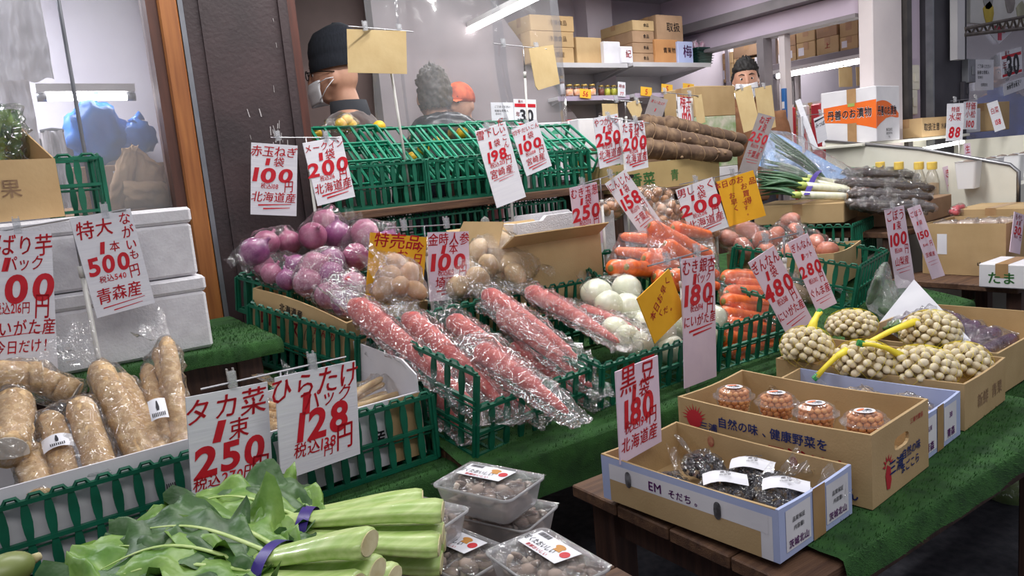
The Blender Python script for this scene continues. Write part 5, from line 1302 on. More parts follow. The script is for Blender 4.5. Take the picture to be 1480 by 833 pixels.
q = [P(1096, 188, y=2.86), P(1130, 196, y=2.84), P(1240, 258, y=2.60), P(1180, 264, y=2.62), P(1096, 240, y=2.86)]; c0 = P(1170, 250, y=2.75)
k = MB(); q = [v-c0 for v in q]; k.add(q+[v+Vector((0.004, 0.006, 0.002)) for v in q], [(0, 1, 2, 3, 4), (5, 6, 7, 8, 9)]+[(i, (i+1) % 5, 5+(i+1) % 5, 5+i) for i in range(5)])
k.build('sheet', M('pale_blue_plastic', lin(150, 186, 232), lin(136, 172, 222), scale=4, rough=0.4), bs)
k = MB(); q = [P(1100, 196, y=2.80), P(1135, 200, y=2.76), P(1240, 262, y=2.46), P(1175, 264, y=2.50), P(1100, 262, y=2.70)]
fo = thing('leek_film', 'clear film sleeve drawn over the leek leaves', 'film', q[3], 0); q = [v-fo.location for v in q]
hull([v for p_ in q for v in (p_, p_+Vector((0.01, -0.04, 0.03)))], 'film', fo, m_film2, 0.004, 0.006, 0.05, seed=71)

# ---- big ringed taro stems in a carton on the shelf
m_bigt = M('ringed_brown_taro', lin(92, 70, 54), lin(146, 118, 90), scale=16, rough=0.8, bump=0.6, bscale=40, lo=0.48, hi=0.78)
m_ring = M('pale_growth_ring', lin(150, 124, 94), lin(118, 92, 70), scale=40, rough=0.85)
kb_w, kb_d, kb_h = 0.78, 0.26, 0.135
kb = open_box('carton', 'olive-brown carton with green lettering carrying thick ringed taro stems', (2.86, 2.86, 1.112), R(-1), kb_w, kb_d, kb_h, mat=M('olive_brown_cardboard', lin(182, 158, 108), lin(170, 146, 98), scale=6, rough=0.85))
letters(kb, m_gprint, [('香菜', 0.215, 0.055, 0.055, dict(heavy=1, sx=1.25)), ('千葉県産', 0.06, 0.095, 0.016), ('青', 0.44, 0.06, 0.05)], FM('f', kb_w, kb_d, kb_h, 0.0012))
MB().prism([(0.135+0.022*math.copysign(abs(math.cos(a))**0.5, math.cos(a)), 0.075+0.009*math.copysign(abs(math.sin(a))**0.6, math.sin(a))) for a in [2*PI*i/16 for i in range(16)]], 0.001, FM('f', kb_w, kb_d, kb_h, 0.0015)).build('grip_slot', M('black_slot', lin(20, 20, 22), rough=0.9), kb)
for i, (h, t, r, lb) in enumerate((((925, 192, 2.84), (1074, 218, 2.78), 0.062, 'thick ringed taro stem lying in the middle of the pile'), ((925, 214, 2.78), (1058, 226, 2.70), 0.055, 'thick ringed taro stem lowest at the carton front'), ((960, 180, 2.94), (1078, 203, 2.92), 0.055, 'ringed taro stem at the back with a pale tip'), ((925, 178, 2.95), (1010, 184, 2.98), 0.05, 'ringed taro stem half hidden behind the pile'))):
    A, B = P(*h[:2], y=h[2]), P(*t[:2], y=t[2]); L = (B-A).length
    o = thing('giant_taro', lb, 'vegetable', A, 0, 'thick ringed taro stems'); o.matrix_world = frame(A, B)
    root_mesh(L, r, r*0.62, bend=0.01, ripple=0.10, n=18, m=30, seed=i*2.0, headk=0.04).build('stem', m_bigt, o, True)
    for q in range(6):
        u = 0.08+0.14*q+rnd(-0.02, 0.02); rr = (r+(r*0.62-r)*u**0.9)*1.012
        MB().tube([(L*u+0.018*math.sin(a*1+q), rr*math.cos(a), rr*math.sin(a)+0) for a in [2*PI*j/18 for j in range(19)]], 0.0028, n=4, caps=False).build('growth_ring', m_ring, o, True, (0, 0.01*math.sin(PI*u), 0))
    for q in range(3):
        u = rnd(0.3, 0.9); rr = (r+(r*0.62-r)*u**0.9); a = rnd(2.5, 4.2)
        MB().ell((L*u, rr*math.cos(a)*0.96, rr*math.sin(a)*0.96), (0.010, 0.006, 0.008), 8, 5).build('bud', m_ring, o, True)
# ================================================================== CRATE SHELF ALONG THE SHOP FRONT
sh = thing('wooden_shelf', 'long wooden shelf plank on posts carrying the rows of green crates', 'shelf', (1.75, 2.90, 0))
MB().bbox((0, 0, 1.146), (1.42, 0.34, 0.034), 0.004).build('plank', m_wood, sh)
MB().bbox((0.03, 0.0, 0.955), (1.36, 0.32, 0.03), 0.004).build('lower_plank', m_wood, sh)
for sx in (-0.66, 0.66):
    for sy in (-0.13, 0.13): MB().bbox((sx, sy, 0.565), (0.05, 0.05, 1.128), 0.004).build('leg', m_wooddk, sh)
sh2 = thing('wooden_shelf', 'short wooden shelf plank under the ringed taro carton', 'shelf', (2.89, 2.90, 0))
MB().bbox((0, 0, 1.093), (0.84, 0.40, 0.034), 0.004).build('plank', m_wood, sh2)
for sx in (-0.38, 0.38):
    for sy in (-0.15, 0.15): MB().bbox((sx, sy, 0.538), (0.05, 0.05, 1.076), 0.004).build('leg', m_wooddk, sh2)
m_dark = M('dark_purple_produce', lin(70, 56, 66), lin(48, 40, 48), scale=20, rough=0.6)  # dark purple mottle, not assigned to any part
for i, x in enumerate((1.055, 1.495, 1.935)):
    crate('%s green crate standing upright on the long shelf' % ('post-side', 'middle', 'leek-side')[i], (x+0.215, 2.895, 1.167), R(-0.5+0.6*i), w=0.43, d=0.27, h=0.165, cx=9, cy=6, mat=m_green)
for i, x in enumerate((1.30, 1.76)):
    crate('dark green crate on the lower plank %s' % ('behind the potatoes', 'behind the foam tray')[i], (x+0.22, 2.90, 0.972), 0, w=0.44, d=0.28, h=0.135, cx=12, cy=8, mat=m_green, slim=True)
tc = [(1.045, 2.775, 1.352, -1.5, 'tipped light green crate next to the dark post'), (1.315, 2.78, 1.338, -1.0, 'tipped light green crate below the kraft card'), (1.585, 2.79, 1.342, 0.5, 'tipped light green crate behind the thin white pole'),
      (1.85, 2.80, 1.350, 1.0, 'tipped light green crate beside the white dried-radish card'), (2.12, 2.76, 1.315, 3.0, 'tipped light green crate hanging lowest beside the white cards')]
for i, (x, y, z, a, lb) in enumerate(tc):
    Mx = Euler((R(-54), 0, R(a))).to_matrix(); w_, d_, h_ = 0.34, 0.11, 0.255
    loc = Vector((x, y, z))-Mx @ Vector((-w_/2, -d_/2, 0))
    crate(lb, loc, R(a), w=w_, d=d_, h=h_, cx=6, cy=2, rows=2, tilt=R(-54), mat=m_green2, slim=True, nobase=True)
m_yuzu = M('yellow_citrus_skin', lin(238, 196, 50), lin(228, 178, 36), scale=30, rough=0.4, bump=0.3, bscale=90)
ym = MB().ell((0, 0, 0), (0.028, 0.028, 0.026), 14, 10, f=lambda v: 1+0.02*nz(v, 4)).mesh('citrus')
for i, (px, py, lb) in enumerate(((548, 183, 'round yellow citrus on the tipped crates under the kraft card'), (456, 194, 'round yellow citrus beside the dark post'), (612, 215, 'yellow citrus seen through the tipped crate bars'), (668, 192, 'yellow citrus behind the crate bars near the orange cap'), (596, 228, 'yellow citrus low behind the tipped crate'), (634, 205, 'yellow citrus between two tipped crates'))):
    tag(put(ym, 'citrus', m_yuzu, None, True, P(px, py, y=3.02), (0, 0, i)), lb, 'citrus', 'yellow citrus in the tipped crates')
yb = thing('snack_bag', 'clear bag with yellow fruit lying on the tipped crates', 'bag', P(487, 182, y=3.0), 0)
bits = [put(ym, 'fruit', m_yuzu, yb, True, (dx, 0, dz)) for dx, dz in ((0.02, 0.005), (0.06, 0.0), (0.045, 0.018))]
hull(world_pts(bits, yb)+[Vector((-0.06, 0, -0.01)), Vector((-0.04, 0.02, 0.02))], 'film', yb, m_film2, 0.006, 0.006, 0.02, seed=81)
bt_ = thing('display_table', 'narrow table behind the crate shelf under the white cartons', 'table', (2.38, 3.22, 0))
MB().bbox((0, 0, 1.33), (0.95, 0.30, 0.026), 0.003).build('table_top', m_wood, bt_)
for sx in (-0.44, 0.44):
    for sy in (-0.12, 0.12): MB().box((sx, sy, 0.658), (0.04, 0.04, 1.316)).build('leg', m_wooddk, bt_)
for i, (a, b, y, z0, lb) in enumerate((((772, 178), (826, 205), 3.10, 1.345, 'white carton with green logo between the crates'), ((834, 172), (888, 200), 3.10, 1.345, 'white carton with green logo tilted over the crate'))):
    A, B = P(a[0], a[1], y=y), P(b[0], b[1], y=y); w_ = B.x-A.x; h_ = A.z-z0
    o = closed_box(lb, ((A.x+B.x)/2, y+0.11, z0), R(2), w_, 0.22, h_, mat=m_cardwhite, group='white cartons behind the crates')
    k = MB(); u, v = w_*0.55, h_-0.06
    k.prism([(u+0.030*math.cos(t), v+0.022*abs(math.sin(t))) for t in [PI*j/10 for j in range(11)]], 0.0004, FM('f', w_, 0.22, h_, 0.0014)); k.build('green_logo', M('logo_green', lin(60, 170, 130), rough=0.5) if 'logo_green' not in D.materials else D.materials['logo_green'], o)
    letters(o, m_red2, [('青森', u, v-0.012, 0.012)], FM('f', w_, 0.22, h_, 0.0016))

# ================================================================== SHOP INTERIOR
m_rack = M('grey_white_shelf_enamel', lin(196, 194, 196), lin(184, 182, 186), scale=4, rough=0.4)
m_strip = M('lilac_price_strip', lin(190, 176, 196), lin(176, 162, 184), scale=8, rough=0.4)
m_tagy = M('yellow_shelf_tag', lin(242, 190, 60), rough=0.5)
def rack(label, x0, x1, y0, y1, levels):
    o = thing('shelf_rack', label, 'shelf', ((x0+x1)/2, (y0+y1)/2, 0)); w, d = x1-x0, y1-y0
    for z in levels:
        b = MB().bbox((0, 0, z-0.012), (w, d, 0.024), 0.003).build('shelf_board', m_rack, o)
        MB().box((0, -d/2-0.004, z-0.014), (w, 0.006, 0.032)).build('price_strip', m_strip if z < 1.9 else m_rack, b)
    MB().box((0, d/2-0.005, 1.15), (w, 0.01, 1.8)).build('back_panel', m_rack, o)
    for sx in (-1, 1): MB().box((sx*(w/2-0.015), d/2-0.02, 1.03), (0.03, 0.03, 2.06)).build('upright', m_rack, o)
    for sx in (-1, 1):
        for z in levels: MB().prism([(0, 0), (d-0.03, 0), (0, -0.07)], 0.006, Matrix(((0, 0, 1, sx*(w/2-0.03)), (-1, 0, 0, d/2-0.02), (0, 1, 0, z-0.026), (0, 0, 0, 1)))).build('bracket', m_rack, o)
    return o
rack('grey shelf rack with jars under the stacked noodle cartons', 3.32, 3.99, 4.15, 4.50, (0.60, 1.20, 1.745, 1.972))
rack('grey shelf rack holding brown cartons and a dark green basket', 4.00, 4.84, 4.10, 4.62, (0.60, 1.20, 1.750, 1.972))
SZ = 1.9735
def bx(label, px0, px1, py0, z0, y, d=0.24, mat=None, txt=None, group='cartons on the shelf rack', h=None, rz=0.0, lab=None):
    A, B = P(px0, py0, y=y), P(px1, py0, y=y)
    h = h or ((A.z+B.z)/2-z0); w = B.x-A.x
    return closed_box(label, ((A.x+B.x)/2, y+d/2, z0), rz, w, d, h, mat=mat, group=group, txt=txt(w, h) if txt else None, lab=lab(w, h) if lab else None), h
tx = lambda s, m=None, k=0.30: (lambda w, h: [('f', [(s, w*0.62, h*0.55, h*k)], m or m_card3)])
lb1 = lambda w, h: [('f', w*0.45, h*0.3, w*0.78, h*0.75)]
z = SZ
for i, (py, s) in enumerate(((68, '中国産'), (50, '冷凍食品'), (29, '冷凍食品'))):
    _, h = bx('pale carton, %s of the noodle stack' % ('bottom', 'middle', 'top')[i], 766, 829, py, z, 4.17, 0.26, m_card2, tx(s), h=0.105); z += h+0.001
bx('square pale carton beside the noodle stack', 831, 869, 54, SZ, 4.19, 0.2, m_card2, None, rz=0.04)
bx('open white carton leaning on the stacked cartons', 872, 896, 60, SZ, 4.16, 0.2, m_cardwhite)
bx('small white carton with red print', 897, 914, 67, SZ, 4.14, 0.14, m_cardwhite, tx('紀', m_red, 0.4))
z = SZ
for i, py in enumerate((75, 62, 47, 33)):
    _, h = bx('brown carton, %s of the tall stack' % ('bottom', 'second', 'third', 'top')[i], 914, 945, py, z, 4.16, 0.42, m_card3 if i < 3 else m_card, tx('食品', m_blk, 0.3), h=(0.075, 0.075, 0.085, 0.075)[i]); z += h+0.001
bx('orange-brown carton with a line of print', 946, 979, 57, SZ, 4.14, 0.3, M('orange_brown_cardboard', lin(190, 138, 88), lin(178, 126, 78), scale=6, rough=0.85), tx('青果物', m_blk, 0.2))
bx('open-topped carton standing on the orange-brown carton', 948, 986, 22, SZ+0.165, 4.15, 0.22, m_card3, tx('取扱', m_blk, 0.3))
bx('white and blue carton with purple print', 979, 1001, 60, SZ, 4.12, 0.2, m_lilac, tx('梅', m_purp, 0.5))
gb = thing('basket', 'dark green plastic basket full of pink packets on the rack end', 'basket', P(1020, 88, y=4.22)+Vector((0, 0.08, 0.0)), 0); gb.location.z = SZ+0.001
S = [[(x, y, z_) for x, y in rounded(w_, d_, 0.02)] for w_, d_, z_ in ((0.16, 0.15, 0), (0.19, 0.18, 0.13), (0.205, 0.195, 0.13), (0.205, 0.195, 0.142), (0.185, 0.175, 0.142), (0.15, 0.14, 0.01))]
loft(MB(), S).build('basket_wall', m_dkgreen, gb)
for i in range(6): MB().box((0, 0, 0.02+0.02*i), (0.168+0.008*i, 0.158+0.008*i, 0.004)).build('rib', m_dkgreen, gb)
m_pinkp = M('pink_packet_film', lin(226, 170, 196), lin(236, 226, 232), scale=30, rough=0.3)
for i in range(7):
    q = thing('packet', ('pink packet at the wall side of the dark green basket', 'pink packet standing up in the dark green basket', 'pink packet lying across the dark green basket', 'crumpled pink packet in the basket middle', 'pink packet leaning on the basket rim', 'pink packet at the opening side of the basket', 'topmost pink packet of the basket')[i], 'packet', gb.location+Vector((-0.07+0.024*i, rnd(-0.04, 0.04), 0.135)), (rnd(-0.4, 0.4), rnd(-0.6, 0.6), rnd(0, 3)), 'pink packets in the basket')
    MB().ell((0, 0, 0.025), (0.034, 0.012, 0.040), 10, 7).build('film', m_pinkp, q, True)
    MB().box((0, 0, 0.067), (0.05, 0.002, 0.008)).build('seal', m_pinkp, q)
# jars on the middle shelf
m_glassj = film_mat('jar_glass', tint=(0.95, 0.96, 0.95), haze=0.04, gloss=0.05, rough=0.05, bump=0.0)
m_jam = M('dark_red_preserve', lin(120, 60, 44), lin(90, 40, 32), scale=10, rough=0.4)
m_pick = M('yellow_green_pickle', lin(190, 186, 70), lin(160, 160, 50), scale=20, rough=0.4)
m_lid = M('gold_jar_lid', lin(190, 160, 90), rough=0.35, metal=0.6)
def jar(px, y, label, fill, labmat, r=0.026, h=0.085, z=1.7465):
    p = P(px, 120, y=y); o = thing('jar', label, 'jar', (p.x, y, z), 0, 'jars on the shelf rack')
    MB().lathe([(0.0, 0.0), (r, 0.0), (r, h*0.8), (r*0.8, h*0.9), (r*0.8, h)], n=16).build('glass', m_glassj, o, True)
    MB().lathe([(0.0, 0.002), (r*0.93, 0.002), (r*0.93, h*0.76), (0.0, h*0.77)], n=14).build('contents', fill, o, True)
    MB().lathe([(r*0.88, h*0.9), (r*0.88, h*1.05), (0.0, h*1.06)], n=16).build('lid', m_lid, o, True)
    MB().lathe([(r*1.01, h*0.15), (r*1.01, h*0.65)], n=16).build('label', labmat, o, True)
m_labo = M('orange_jar_label', lin(236, 150, 90), lin(240, 226, 214), scale=18, rough=0.5)
for i, (px, lb) in enumerate(((822, 'orange-labelled jar next to the bottle'), (833, 'orange-labelled jar second from the bottle'), (844, 'orange-labelled jar third from the bottle'), (855, 'orange-labelled jar beside the dark jars'))): jar(px, 4.22, lb, m_jam, m_labo)
for i, (px, lb) in enumerate(((868, 'dark jar beside the orange-labelled jars'), (877, 'yellow-green pickle jar by the dark jar'), (886, 'yellow-green pickle jar in the shelf corner'), (894, 'yellow-green pickle jar nearest the price tag'))): jar(px, 4.24, lb, m_pick if i else m_jam, m_pick if i else m_jam, 0.022, 0.08)
jar(812, 4.20, 'slim clear bottle with a brown cap on the shelf end', m_jam, m_paper, 0.016, 0.14)
for i, (px, py, y) in enumerate(((846, 134, 4.128), (934, 131, 4.085), (964, 127, 4.085), (995, 126, 4.085))):
    card('yellow shelf tag with red figures %s' % ('under the orange-labelled jars', 'at the joint of the two racks', 'on the carton rack strip', 'at the far end of the carton rack strip')[i], (px-8, py-6), (px+8, py-6), (px-8, py+7), y, [('5' if i else '56', 0.5, 0.5, 0.4)], m_tagy, m_red, 'price tag', 'yellow shelf tags', 'shelf_tag', 0.002, yaw=0)
card('white shelf tag with pink figures at the rack joint', (893, 118), (904, 118), (893, 139), 4.138, [('時価', 0.5, 0.3, 0.3), ('77', 0.5, 0.8, 0.35)], m_paper, m_red, 'price tag', None, 'shelf_tag', 0.002, yaw=0)
# cartons and papers under the racks
bx('dark brown carton on the lower rack shelf', 905, 960, 150, 1.2015, 4.16, 0.3, m_card3, None, h=0.22)
bx('grey carton on the lower rack shelf behind the kraft cards', 800, 860, 150, 1.2015, 4.2, 0.25, m_cardwhite, None, h=0.26)
m_pk = [M('packet_%s' % n, c, rough=0.4) for n, c in (('red', lin(200, 60, 70)), ('yellow', lin(226, 196, 70)), ('green', lin(110, 160, 80)), ('white', lin(220, 216, 218)))]
for i in range(8):
    p = P(828+i*11, 168, y=4.12); o = thing('snack_packet', ('red', 'yellow', 'green', 'white')[i % 4]+' snack packet standing '+('by the notice', 'behind the white carton')[i//4], 'packet', (p.x, 4.17+0.02*(i % 2), 1.46 if False else 1.2015), (0, 0, rnd(-0.2, 0.2)), 'snack packets on the lower shelf')
    MB().ell((0, 0, 0.19), (0.035, 0.016, 0.19), 10, 8).build('film', m_pk[i % 4], o, True); MB().box((0, 0, 0.379), (0.06, 0.003, 0.02)).build('seal', m_pk[i % 4], o)
# big cartons stacked behind the man in the opening
for i, (z0, h, m_, lb) in enumerate(((0.0, 0.75, m_card3, 'tall brown carton at the base of the stack by the shop man'), (0.751, 0.42, m_cardwhite, 'white carton with leaf print in the stack by the shop man'), (1.172, 0.34, M('leaf_print_carton', lin(210, 206, 190), lin(120, 160, 90), scale=12, rough=0.6), 'carton with green leaf pattern in the stack by the shop man'), (1.513, 0.20, m_card, 'wide brown carton on top of the stack by the shop man'))):
    A = P(1006, 140, y=3.45); B = P(1064, 140, y=3.45)
    closed_box(lb, ((A.x+B.x)/2, 3.60, z0), 0, B.x-A.x, 0.28, h, mat=m_, group='stack by the shop man')

# ================================================================== NEXT ROOM THROUGH THE OPENING
def rack_x(label, x, y0, y1, zs, d=0.34):
    o = thing('shelf_rack', label, 'shelf', (x+d/2, (y0+y1)/2, 0))
    for z_ in zs:
        MB().bbox((0, 0, z_-0.03), (d, y1-y0, 0.06), 0.003).build('shelf_board', m_beam, o)
    for sx in (-1, 1):
        for sy in (-1, 1): MB().box((sx*(d/2-0.02), sy*((y1-y0)/2-0.02), 1.2), (0.035, 0.035, 2.4)).build('upright', m_beam, o)
    return o
rack_x('steel storage rack loaded with cartons in the next room', 5.62, 3.12, 4.10, (0.5, 1.1, 1.965))
rack_x('steel storage rack with cartons behind the shop man', 5.70, 4.16, 4.66, (0.5, 1.1, 1.90))
def bxx(label, px0, px1, x, z0, h, mat, txt=None, lab=False, d=0.3, group='cartons in the next room'):
    A, B = P(px0, 60, x=x), P(px1, 60, x=x); L = A.y-B.y
    return closed_box(label, (x+d/2, (A.y+B.y)/2, z0), 0, d, L, h, mat=mat, group=group, txt=[('l', [(txt, L*0.5, h*0.5, h*0.3)], m_red2)] if txt else None, lab=[('l', L*0.1, h*0.2, L*0.4, h*0.7)] if lab else None)
z = 1.966
for a, b, h, m_, t, l_, lb in ((1141, 1150, 0.12, m_card, None, True, 'narrow carton at the rack post'), (1151, 1178, 0.125, m_card2, None, True, 'brown carton with a white shipping label on the rack'), (1180, 1212, 0.13, m_card, '上', False, 'large brown carton with a red arrow mark'), (1214, 1240, 0.10, m_card2, None, True, 'low carton with a white sticker next to the red mark'), (1241, 1258, 0.13, m_card3, '青', False, 'darker carton at the pillar end of the rack')):
    bxx(lb, a, b, 5.64, z, h, m_, t, l_)
for a, b, z0, h, m_, lb in ((1141, 1150, 2.087, 0.09, m_card3, 'small carton on top of the narrow carton'), (1151, 1178, 2.092, 0.09, m_card, 'upper carton with a faint red stamp'), (1180, 1210, 2.097, 0.08, m_card3, 'flat carton on the red-marked carton'), (1214, 1240, 2.067, 0.105, m_card, 'upper brown carton near the pillar'), (1241, 1258, 2.097, 0.09, m_card2, 'pale carton on the darker carton')):
    bxx(lb, a, b, 5.64, z0, h, m_, None, False)
for a, b, h, m_, lb in ((1037, 1058, 0.16, m_card, 'brown carton with a label plate behind the shop man'), (1059, 1074, 0.19, m_card2, 'carton with green print behind the shop man'), (1075, 1098, 0.17, m_cardwhite, 'white carton behind the shop man'), (1010, 1034, 0.14, m_card2, 'pale carton at the wall behind the shop man')):
    bxx(lb, a, b, 5.72, 1.901, h, m_, None, True)
for a, b, z0, h, m_, lb in ((1037, 1058, 2.062, 0.10, m_card2, 'upper pale carton behind the shop man'), (1059, 1098, 2.092, 0.12, m_card3, 'long upper carton behind the shop man')):
    bxx(lb, a, b, 5.72, z0, h, m_, None, False)
lamp((5.60, 3.15, 1.86), (5.60, 4.05, 1.86), 'lit fluorescent tube under the storage rack in the next room', 0.02)
lamp((5.66, 4.2, 1.78), (5.66, 4.6, 1.78), 'lit fluorescent tube under the rack behind the shop man', 0.02)
m_tan = M('stacked_tan_paper', lin(196, 166, 116), lin(150, 120, 80), scale=6, rough=0.8, stretch=(1, 1, 14))
o = thing('paper_stack', 'loose stack of tan paper sheets on the next room shelf', 'paper', (5.80, 3.66, 1.1005), 0)
for i in range(9): MB().box((rnd(-0.01, 0.01), rnd(-0.03, 0.03), 0.02+0.058*i), (0.26, rnd(0.50, 0.62), 0.05)).build('sheet_bundle', m_tan, o)
for i, (px, c) in enumerate(((1150, 0), (1170, 3), (1190, 0), (1208, 0), (1228, 3), (1244, 0))):
    A = P(px, 130, x=5.55); o = thing('snack_packet', ('red', 'yellow', 'green', 'white')[c]+' packet on the counter '+('by the blue post', 'before the tan paper stack', 'beside the tan paper stack', 'next to the orange print carton', 'behind the kraft cards', 'beside the pale pillar')[i], 'packet', (5.46, A.y, 0), 0, 'packets on the next room counter')
    MB().bbox((0, 0, 0.79), (0.05, 0.09, 1.58), 0.01).build('film', m_pk[c], o); MB().box((0, 0, 1.59), (0.004, 0.08, 0.02)).build('seal', m_pk[3], o)
MB_ = thing('blue_post', 'blue plastic door stop strip on the white post', 'strip', (4.905, 3.485, 1.45), 0)
MB().bbox((0, 0, 0.12), (0.03, 0.03, 0.24), 0.003).build('strip', M('blue_plastic', lin(50, 110, 180), rough=0.4), MB_); MB().box((-0.016, 0, 0.12), (0.004, 0.02, 0.05)).build('plate', m_labelp, MB_)

# ================================================================== RIGHT SIDE: showcase, pickle carton, pillar fittings
m_cream = M('cream_enamel', lin(226, 224, 212), lin(216, 214, 202), scale=5, rough=0.4)
sc_ = thing('showcase', 'cream refrigerated showcase with chrome trim and a lit tube inside', 'showcase', (5.25, 2.40, 0))
ep = [(P(1195, 204, x=4.62)), (P(1330, 215, x=4.62)), (P(1462, 238, x=4.62)), (P(1474, 248, x=4.62))]
poly = [(p.y-2.40, p.z) for p in ep]; poly = poly+[(ep[-1].y-2.40, 0.1), (ep[0].y-2.40, 0.1)]
Mx = Matrix(((0, 0, 1, 4.62-5.25), (1, 0, 0, 0), (0, 1, 0, 0), (0, 0, 0, 1)))
MB().prism(poly, 0.03, Mx).build('end_panel', m_cream, sc_)
MB().tube([Vector((4.605-5.25, p.y-2.40, p.z)) for p in ep]+[Vector((4.605-5.25, ep[-1].y-2.40, 0.85))], 0.011, n=8).build('chrome_trim', m_chrome, sc_, True)
MB().box((0.05, -0.05, 0.52), (1.30, 1.0, 0.84)).build('base', m_cream, sc_)
MB().box((0.05, 0.46, 1.08), (1.36, 0.10, 0.30)).build('back_wall', m_cream, sc_)
MB().bbox((0.02, 0.46, 1.235), (1.42, 0.34, 0.02), 0.004).build('top_shelf', m_cream, sc_)
MB().box((0.68, 0.0, 0.8), (0.04, 1.0, 0.8)).build('far_panel', m_cream, sc_)
MB().tube([P(1312, 220, x=4.95)-Vector((5.25, 2.40, 0)), P(1392, 205, x=5.6)-Vector((5.25, 2.40, 0))], 0.012, n=8).build('tube', m_tube, sc_, True)
m_tray = M('white_foam_tray', lin(230, 230, 232), rough=0.5)
for i in range(6):
    a = P(1400+i*16, 232+3*(i % 2), y=2.05+0.06*(i % 2)); o = thing('foam_tray', 'white foam food tray %s in the showcase' % ('beside the lamp', 'second from the lamp', 'third from the lamp', 'fourth from the lamp', 'fifth from the lamp', 'at the far glass')[i], 'tray', (a.x, a.y, 0.941), (0, 0, 0.2), 'foam trays in the showcase')
    w_, d_ = 0.15, 0.11; loft(MB(), [[(x, y, z_) for x, y in rounded(w_*k, d_*k, 0.015)] for k, z_ in ((0.8, 0), (1, 0.15), (1.06, 0.152), (0.97, 0.15), (0.78, 0.01))]).build('tray', m_tray, o)
    MB().ell((0, 0, 0.13), (0.055, 0.04, 0.03), 10, 6).build('food', m_mush, o, True)
# the pickle carton
ob_w, ob_d, ob_h = 0.34, 0.36, 0.345
A = P(1260, 209, y=2.66); ob = thing('pickle_carton', 'white carton with an orange wave and pickle lettering on the showcase', 'box', (A.x+ob_w/2+0.01, 2.84, 1.246), R(6))
MB().bbox((0, 0, ob_h/2), (ob_w, ob_d, ob_h), 0.004).build('body', m_cardwhite, ob)
for fc, L, rev in (('l', ob_d, 0), ('f', ob_w, 1)):
    pts = [(0.03 if not rev else 0.0, 0.245), (L if not rev else L*0.98, 0.262 if not rev else 0.20)]
    top = [(L*(0.05+0.95*i/12) if not rev else L*0.95*i/12, 0.245+(0.018*i/12 if not rev else 0.02*math.sin(PI*i/12)-0.075*(i/12)**2)) for i in range(13)]
    bot = [(L*(0.05+0.95*i/12) if not rev else L*0.95*i/12, (0.150-0.012*math.sin(i/12*2.5)-0.062*(i/12)**2.5) if not rev else (0.085+0.062*min(1, i/5)+0.004*math.sin(i))) for i in range(13)]
    k = MB()
    for i in range(12): k.add([(*bot[i], 0), (*bot[i+1], 0), (*top[i+1], 0), (*top[i], 0)], [(0, 1, 2, 3)], FM(fc, ob_w, ob_d, ob_h, 0.0012))
    k.build('orange_wave', m_orange, ob)
    letters(ob, m_labelp, [('丹善のお漬物', L*0.52 if not rev else L*0.44, 0.190, 0.058, dict(heavy=1, sx=0.66 if not rev else 0.62))], FM(fc, ob_w, ob_d, ob_h, 0.0018), 'lettering_outline')
    letters(ob, m_blk, [('丹善のお漬物', L*0.52 if not rev else L*0.44, 0.192, 0.050, dict(heavy=1, sx=0.76 if not rev else 0.72))], FM(fc, ob_w, ob_d, ob_h, 0.0024))
letters(ob, m_blk, [('株式会社', 0.18, 0.070, 0.018), ('東京市中央', 0.18, 0.046, 0.014), ('TEL', 0.18, 0.024, 0.014)], FM('f', ob_w, ob_d, ob_h, 0.0014), 'address_print')
k = MB(); patch(k, 0.175, 0.255, 0.235, ob_h, FM('l', ob_w, ob_d, ob_h, 0.0028)); k.build('tape', m_tape, ob)
k = MB(); patch(k, 0.175, 0.0, 0.235, 0.130, FM('l', ob_w, ob_d, ob_h, 0.0028)); k.build('lower_tape', m_tape, ob)
k = MB(); patch(k, 0.18, 0.235, 0.225, 0.255, FM('l', ob_w, ob_d, ob_h, 0.003)); k.build('green_sticker', M('green_sticker', lin(150, 170, 90), rough=0.5), ob)
A = P(1322, 200, y=2.72)
closed_box('flat brown carton with boxed print beside the pickle carton', (A.x+0.27, 2.80, 1.247), R(2), 0.50, 0.22, 0.13, mat=m_card2, txt=[('f', [('取扱注意', 0.14, 0.065, 0.045), ('冷凍食品', 0.36, 0.065, 0.035)], m_blk)])
A = P(1440, 205, y=2.75)
closed_box('pale brown carton at the far end of the showcase', (A.x+0.12, 2.86, 1.247), 0, 0.26, 0.2, 0.22, mat=m_card2)
closed_box('white carton behind the hanging price cards', (A.x-0.32, 2.88, 1.247), 0, 0.30, 0.18, 0.18, mat=m_cardwhite)
# switch boxes and fittings on the pillars
def fitting(name, label, px, py, y, w, h, d, mat, extra=None):
    c = P(px, py, y=y); o = thing(name, label, 'switch', (c.x, y, c.z-h/2), 0)
    MB().bbox((0, 0, h/2), (w, d, h), 0.004).build('plate', mat, o)
    MB().bbox((w*0.1, -d/2-0.004, h*0.5), (w*0.35, 0.008, h*0.35), 0.002).build('rocker', mat, o)
m_ivory = M('ivory_plastic', lin(222, 216, 200), rough=0.4)
fitting('wall_switch', 'ivory wall switch plate on the pink strip', 1320, 112, 2.838, 0.14, 0.17, 0.02, m_ivory)
fitting('wall_switch', 'lower ivory socket plate on the pink strip', 1318, 148, 2.838, 0.12, 0.17, 0.02, m_ivory)
fitting('junction_box', 'grey junction box on the black pillar', 1400, 103, 2.745, 0.11, 0.17, 0.05, m_steel)
fitting('junction_box', 'small dark junction box below the grey one', 1394, 132, 2.755, 0.08, 0.14, 0.03, m_black)
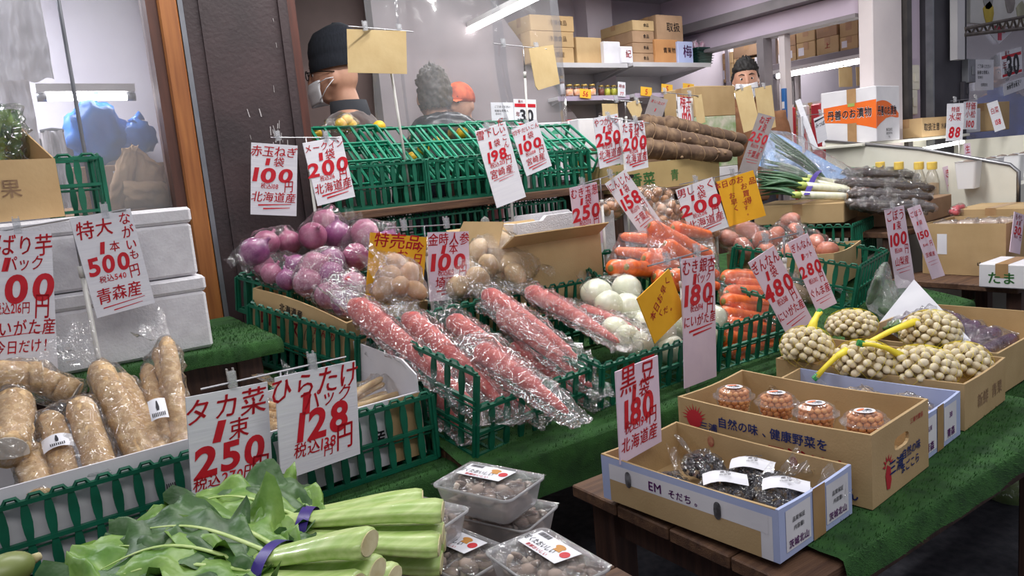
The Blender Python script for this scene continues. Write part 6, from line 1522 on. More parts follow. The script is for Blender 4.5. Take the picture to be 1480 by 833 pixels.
# signboard, truss and glass at the far right
gw = struct(MB().box((7.75, 2.98, 1.45), (3.1, 0.006, 2.4)), 'window_2', m_pane)
struct(MB().box((6.24, 2.95, 1.4), (0.10, 0.10, 2.8)), 'trim_23', m_blackdk)
sbd = thing('signboard', 'painted signboard with yellow and grey pictures above the glass', 'sign', P(1404, 32, y=2.86), 0)
a = P(1404, 32, y=2.86); b = P(1500, 22, y=2.86)
MB().box(((b.x-a.x)/2, 0, 0.24), (b.x-a.x+0.1, 0.03, 0.50)).build('board', M('pale_signboard', lin(206, 204, 200), lin(196, 194, 190), scale=6, rough=0.6), sbd)
for px, py, c, nm in ((1429, 19, lin(196, 170, 50), 'yellow_picture'), (1460, 4, lin(140, 132, 128), 'grey_picture'), (1476, 18, lin(170, 168, 140), 'olive_picture'), (1428, -2, lin(150, 150, 148), 'pale_grey_picture')):
    q = P(px, py, y=2.842)-a; MB().prism([(q.x+0.085*math.cos(2*PI*i/9)*(1+0.15*math.sin(i*2)), q.z+0.085*math.sin(2*PI*i/9)*(1+0.1*math.cos(i*3))) for i in range(9)], 0.004, Matrix(((1, 0, 0, 0), (0, 0, 1, q.y), (0, 1, 0, 0), (0, 0, 0, 1)))).build(nm, M(nm, c, tuple(k_*0.7 for k_ in c), scale=10, rough=0.6), sbd)
tr_ = thing('awning_truss', 'rusty metal truss arm under the signboard', 'truss', P(1393, 50, y=2.70), 0); a = P(1393, 50, y=2.70)
p0, p1, p2, p3 = (P(*p, y=2.70)-a for p in ((1393, 42), (1490, 22), (1393, 51), (1490, 40)))
m_rust = M('rusty_steel', lin(96, 86, 78), lin(70, 62, 56), scale=20, rough=0.6)
MB().tube([p0, p1], 0.014, n=6).build('upper_chord', m_rust, tr_); MB().tube([p2, p3], 0.014, n=6).build('lower_chord', m_rust, tr_)
for i in range(9):
    u = i/9; MB().tube([p2.lerp(p3, u), p0.lerp(p1, u+0.055)], 0.008, n=5).build('web_bar', m_rust, tr_); MB().tube([p0.lerp(p1, u+0.055), p2.lerp(p3, u+0.11)], 0.008, n=5).build('web_bar', m_rust, tr_)
MB().box(p0.lerp(p2, 0.5)+Vector((-0.05, 0.02, 0.12)), (0.11, 0.05, 0.62)).build('wall_plate', m_rack, tr_)
dm = thing('diamond_sign', 'white diamond sign with a red cross on the glass', 'sign', P(1444, 42, y=2.96), 0)
MB().prism([(-0.26, 0), (0, -0.12), (0.26, 0), (0, 0.12)], 0.006, Matrix(((1, 0, 0, 0), (0, 0, 1, 0), (0, 1, 0, 0), (0, 0, 0, 1)))).build('panel', m_labelp, dm)
k = MB(); k.prism([(-0.03, -0.09), (0.03, -0.09), (0.03, -0.03), (0.09, -0.03), (0.09, 0.03), (0.03, 0.03), (0.03, 0.09), (-0.03, 0.09), (-0.03, 0.03), (-0.09, 0.03), (-0.09, -0.03), (-0.03, -0.03)], 0.004, Matrix(((1, 0, 0, 0), (0, 0, 1, -0.006), (0, 1, 0, 0), (0, 0, 0, 1)))); k.build('red_cross', M('pink_red_paint', lin(214, 70, 96), rough=0.5), dm)

# ================================================================== RIGHT MIDDLE: burdock, bottles, cartons
rt = thing('display_table', 'side table beside the showcase carrying the wrapped burdock', 'table', (4.10, 2.36, 0))
MB().bbox((0, 0, 0.78), (0.92, 0.74, 0.03), 0.004).build('table_top', m_wood, rt)
for sx in (-1, 1):
    for sy in (-1, 1): MB().box((sx*0.41, sy*0.33, 0.383), (0.06, 0.06, 0.765)).build('leg', m_wooddk, rt)
m_gobo = M('dark_burdock_skin', lin(82, 68, 60), lin(60, 50, 46), scale=20, rough=0.7, bump=0.4, bscale=60)
closed_box('low grey carton under the wrapped burdock', (4.15, 2.32, 0.7955), R(8), 0.60, 0.50, 0.12, mat=m_card3)
for i, (py, y, lb) in enumerate(((268, 2.30, 'film pack of dark burdock on the near side of the heap'), (283, 2.16, 'film pack of dark burdock lowest beside the leek ends'), (252, 2.44, 'film pack of dark burdock at the back by the bottles'), (298, 2.06, 'film pack of dark burdock hanging over the carton edge'))):
    A, B = P(1215+i*6, py, y=y+0.10), P(1345, py+4, y=y-0.06); o = thing('burdock_pack', lb, 'pack', A, 0, 'film packs of burdock'); ps = []
    fr = frame(Vector(), B-A)
    for q in range(4):
        c = root_mesh((B-A).length*rnd(0.9, 1.0), 0.022, 0.016, seed=q+i*4, ripple=0.08).build('burdock_root', m_gobo, o, True); setm(c, fr @ T(0, -0.055+0.036*q, 0.014*(q % 2))); ps.append(c)
    pts = []
    for c in ps: pts += [lm(c) @ v.co for v in list(c.data.vertices)[::4]]
    hull(pts, 'film', o, m_film2, 0.008, 0.010, 0.035, seed=i*3.0+90)
m_cap = M('yellow_bottle_cap', lin(232, 200, 96), lin(222, 186, 80), scale=30, rough=0.4)
m_pet = film_mat('bottle_plastic', tint=(0.9, 0.88, 0.82), haze=0.12, gloss=0.06, rough=0.08, bump=0.0)
m_juice = M('amber_drink', lin(170, 140, 90), rough=0.3)
for i, (px, lb) in enumerate(((1272, 'yellow-capped bottle next to the green packs'), (1299, 'yellow-capped bottle second from the green packs'), (1328, 'yellow-capped bottle third from the green packs'), (1347, 'yellow-capped bottle next to the hanging cards'))):
    p = P(px, 234, x=4.47); o = thing('bottle', lb, 'bottle', (4.47, p.y, 0.796), 0, 'yellow-capped bottles'); zt = p.z-0.796
    MB().lathe([(0.0, 0.0), (0.038, 0.0), (0.040, 0.02), (0.040, zt*0.62), (0.030, zt*0.76), (0.020, zt*0.84), (0.020, zt*0.88)], n=18).build('bottle_body', m_pet, o, True)
    MB().lathe([(0.0, 0.004), (0.035, 0.004), (0.035, zt*0.60), (0.0, zt*0.62)], n=14).build('drink', m_juice, o, True)
    MB().lathe([(0.026, zt*0.86), (0.027, zt*0.89), (0.027, zt*0.985), (0.024, zt), (0.0, zt)], n=18).build('cap', m_cap, o)
m_gp = M('green_printed_film', lin(60, 160, 90), lin(220, 230, 226), scale=14, rough=0.3)
for i, (px, py, lb) in enumerate(((1228, 246, 'green printed pack beside the blue sheet'), (1246, 250, 'green printed pack lying behind the burdock'), (1262, 244, 'green printed pack next to the first yellow-capped bottle'))):
    p = P(px, py, x=4.44); o = thing('noodle_pack', lb, 'packet', (4.44, p.y, 0.797), (0, 0, 0.3*i), 'green printed packs'); hh = p.z-0.797
    MB().bbox((0, 0, hh/2), (0.10, 0.05, hh), 0.012).build('film', m_gp, o); MB().box((0, 0, hh+0.008), (0.09, 0.003, 0.018)).build('seal', m_gp, o)
# big cartons beyond the eggplants
K5 = closed_box if False else None
k5w, k5d, k5h = 0.36, 0.37, 0.25
st_ = thing('display_table', 'low side table under the big brown cartons at the stall end', 'table', (4.08, 1.70, 0))
MB().bbox((0, 0, 0.555), (0.98, 0.56, 0.03), 0.004).build('table_top', m_wood, st_)
for sx in (-1, 1):
    for sy in (-1, 1): MB().box((sx*0.40, sy*0.24, 0.27), (0.06, 0.06, 0.54)).build('leg', m_wooddk, st_)
kk = open_box('carton', 'big brown carton with small black print holding film packs', (3.985, 1.755, 0.572), R(3), k5w, k5d, k5h, mat=m_card, sag=0.0)
letters(kk, m_blk, [('中国産', 0.29, 0.055, 0.022), ('10・15', 0.29, 0.030, 0.018)], FM('l', k5w, k5d, k5h, 0.0014))
k = MB(); patch(k, 0.07, 0.10, 0.115, 0.20, FM('l', k5w, k5d, k5h, 0.0012)); k.build('shipping_label', m_labelp, kk)
m_pkg = M('pale_food_in_film', lin(206, 190, 176), lin(170, 140, 120), scale=16, rough=0.4)
for i in range(4):
    o = thing('food_pack', 'pale film-wrapped food pack %s in the big carton' % ('at the near wall', 'in the middle', 'beside the middle', 'at the far wall')[i], 'pack', (3.90+0.05*i, 1.86-0.07*i, 0.80), (0, 0, 0.3*i), 'packs in the big carton')
    b_ = MB().bbox((0, 0, 0.0), (0.12, 0.09, 0.04), 0.012).build('food', m_pkg, o); hull(world_pts([b_], o), 'film', o, m_film2, 0.006, 0.008, 0.03, seed=i+120)
p = P(1388, 290, y=2.10)
closed_box('wide flat brown carton behind the film packs', (4.37, 1.80, 0.5715), R(3), 0.34, 0.34, 0.285, mat=m_card3 if False else m_card)
cd_ = thing('candy_bag', 'small bag of red sweets on the carton corner', 'bag', P(1386, 304, y=1.95), 0); bs_ = []
rb = MB().ell((0, 0, 0), (0.014, 0.014, 0.013), 8, 6).mesh('sweet')
for i in range(14): bs_.append(put(rb, 'sweet', m_pk[0], cd_, True, (rnd(-0.055, 0.055), rnd(-0.02, 0.02), rnd(-0.012, 0.018))))
hull(world_pts(bs_, cd_), 'film', cd_, m_film2, 0.006, 0.004, 0.02, seed=133)
wb = closed_box('white carton with green lettering at the stall end', (3.66, 1.47, 0.571), R(3), 0.24, 0.18, 0.105, mat=m_cardwhite, txt=[('l', [('たま', 0.09, 0.045, 0.045, dict(heavy=1))], m_gprint)])
# ================================================================== STOREROOM BEHIND THE PANE
def lump(mb, c, r, seed=0.0, amp=0.25, nu=26, nv=18, fr=2.2, crease=0.0):
    mb.ell(c, r, nu, nv, f=lambda v: 1+amp*nz(v, fr, seed)+crease*abs(nz(v, fr*2.7, seed+4)))
    return mb
m_blueb = M('blue_plastic_sack', lin(52, 126, 214), lin(36, 100, 190), scale=8, rough=0.35)
m_kpaper = M('brown_paper_bag', lin(176, 142, 104), lin(150, 118, 84), scale=8, rough=0.8, bump=0.5, bscale=20)
m_whsack = M('white_plastic_sack', lin(214, 208, 208), lin(196, 190, 192), scale=6, rough=0.4)
sb_ = thing('store_bench', 'low bench in the storeroom under the paper bags', 'bench', (-0.05, 3.32, 0))
MB().bbox((0, 0, 1.20), (1.15, 0.82, 0.03), 0.004).build('bench_top', m_wood, sb_)
for sx in (-1, 1):
    for sy in (-1, 1): MB().box((sx*0.52, sy*0.36, 0.59), (0.05, 0.05, 1.18)).build('leg', m_wooddk, sb_)
for i, (px, py, r, lb) in enumerate(((140, 192, (0.11, 0.07, 0.12), 'crumpled blue plastic sack on the storeroom cartons'), (198, 198, (0.07, 0.05, 0.07), 'small blue plastic sack beside the wooden post'))):
    c = P(px, py, y=3.52); o = thing('plastic_sack', lb, 'bag', c, 0, 'blue sacks')
    lump(MB(), (0, 0, 0), r, i, 0.3, crease=0.18).build('sack', m_blueb, o, True)
    MB().tube([(0, 0, r[2]*0.8), (0.01, 0, r[2]*1.1), (0.03, 0, r[2]*1.25)], [0.03, 0.012, 0.022], n=10).build('tied_neck', m_blueb, o, True)
A = P(130, 200, y=3.45); closed_box('brown carton with a white label behind the storeroom pane', (A.x+0.12, 3.55, 1.2155), R(4), 0.46, 0.24, 0.215, mat=m_card3, lab=[('f', 0.16, 0.08, 0.32, 0.19)])
for i, (pts, y, lb) in enumerate(([[(150, 300), (175, 215), (200, 210), (190, 300)], 2.97, 'folded brown paper bag standing at the pane'], [[(185, 300), (190, 206), (236, 242), (240, 292)], 2.99, 'crumpled brown paper bag leaning on the post'], [[(178, 262), (238, 262), (248, 300), (180, 302)], 2.93, 'flat brown paper bag in front of the crumpled one'])):
    q = [P(*p, y=y) for p in pts]; c = sum(q, Vector())/4; o = thing('paper_bag', lb, 'bag', c, 0, 'brown paper bags'); q = [v-c for v in q]
    def fn(u, v, s=1):
        b = q[0].lerp(q[3], u); t = q[1].lerp(q[2], u); p = b.lerp(t, v)
        return p+Vector((0, s*0.035*math.sin(PI*u)**0.5*math.sin(PI*min(1, 0.15+v*0.85)), 0))+Vector((0.01*nz((u*6, v*6, i)), 0.014*nz((u*5, v*9, i+3)), 0.006*nz((u*7, v*4, i+9))))
    MB().grid(lambda u, v: fn(u, v, -1), 16, 14).grid(lambda u, v: fn(u, v, 1), 16, 14).build('paper', m_kpaper, o, True)
    MB().grid(lambda u, v: fn(0.1+0.8*u, 0.90+0.08*v, -1.2)+Vector((0, -0.004, 0)), 10, 2).build('rolled_edge', m_kpaper, o, True)
for i, (x0, x1, y0, y1, yy, lb) in enumerate(((-30, 78, -20, 116, 3.02, 'big white plastic sheet hanging high in the storeroom'), (-30, 62, 108, 230, 3.06, 'lower white plastic sheet hanging behind the open carton'), (58, 112, 190, 300, 3.05, 'clear white plastic sheet hanging behind the small green crate'))):
    a, b = P(x0, y0, y=yy), P(x1, y1, y=yy); top = a.z; o = thing('plastic_sheet', lb, 'sheet', (a.x, yy, b.z), 0, 'white plastic sheets in the storeroom')
    W, Hh = b.x-a.x, a.z-b.z
    MB().grid(lambda u, v: (W*u, 0.022*math.sin(u*11+i)+0.02*nz((u*5, v*3, i), 1.4)+0.015*nz((u*12, v*7, i+5)), Hh*v+0.015*nz((u*4, i, 2))*(1-v)), 40, 30).build('sheet', m_whsack, o, True)
    MB().tube([(0, 0, Hh), (W*0.5, 0.004, Hh+0.006), (W, 0, Hh)], 0.006, n=6).build('hanging_cord', m_steel, o)
ss = thing('store_shelf', 'thin grey shelf on the storeroom wall', 'shelf', (-0.30, 4.10, 1.60), 0)
MB().bbox((0.2, 0, 0), (1.5, 0.40, 0.03), 0.003).build('shelf_board', m_rack, ss); MB().box((0.2, 0.19, -0.1), (1.5, 0.02, 0.2)).build('wall_rail', m_rack, ss)

# ================================================================== PEOPLE
m_skin = M('skin', lin(206, 158, 132), lin(192, 142, 118), scale=12, rough=0.5)
m_eye = M('eye_white', lin(230, 226, 222), rough=0.2)
m_iris = M('dark_iris', lin(30, 22, 20), rough=0.2)
m_mask = M('white_face_mask', lin(232, 232, 236), lin(222, 222, 228), scale=10, rough=0.7)
m_hairk = M('black_hair', lin(38, 33, 32), lin(18, 16, 16), scale=50, rough=0.7, stretch=(1, 1, 6))
m_hairg = M('greying_hair', lin(92, 86, 82), lin(58, 54, 52), scale=40, rough=0.5)
def ring(cx, cy, z, rx, ry, n=20, yaw=0.0): return [(cx+rx*math.cos(2*PI*i/n), cy+ry*math.sin(2*PI*i/n), z) for i in range(n)]
def head_shape(v):
    """scale of the head ellipsoid by direction; +x is the face"""
    k = 1.0
    if v.z < -0.1: k *= 1-0.20*min(1, (-v.z-0.1)/0.9)*(1 if v.x < 0.2 else 0.35)       # the jaw narrows, the nape tucks in
    if v.x > 0.5 and -0.2 < v.z < 0.35: k *= 0.985                                         # eye hollow
    if v.x > 0.3 and v.z < -0.65: k *= 1.06                                                # chin
    return k
def person(label, foot, facing, H, jacket, hair, bend=0.0, mask=True, hat=None, glasses=False, collar=None, pants=None, arms=(0.15, 0.15), hood=False, group=None, noface=False):
    """a standing person: one body mesh (head, neck, trunk, limbs, hands) and clothing parts; local +x is forward"""
    o = thing('person', label, 'person', foot, (0, 0, facing), group)
    s = H/1.72; hc = Vector((0.045+bend*0.5, 0, 1.595))*s; hr = Vector((0.098, 0.078, 0.122))*s
    b = MB()
    b.ell(hc, hr, 24, 18, f=head_shape)
    b.ell(hc+Vector((0.098, 0, -0.018))*s, Vector((0.022, 0.015, 0.024))*s, 10, 8)              # nose
    b.tube([hc+Vector((0.090, 0, 0.035))*s, hc+Vector((0.104, 0, -0.018))*s], [0.010*s, 0.014*s], n=8)
    for q in (-1, 1): b.ell(hc+Vector((-0.008, q*0.079, -0.012))*s, Vector((0.020, 0.010, 0.032))*s, 10, 8)   # ears
    b.ell(hc+Vector((0.082, 0, -0.066))*s, Vector((0.016, 0.026, 0.010))*s, 10, 6)               # lips
    nk = Vector((bend*0.35, 0, 1.44))*s
    b.tube([hc+Vector((-0.025, 0, -0.06))*s, nk, nk+Vector((-0.01, 0, -0.05))*s], [0.056*s, 0.058*s, 0.07*s], n=14)
    secs = [ring(bend*k*0.3, 0, z*s, rx*s, ry*s) for z, rx, ry, k in ((0.84, 0.10, 0.155, 0), (0.95, 0.105, 0.165, 0.1), (1.08, 0.098, 0.145, 0.3), (1.22, 0.108, 0.165, 0.6), (1.34, 0.105, 0.185, 0.9), (1.41, 0.085, 0.165, 1.0), (1.45, 0.06, 0.10, 1.1))]
    loft(b, secs, True, True)
    hands = []
    for q in (-1, 1):
        sh_ = Vector((bend*0.3, q*0.185, 1.38))*s; el = Vector((bend*0.3+0.03, q*0.225, 1.10))*s; wr = Vector((bend*0.3+0.10+arms[0], q*0.205, 0.87+arms[1]))*s
        b.tube([sh_, sh_.lerp(el, 0.5), el, el.lerp(wr, 0.5), wr], [0.055*s, 0.048*s, 0.041*s, 0.036*s, 0.027*s], n=12)
        d = (wr-el).normalized(); pc = wr+d*0.045*s; b.ell(pc, Vector((0.045, 0.018, 0.05))*s, 10, 8)
        for f_ in range(4):
            st = wr+d*0.08*s+Vector((0.022-0.0145*f_, 0, 0))*s; L = (0.07, 0.078, 0.072, 0.056)[f_]*s
            b.tube([st-d*0.02*s, st+d*L*0.5, st+d*L*0.9+Vector((0, -q*0.018, 0))*s], [0.0095*s, 0.009*s, 0.0075*s], n=6)
        b.tube([wr+d*0.03*s+Vector((0.035, 0, 0))*s, wr+d*0.07*s+Vector((0.06, -q*0.01, 0))*s, wr+d*0.095*s+Vector((0.058, -q*0.015, 0))*s], [0.012*s, 0.011*s, 0.009*s], n=6)
        hip = Vector((0, q*0.085, 0.86))*s; kn = Vector((0.015, q*0.095, 0.47))*s; an = Vector((-0.01, q*0.10, 0.08))*s
        b.tube([hip, hip.lerp(kn, 0.5), kn, kn.lerp(an, 0.4), an], [0.085*s, 0.075*s, 0.055*s, 0.052*s, 0.038*s], n=12)
        b.tube([an+Vector((-0.03, 0, -0.03))*s, an+Vector((0.06, 0, -0.045))*s, an+Vector((0.15, 0, -0.055))*s], [0.035*s, 0.038*s, 0.024*s], n=10)
    bo = b.build('body', m_skin, o, True)
    rm = bo.modifiers.new('join', 'REMESH'); rm.mode = 'VOXEL'; rm.voxel_size = 0.009; rm.use_smooth_shade = True
    sm = bo.modifiers.new('soft', 'SMOOTH'); sm.factor = 0.5; sm.iterations = 3
    for q in (-1, 1):
        e = MB().ell((0, 0, 0), (0.0112*s,)*3, 12, 8).build('eye', m_eye, o, True, hc+Vector((0.0765, q*0.031, 0.010))*s)
        MB().ell((0, 0, 0), (0.004*s, 0.0065*s, 0.0065*s), 10, 6).build('iris', m_iris, e, True, (0.0105*s, 0, 0))
        MB().tube([hc+Vector((0.092, q*0.014, 0.034))*s, hc+Vector((0.094, q*0.032, 0.040))*s, hc+Vector((0.080, q*0.050, 0.034))*s], [0.003*s, 0.004*s, 0.002*s], n=5).build('eyebrow', m_hairk, o, True)
    # jacket: trunk shell and sleeves joined
    j = MB(); gr = 0.022*s
    secs = []
    for z, rx, ry, k in ((0.80, 0.125, 0.185, 0), (0.95, 0.13, 0.19, 0.1), (1.08, 0.128, 0.178, 0.3), (1.22, 0.138, 0.195, 0.6), (1.34, 0.132, 0.208, 0.9), (1.405, 0.108, 0.172, 1.0), (1.445, 0.078, 0.105, 1.1)):
        secs.append([(x*(1+0.03*nz((x*9, y*9, z*9))), y, zz) for x, y, zz in ring(bend*k*0.3, 0, z*s, rx*s, ry*s)])
    loft(j, secs, True, True)
    for q in (-1, 1):
        sh_ = Vector((bend*0.3, q*0.175, 1.375))*s; el = Vector((bend*0.3+0.03, q*0.232, 1.10))*s; wr = Vector((bend*0.3+0.10+arms[0], q*0.21, 0.875+arms[1]))*s
        j.tube([sh_, sh_.lerp(el, 0.4), el, el.lerp(wr, 0.5), wr], [0.082*s, 0.072*s, 0.062*s, 0.056*s, 0.046*s], n=14)
    jo = j.build('jacket', jacket, o, True)
    rm = jo.modifiers.new('join', 'REMESH'); rm.mode = 'VOXEL'; rm.voxel_size = 0.016; rm.use_smooth_shade = True
    sm = jo.modifiers.new('soft', 'SMOOTH'); sm.factor = 0.6; sm.iterations = 5
    tx_ = D.textures.get('cloth_folds') or D.textures.new('cloth_folds', 'CLOUDS'); tx_.noise_scale = 0.10
    dp = jo.modifiers.new('folds', 'DISPLACE'); dp.texture = tx_; dp.strength = 0.020*s; dp.mid_level = 0.5
    loft(MB(), [ring(bend*0.36, 0, 1.405*s, 0.098*s, 0.112*s), ring(bend*0.38, 0, 1.44*s, 0.084*s, 0.090*s), ring(bend*0.40+0.005, 0, 1.492*s, 0.078*s, 0.076*s), ring(bend*0.40+0.005, 0, 1.492*s, 0.066*s, 0.064*s), ring(bend*0.38, 0, 1.44*s, 0.072*s, 0.078*s)], False, False).build('collar', collar or jacket, o, True)
    tr__ = MB()
    for q in (-1, 1):
        tr__.tube([Vector((0, q*0.08, 0.90))*s, Vector((0.015, q*0.095, 0.47))*s, Vector((-0.005, q*0.10, 0.09))*s], [0.105*s, 0.080*s, 0.068*s], n=14)
    loft(tr__, [ring(0, 0, 0.78*s, 0.11*s, 0.165*s), ring(0, 0, 0.97*s, 0.115*s, 0.175*s)], True, True)
    tr__.build('trousers', pants or M('dark_trousers', lin(50, 50, 60), rough=0.8) if 'dark_trousers' not in D.materials else D.materials['dark_trousers'], o, True)
    if hair is not None:
        h = MB(); h.ell(hc+Vector((-0.012, 0, 0.020))*s, hr*1.11, 64, 42, f=lambda v: (1.02+0.15*nz(v, 8, H)+0.10*nz(v, 19, H)) if (v.z > 0.30 or v.x < -0.05-0.3*v.z) and v.z > -0.62 else 0.80)
        h.build('hair', hair, o, True)
    if hat == 'knit':
        k = MB(); base = hc+Vector((-0.010, 0, 0.040))*s
        n = 72; secs = []
        for u, (rr, zz) in enumerate(((1.075, -0.010), (1.115, 0.0), (1.125, 0.030), (1.09, 0.045), (1.115, 0.052), (1.115, 0.075), (1.04, 0.112), (0.82, 0.148), (0.45, 0.166), (0.06, 0.170))):
            secs.append([(base.x+hr.x*rr*math.cos(2*PI*i/n)*(1+0.012*(i % 2)), base.y+hr.y*rr*1.08*math.sin(2*PI*i/n)*(1+0.012*(i % 2)), base.z+zz*s-0.012*s*math.cos(2*PI*i/n)) for i in range(n)])
        loft(k, secs, False, True); k.build('knit_hat', hat_mat, o, True)
    if hat == 'cap':
        k = MB(); k.ell(hc+Vector((-0.006, 0, 0.035))*s, Vector((0.110, 0.092, 0.100))*s, 22, 14, f=lambda v: 1.0+0.02*nz(v, 4) if v.z > -0.25 else 0.72); k.build('cap', cap_mat, o, True)
        MB().grid(lambda i, j_: hc+Vector((0.085+0.06*j_, (i-0.5)*0.13*(1-0.3*j_), 0.030-0.012*j_-0.05*(i-0.5)**2))*s, 8, 3).build('brim', cap_mat, o, True)
    if mask:
        def fn(i, j_):
            a = (i-0.5)*2.1; z_ = -0.020-0.092*j_; r_ = 1.0-0.16*abs(j_-0.40)
            return hc+Vector((math.cos(a)*0.106*r_+0.016*math.exp(-(a*2.2)**2), math.sin(a)*0.086*r_, z_-0.006*math.cos(a*3)))*s
        mk = MB().grid(fn, 18, 10).build('face_mask', m_mask, o, True)
        so = mk.modifiers.new('thick', 'SOLIDIFY'); so.thickness = 0.002
        for q in (-1, 1):
            for zz in (-0.028, -0.098): MB().tube([hc+Vector((0.057, q*0.075, zz))*s, hc+Vector((0.02, q*0.086, zz*0.5))*s, hc+Vector((-0.012, q*0.087, -0.008+zz*0.1))*s], 0.002*s, n=5).build('ear_loop', m_mask, o, True)
    if glasses:
        g = MB()
        for q in (-1, 1):
            g.tube([hc+Vector((0.108, q*0.033+0.025*math.cos(t), 0.010+0.019*math.sin(t)))*s for t in [2*PI*i/16 for i in range(17)]], 0.0022*s, n=5, caps=False)
            g.tube([hc+Vector((0.104, q*0.058, 0.018))*s, hc+Vector((0.05, q*0.085, 0.018))*s, hc+Vector((-0.02, q*0.088, 0.012))*s], 0.0022*s, n=5)
        g.tube([hc+Vector((0.110, -0.010, 0.014))*s, hc+Vector((0.110, 0.010, 0.014))*s], 0.002*s, n=5)
        g.build('glasses', M('black_glasses_frame', lin(24, 24, 26), rough=0.3), o)
    if hood:
        k = MB(); k.ell(Vector((bend*0.3-0.075, 0, 1.43))*s, Vector((0.10, 0.17, 0.085))*s, 26, 14, f=lambda v: 1+0.14*nz(v, 3, 2)+0.06*nz(v, 8, 2)); k.build('hood', jacket, o, True)
    return o
def foot_for(px, py, y, H, facing, bend=0.0):
    """feet so that the head centre falls on the sight line through (px, py) in plane y; returns feet and the body height that reaches it"""
    c = P(px, py, y=y); h = (c.z-0.0)/1.595*1.72; s = h/1.72; off = (0.045+bend*0.5)*s
    return Vector((c.x-off*math.cos(facing), c.y-off*math.sin(facing), 0)), h
hat_mat = M('dark_navy_knit', lin(36, 40, 50), lin(26, 30, 38), scale=60, rough=0.95, stretch=(3, 3, 0.4))
cap_mat = M('orange_print_cap', lin(224, 104, 58), lin(160, 60, 40), scale=16, rough=0.7)
m_fleece = M('brown_fleece', lin(92, 74, 70), lin(76, 60, 58), scale=40, rough=1.0, sheen=0.5)
m_collar = M('charcoal_collar', lin(54, 56, 62), rough=0.9)
m_puffer = M('glossy_black_jacket', lin(34, 36, 46), lin(22, 24, 32), scale=10, rough=0.25, bump=0.5, bscale=14)
f, h = foot_for(484, 112, 3.42, 1.7, R(146), 0.02)
person('man in navy knit hat, white mask, glasses and brown fleece jacket behind the crates', f, R(146), h, m_fleece, None, bend=0.02, hat='knit', glasses=True, collar=m_collar, arms=(0.0, -0.05))
f, h = foot_for(626, 142, 3.56, 1.7, R(80))
person('person with greying hair in a glossy black hooded jacket seen from behind', f, R(80), h, m_puffer, m_hairg, mask=False, hood=True)
f, h = foot_for(664, 152, 4.14, 1.7, R(215))
person('person in an orange patterned cap behind the vinyl sheet', f, R(215), h, M('dark_red_top', lin(120, 60, 60), lin(80, 50, 56), scale=10, rough=0.8), None, mask=False, hat='cap')
f, h = foot_for(1078, 118, 3.62, 1.7, R(222), 0.06)
person('man with black hair, white mask and brown jacket in the shop opening', f, R(222), h, M('tan_brown_jacket', lin(150, 104, 72), lin(128, 86, 58), scale=14, rough=0.8), m_hairk, bend=0.06)
f, h = foot_for(1441, 108, 3.40, 1.7, R(190), 0.05)
person('person in blue work clothes behind the far glass', f, R(190), h, M('blue_work_cloth', lin(40, 76, 160), lin(32, 60, 136), scale=10, rough=0.8), m_hairk, bend=0.05, mask=False)
# ================================================================== PRICE CARDS AND THEIR STANDS
def bold(s, cu, cv, h, sx=1.2): return (s, cu, cv, h, dict(heavy=1, sx=sx))
# left front
card('white card offering sticky yam at 200, hung before the styrofoam boxes', (-34, 334), (72, 321), (-22, 548), 2.12, std('ねばり芋', 'パック', '200', '税込216円', 'にいがた産', nh=0.2, k=0.9)[:-2]+[('/', 0.5, 0.715, 0.012, dict(L=0.42)), ('今日だけ', 0.46, 0.80, 0.13), ('!', 0.84, 0.80, 0.16)])
card('white card offering extra large long yam at 500', (100, 317), (189, 305), (140, 460), 2.12, [('特大', 0.34, 0.13, 0.24), ('ながい', 0.86, 0.22, 0.17, dict(vert=True)), bold('1', 0.38, 0.33, 0.20, 1.8), ('本', 0.58, 0.34, 0.15), bold('500', 0.42, 0.49, 0.30, 1.1), ('も', 0.86, 0.46, 0.14), ('税込540', 0.42, 0.64, 0.10), ('円', 0.80, 0.62, 0.18, dict(sx=0.8)), ('青森産', 0.46, 0.80, 0.20), ('/', 0.5, 0.91, 0.016, dict(L=0.36)), ('/', 0.55, 0.955, 0.016, dict(L=0.25))])
stand('wire card holder before the styrofoam boxes', (-10, 336), (182, 303), 2.125, 0.57, (0.01, 0.0), (0.17, 0.83), z0=0.55)
card('white card offering mustard greens at 250, leaves touching it', (268, 575), (386, 552), (278, 724), 1.555, [('タカ菜', 0.46, 0.16, 0.27), bold('1', 0.36, 0.38, 0.26, 1.9), ('束', 0.60, 0.40, 0.22), bold('250', 0.48, 0.64, 0.36, 1.15), ('税込270円', 0.40, 0.86, 0.13), ('円', 0.84, 0.84, 0.26, dict(sx=0.8))])
card('white card offering flat mushrooms at 128 per pack', (397, 546), (513, 521), (406, 696), 1.555, [('ひらたけ', 0.48, 0.13, 0.22), bold('1', 0.34, 0.30, 0.24, 1.9), ('パック', 0.62, 0.30, 0.16), bold('128', 0.54, 0.52, 0.32, 1.15), ('税込138', 0.42, 0.76, 0.13), ('円', 0.80, 0.74, 0.24, dict(sx=0.8)), ('円', 0.58, 0.84, 0.10)])
stand('wire card holder above the mustard greens', (290, 563), (500, 516), 1.56, 0.52, (0, 0), (0.20, 0.75), z0=0.54)
# below the post
card('white card offering red onions at 100', (363, 206), (430, 206), (362, 310), 2.66, std('赤玉ねぎ', '袋', '100', '税込108', '北海道産', nh=0.21))
card('white card offering may queen potatoes at 200', (437, 207), (494, 201), (459, 298), 2.66, std('メークイン', '袋', '200', '税込216', '北海道産', nh=0.18))
stand('white card holder over the red onions', (391, 199), (490, 199), 2.665, 0.50, (0.0, 0.0), (0.10, 0.80), z0=0.86)
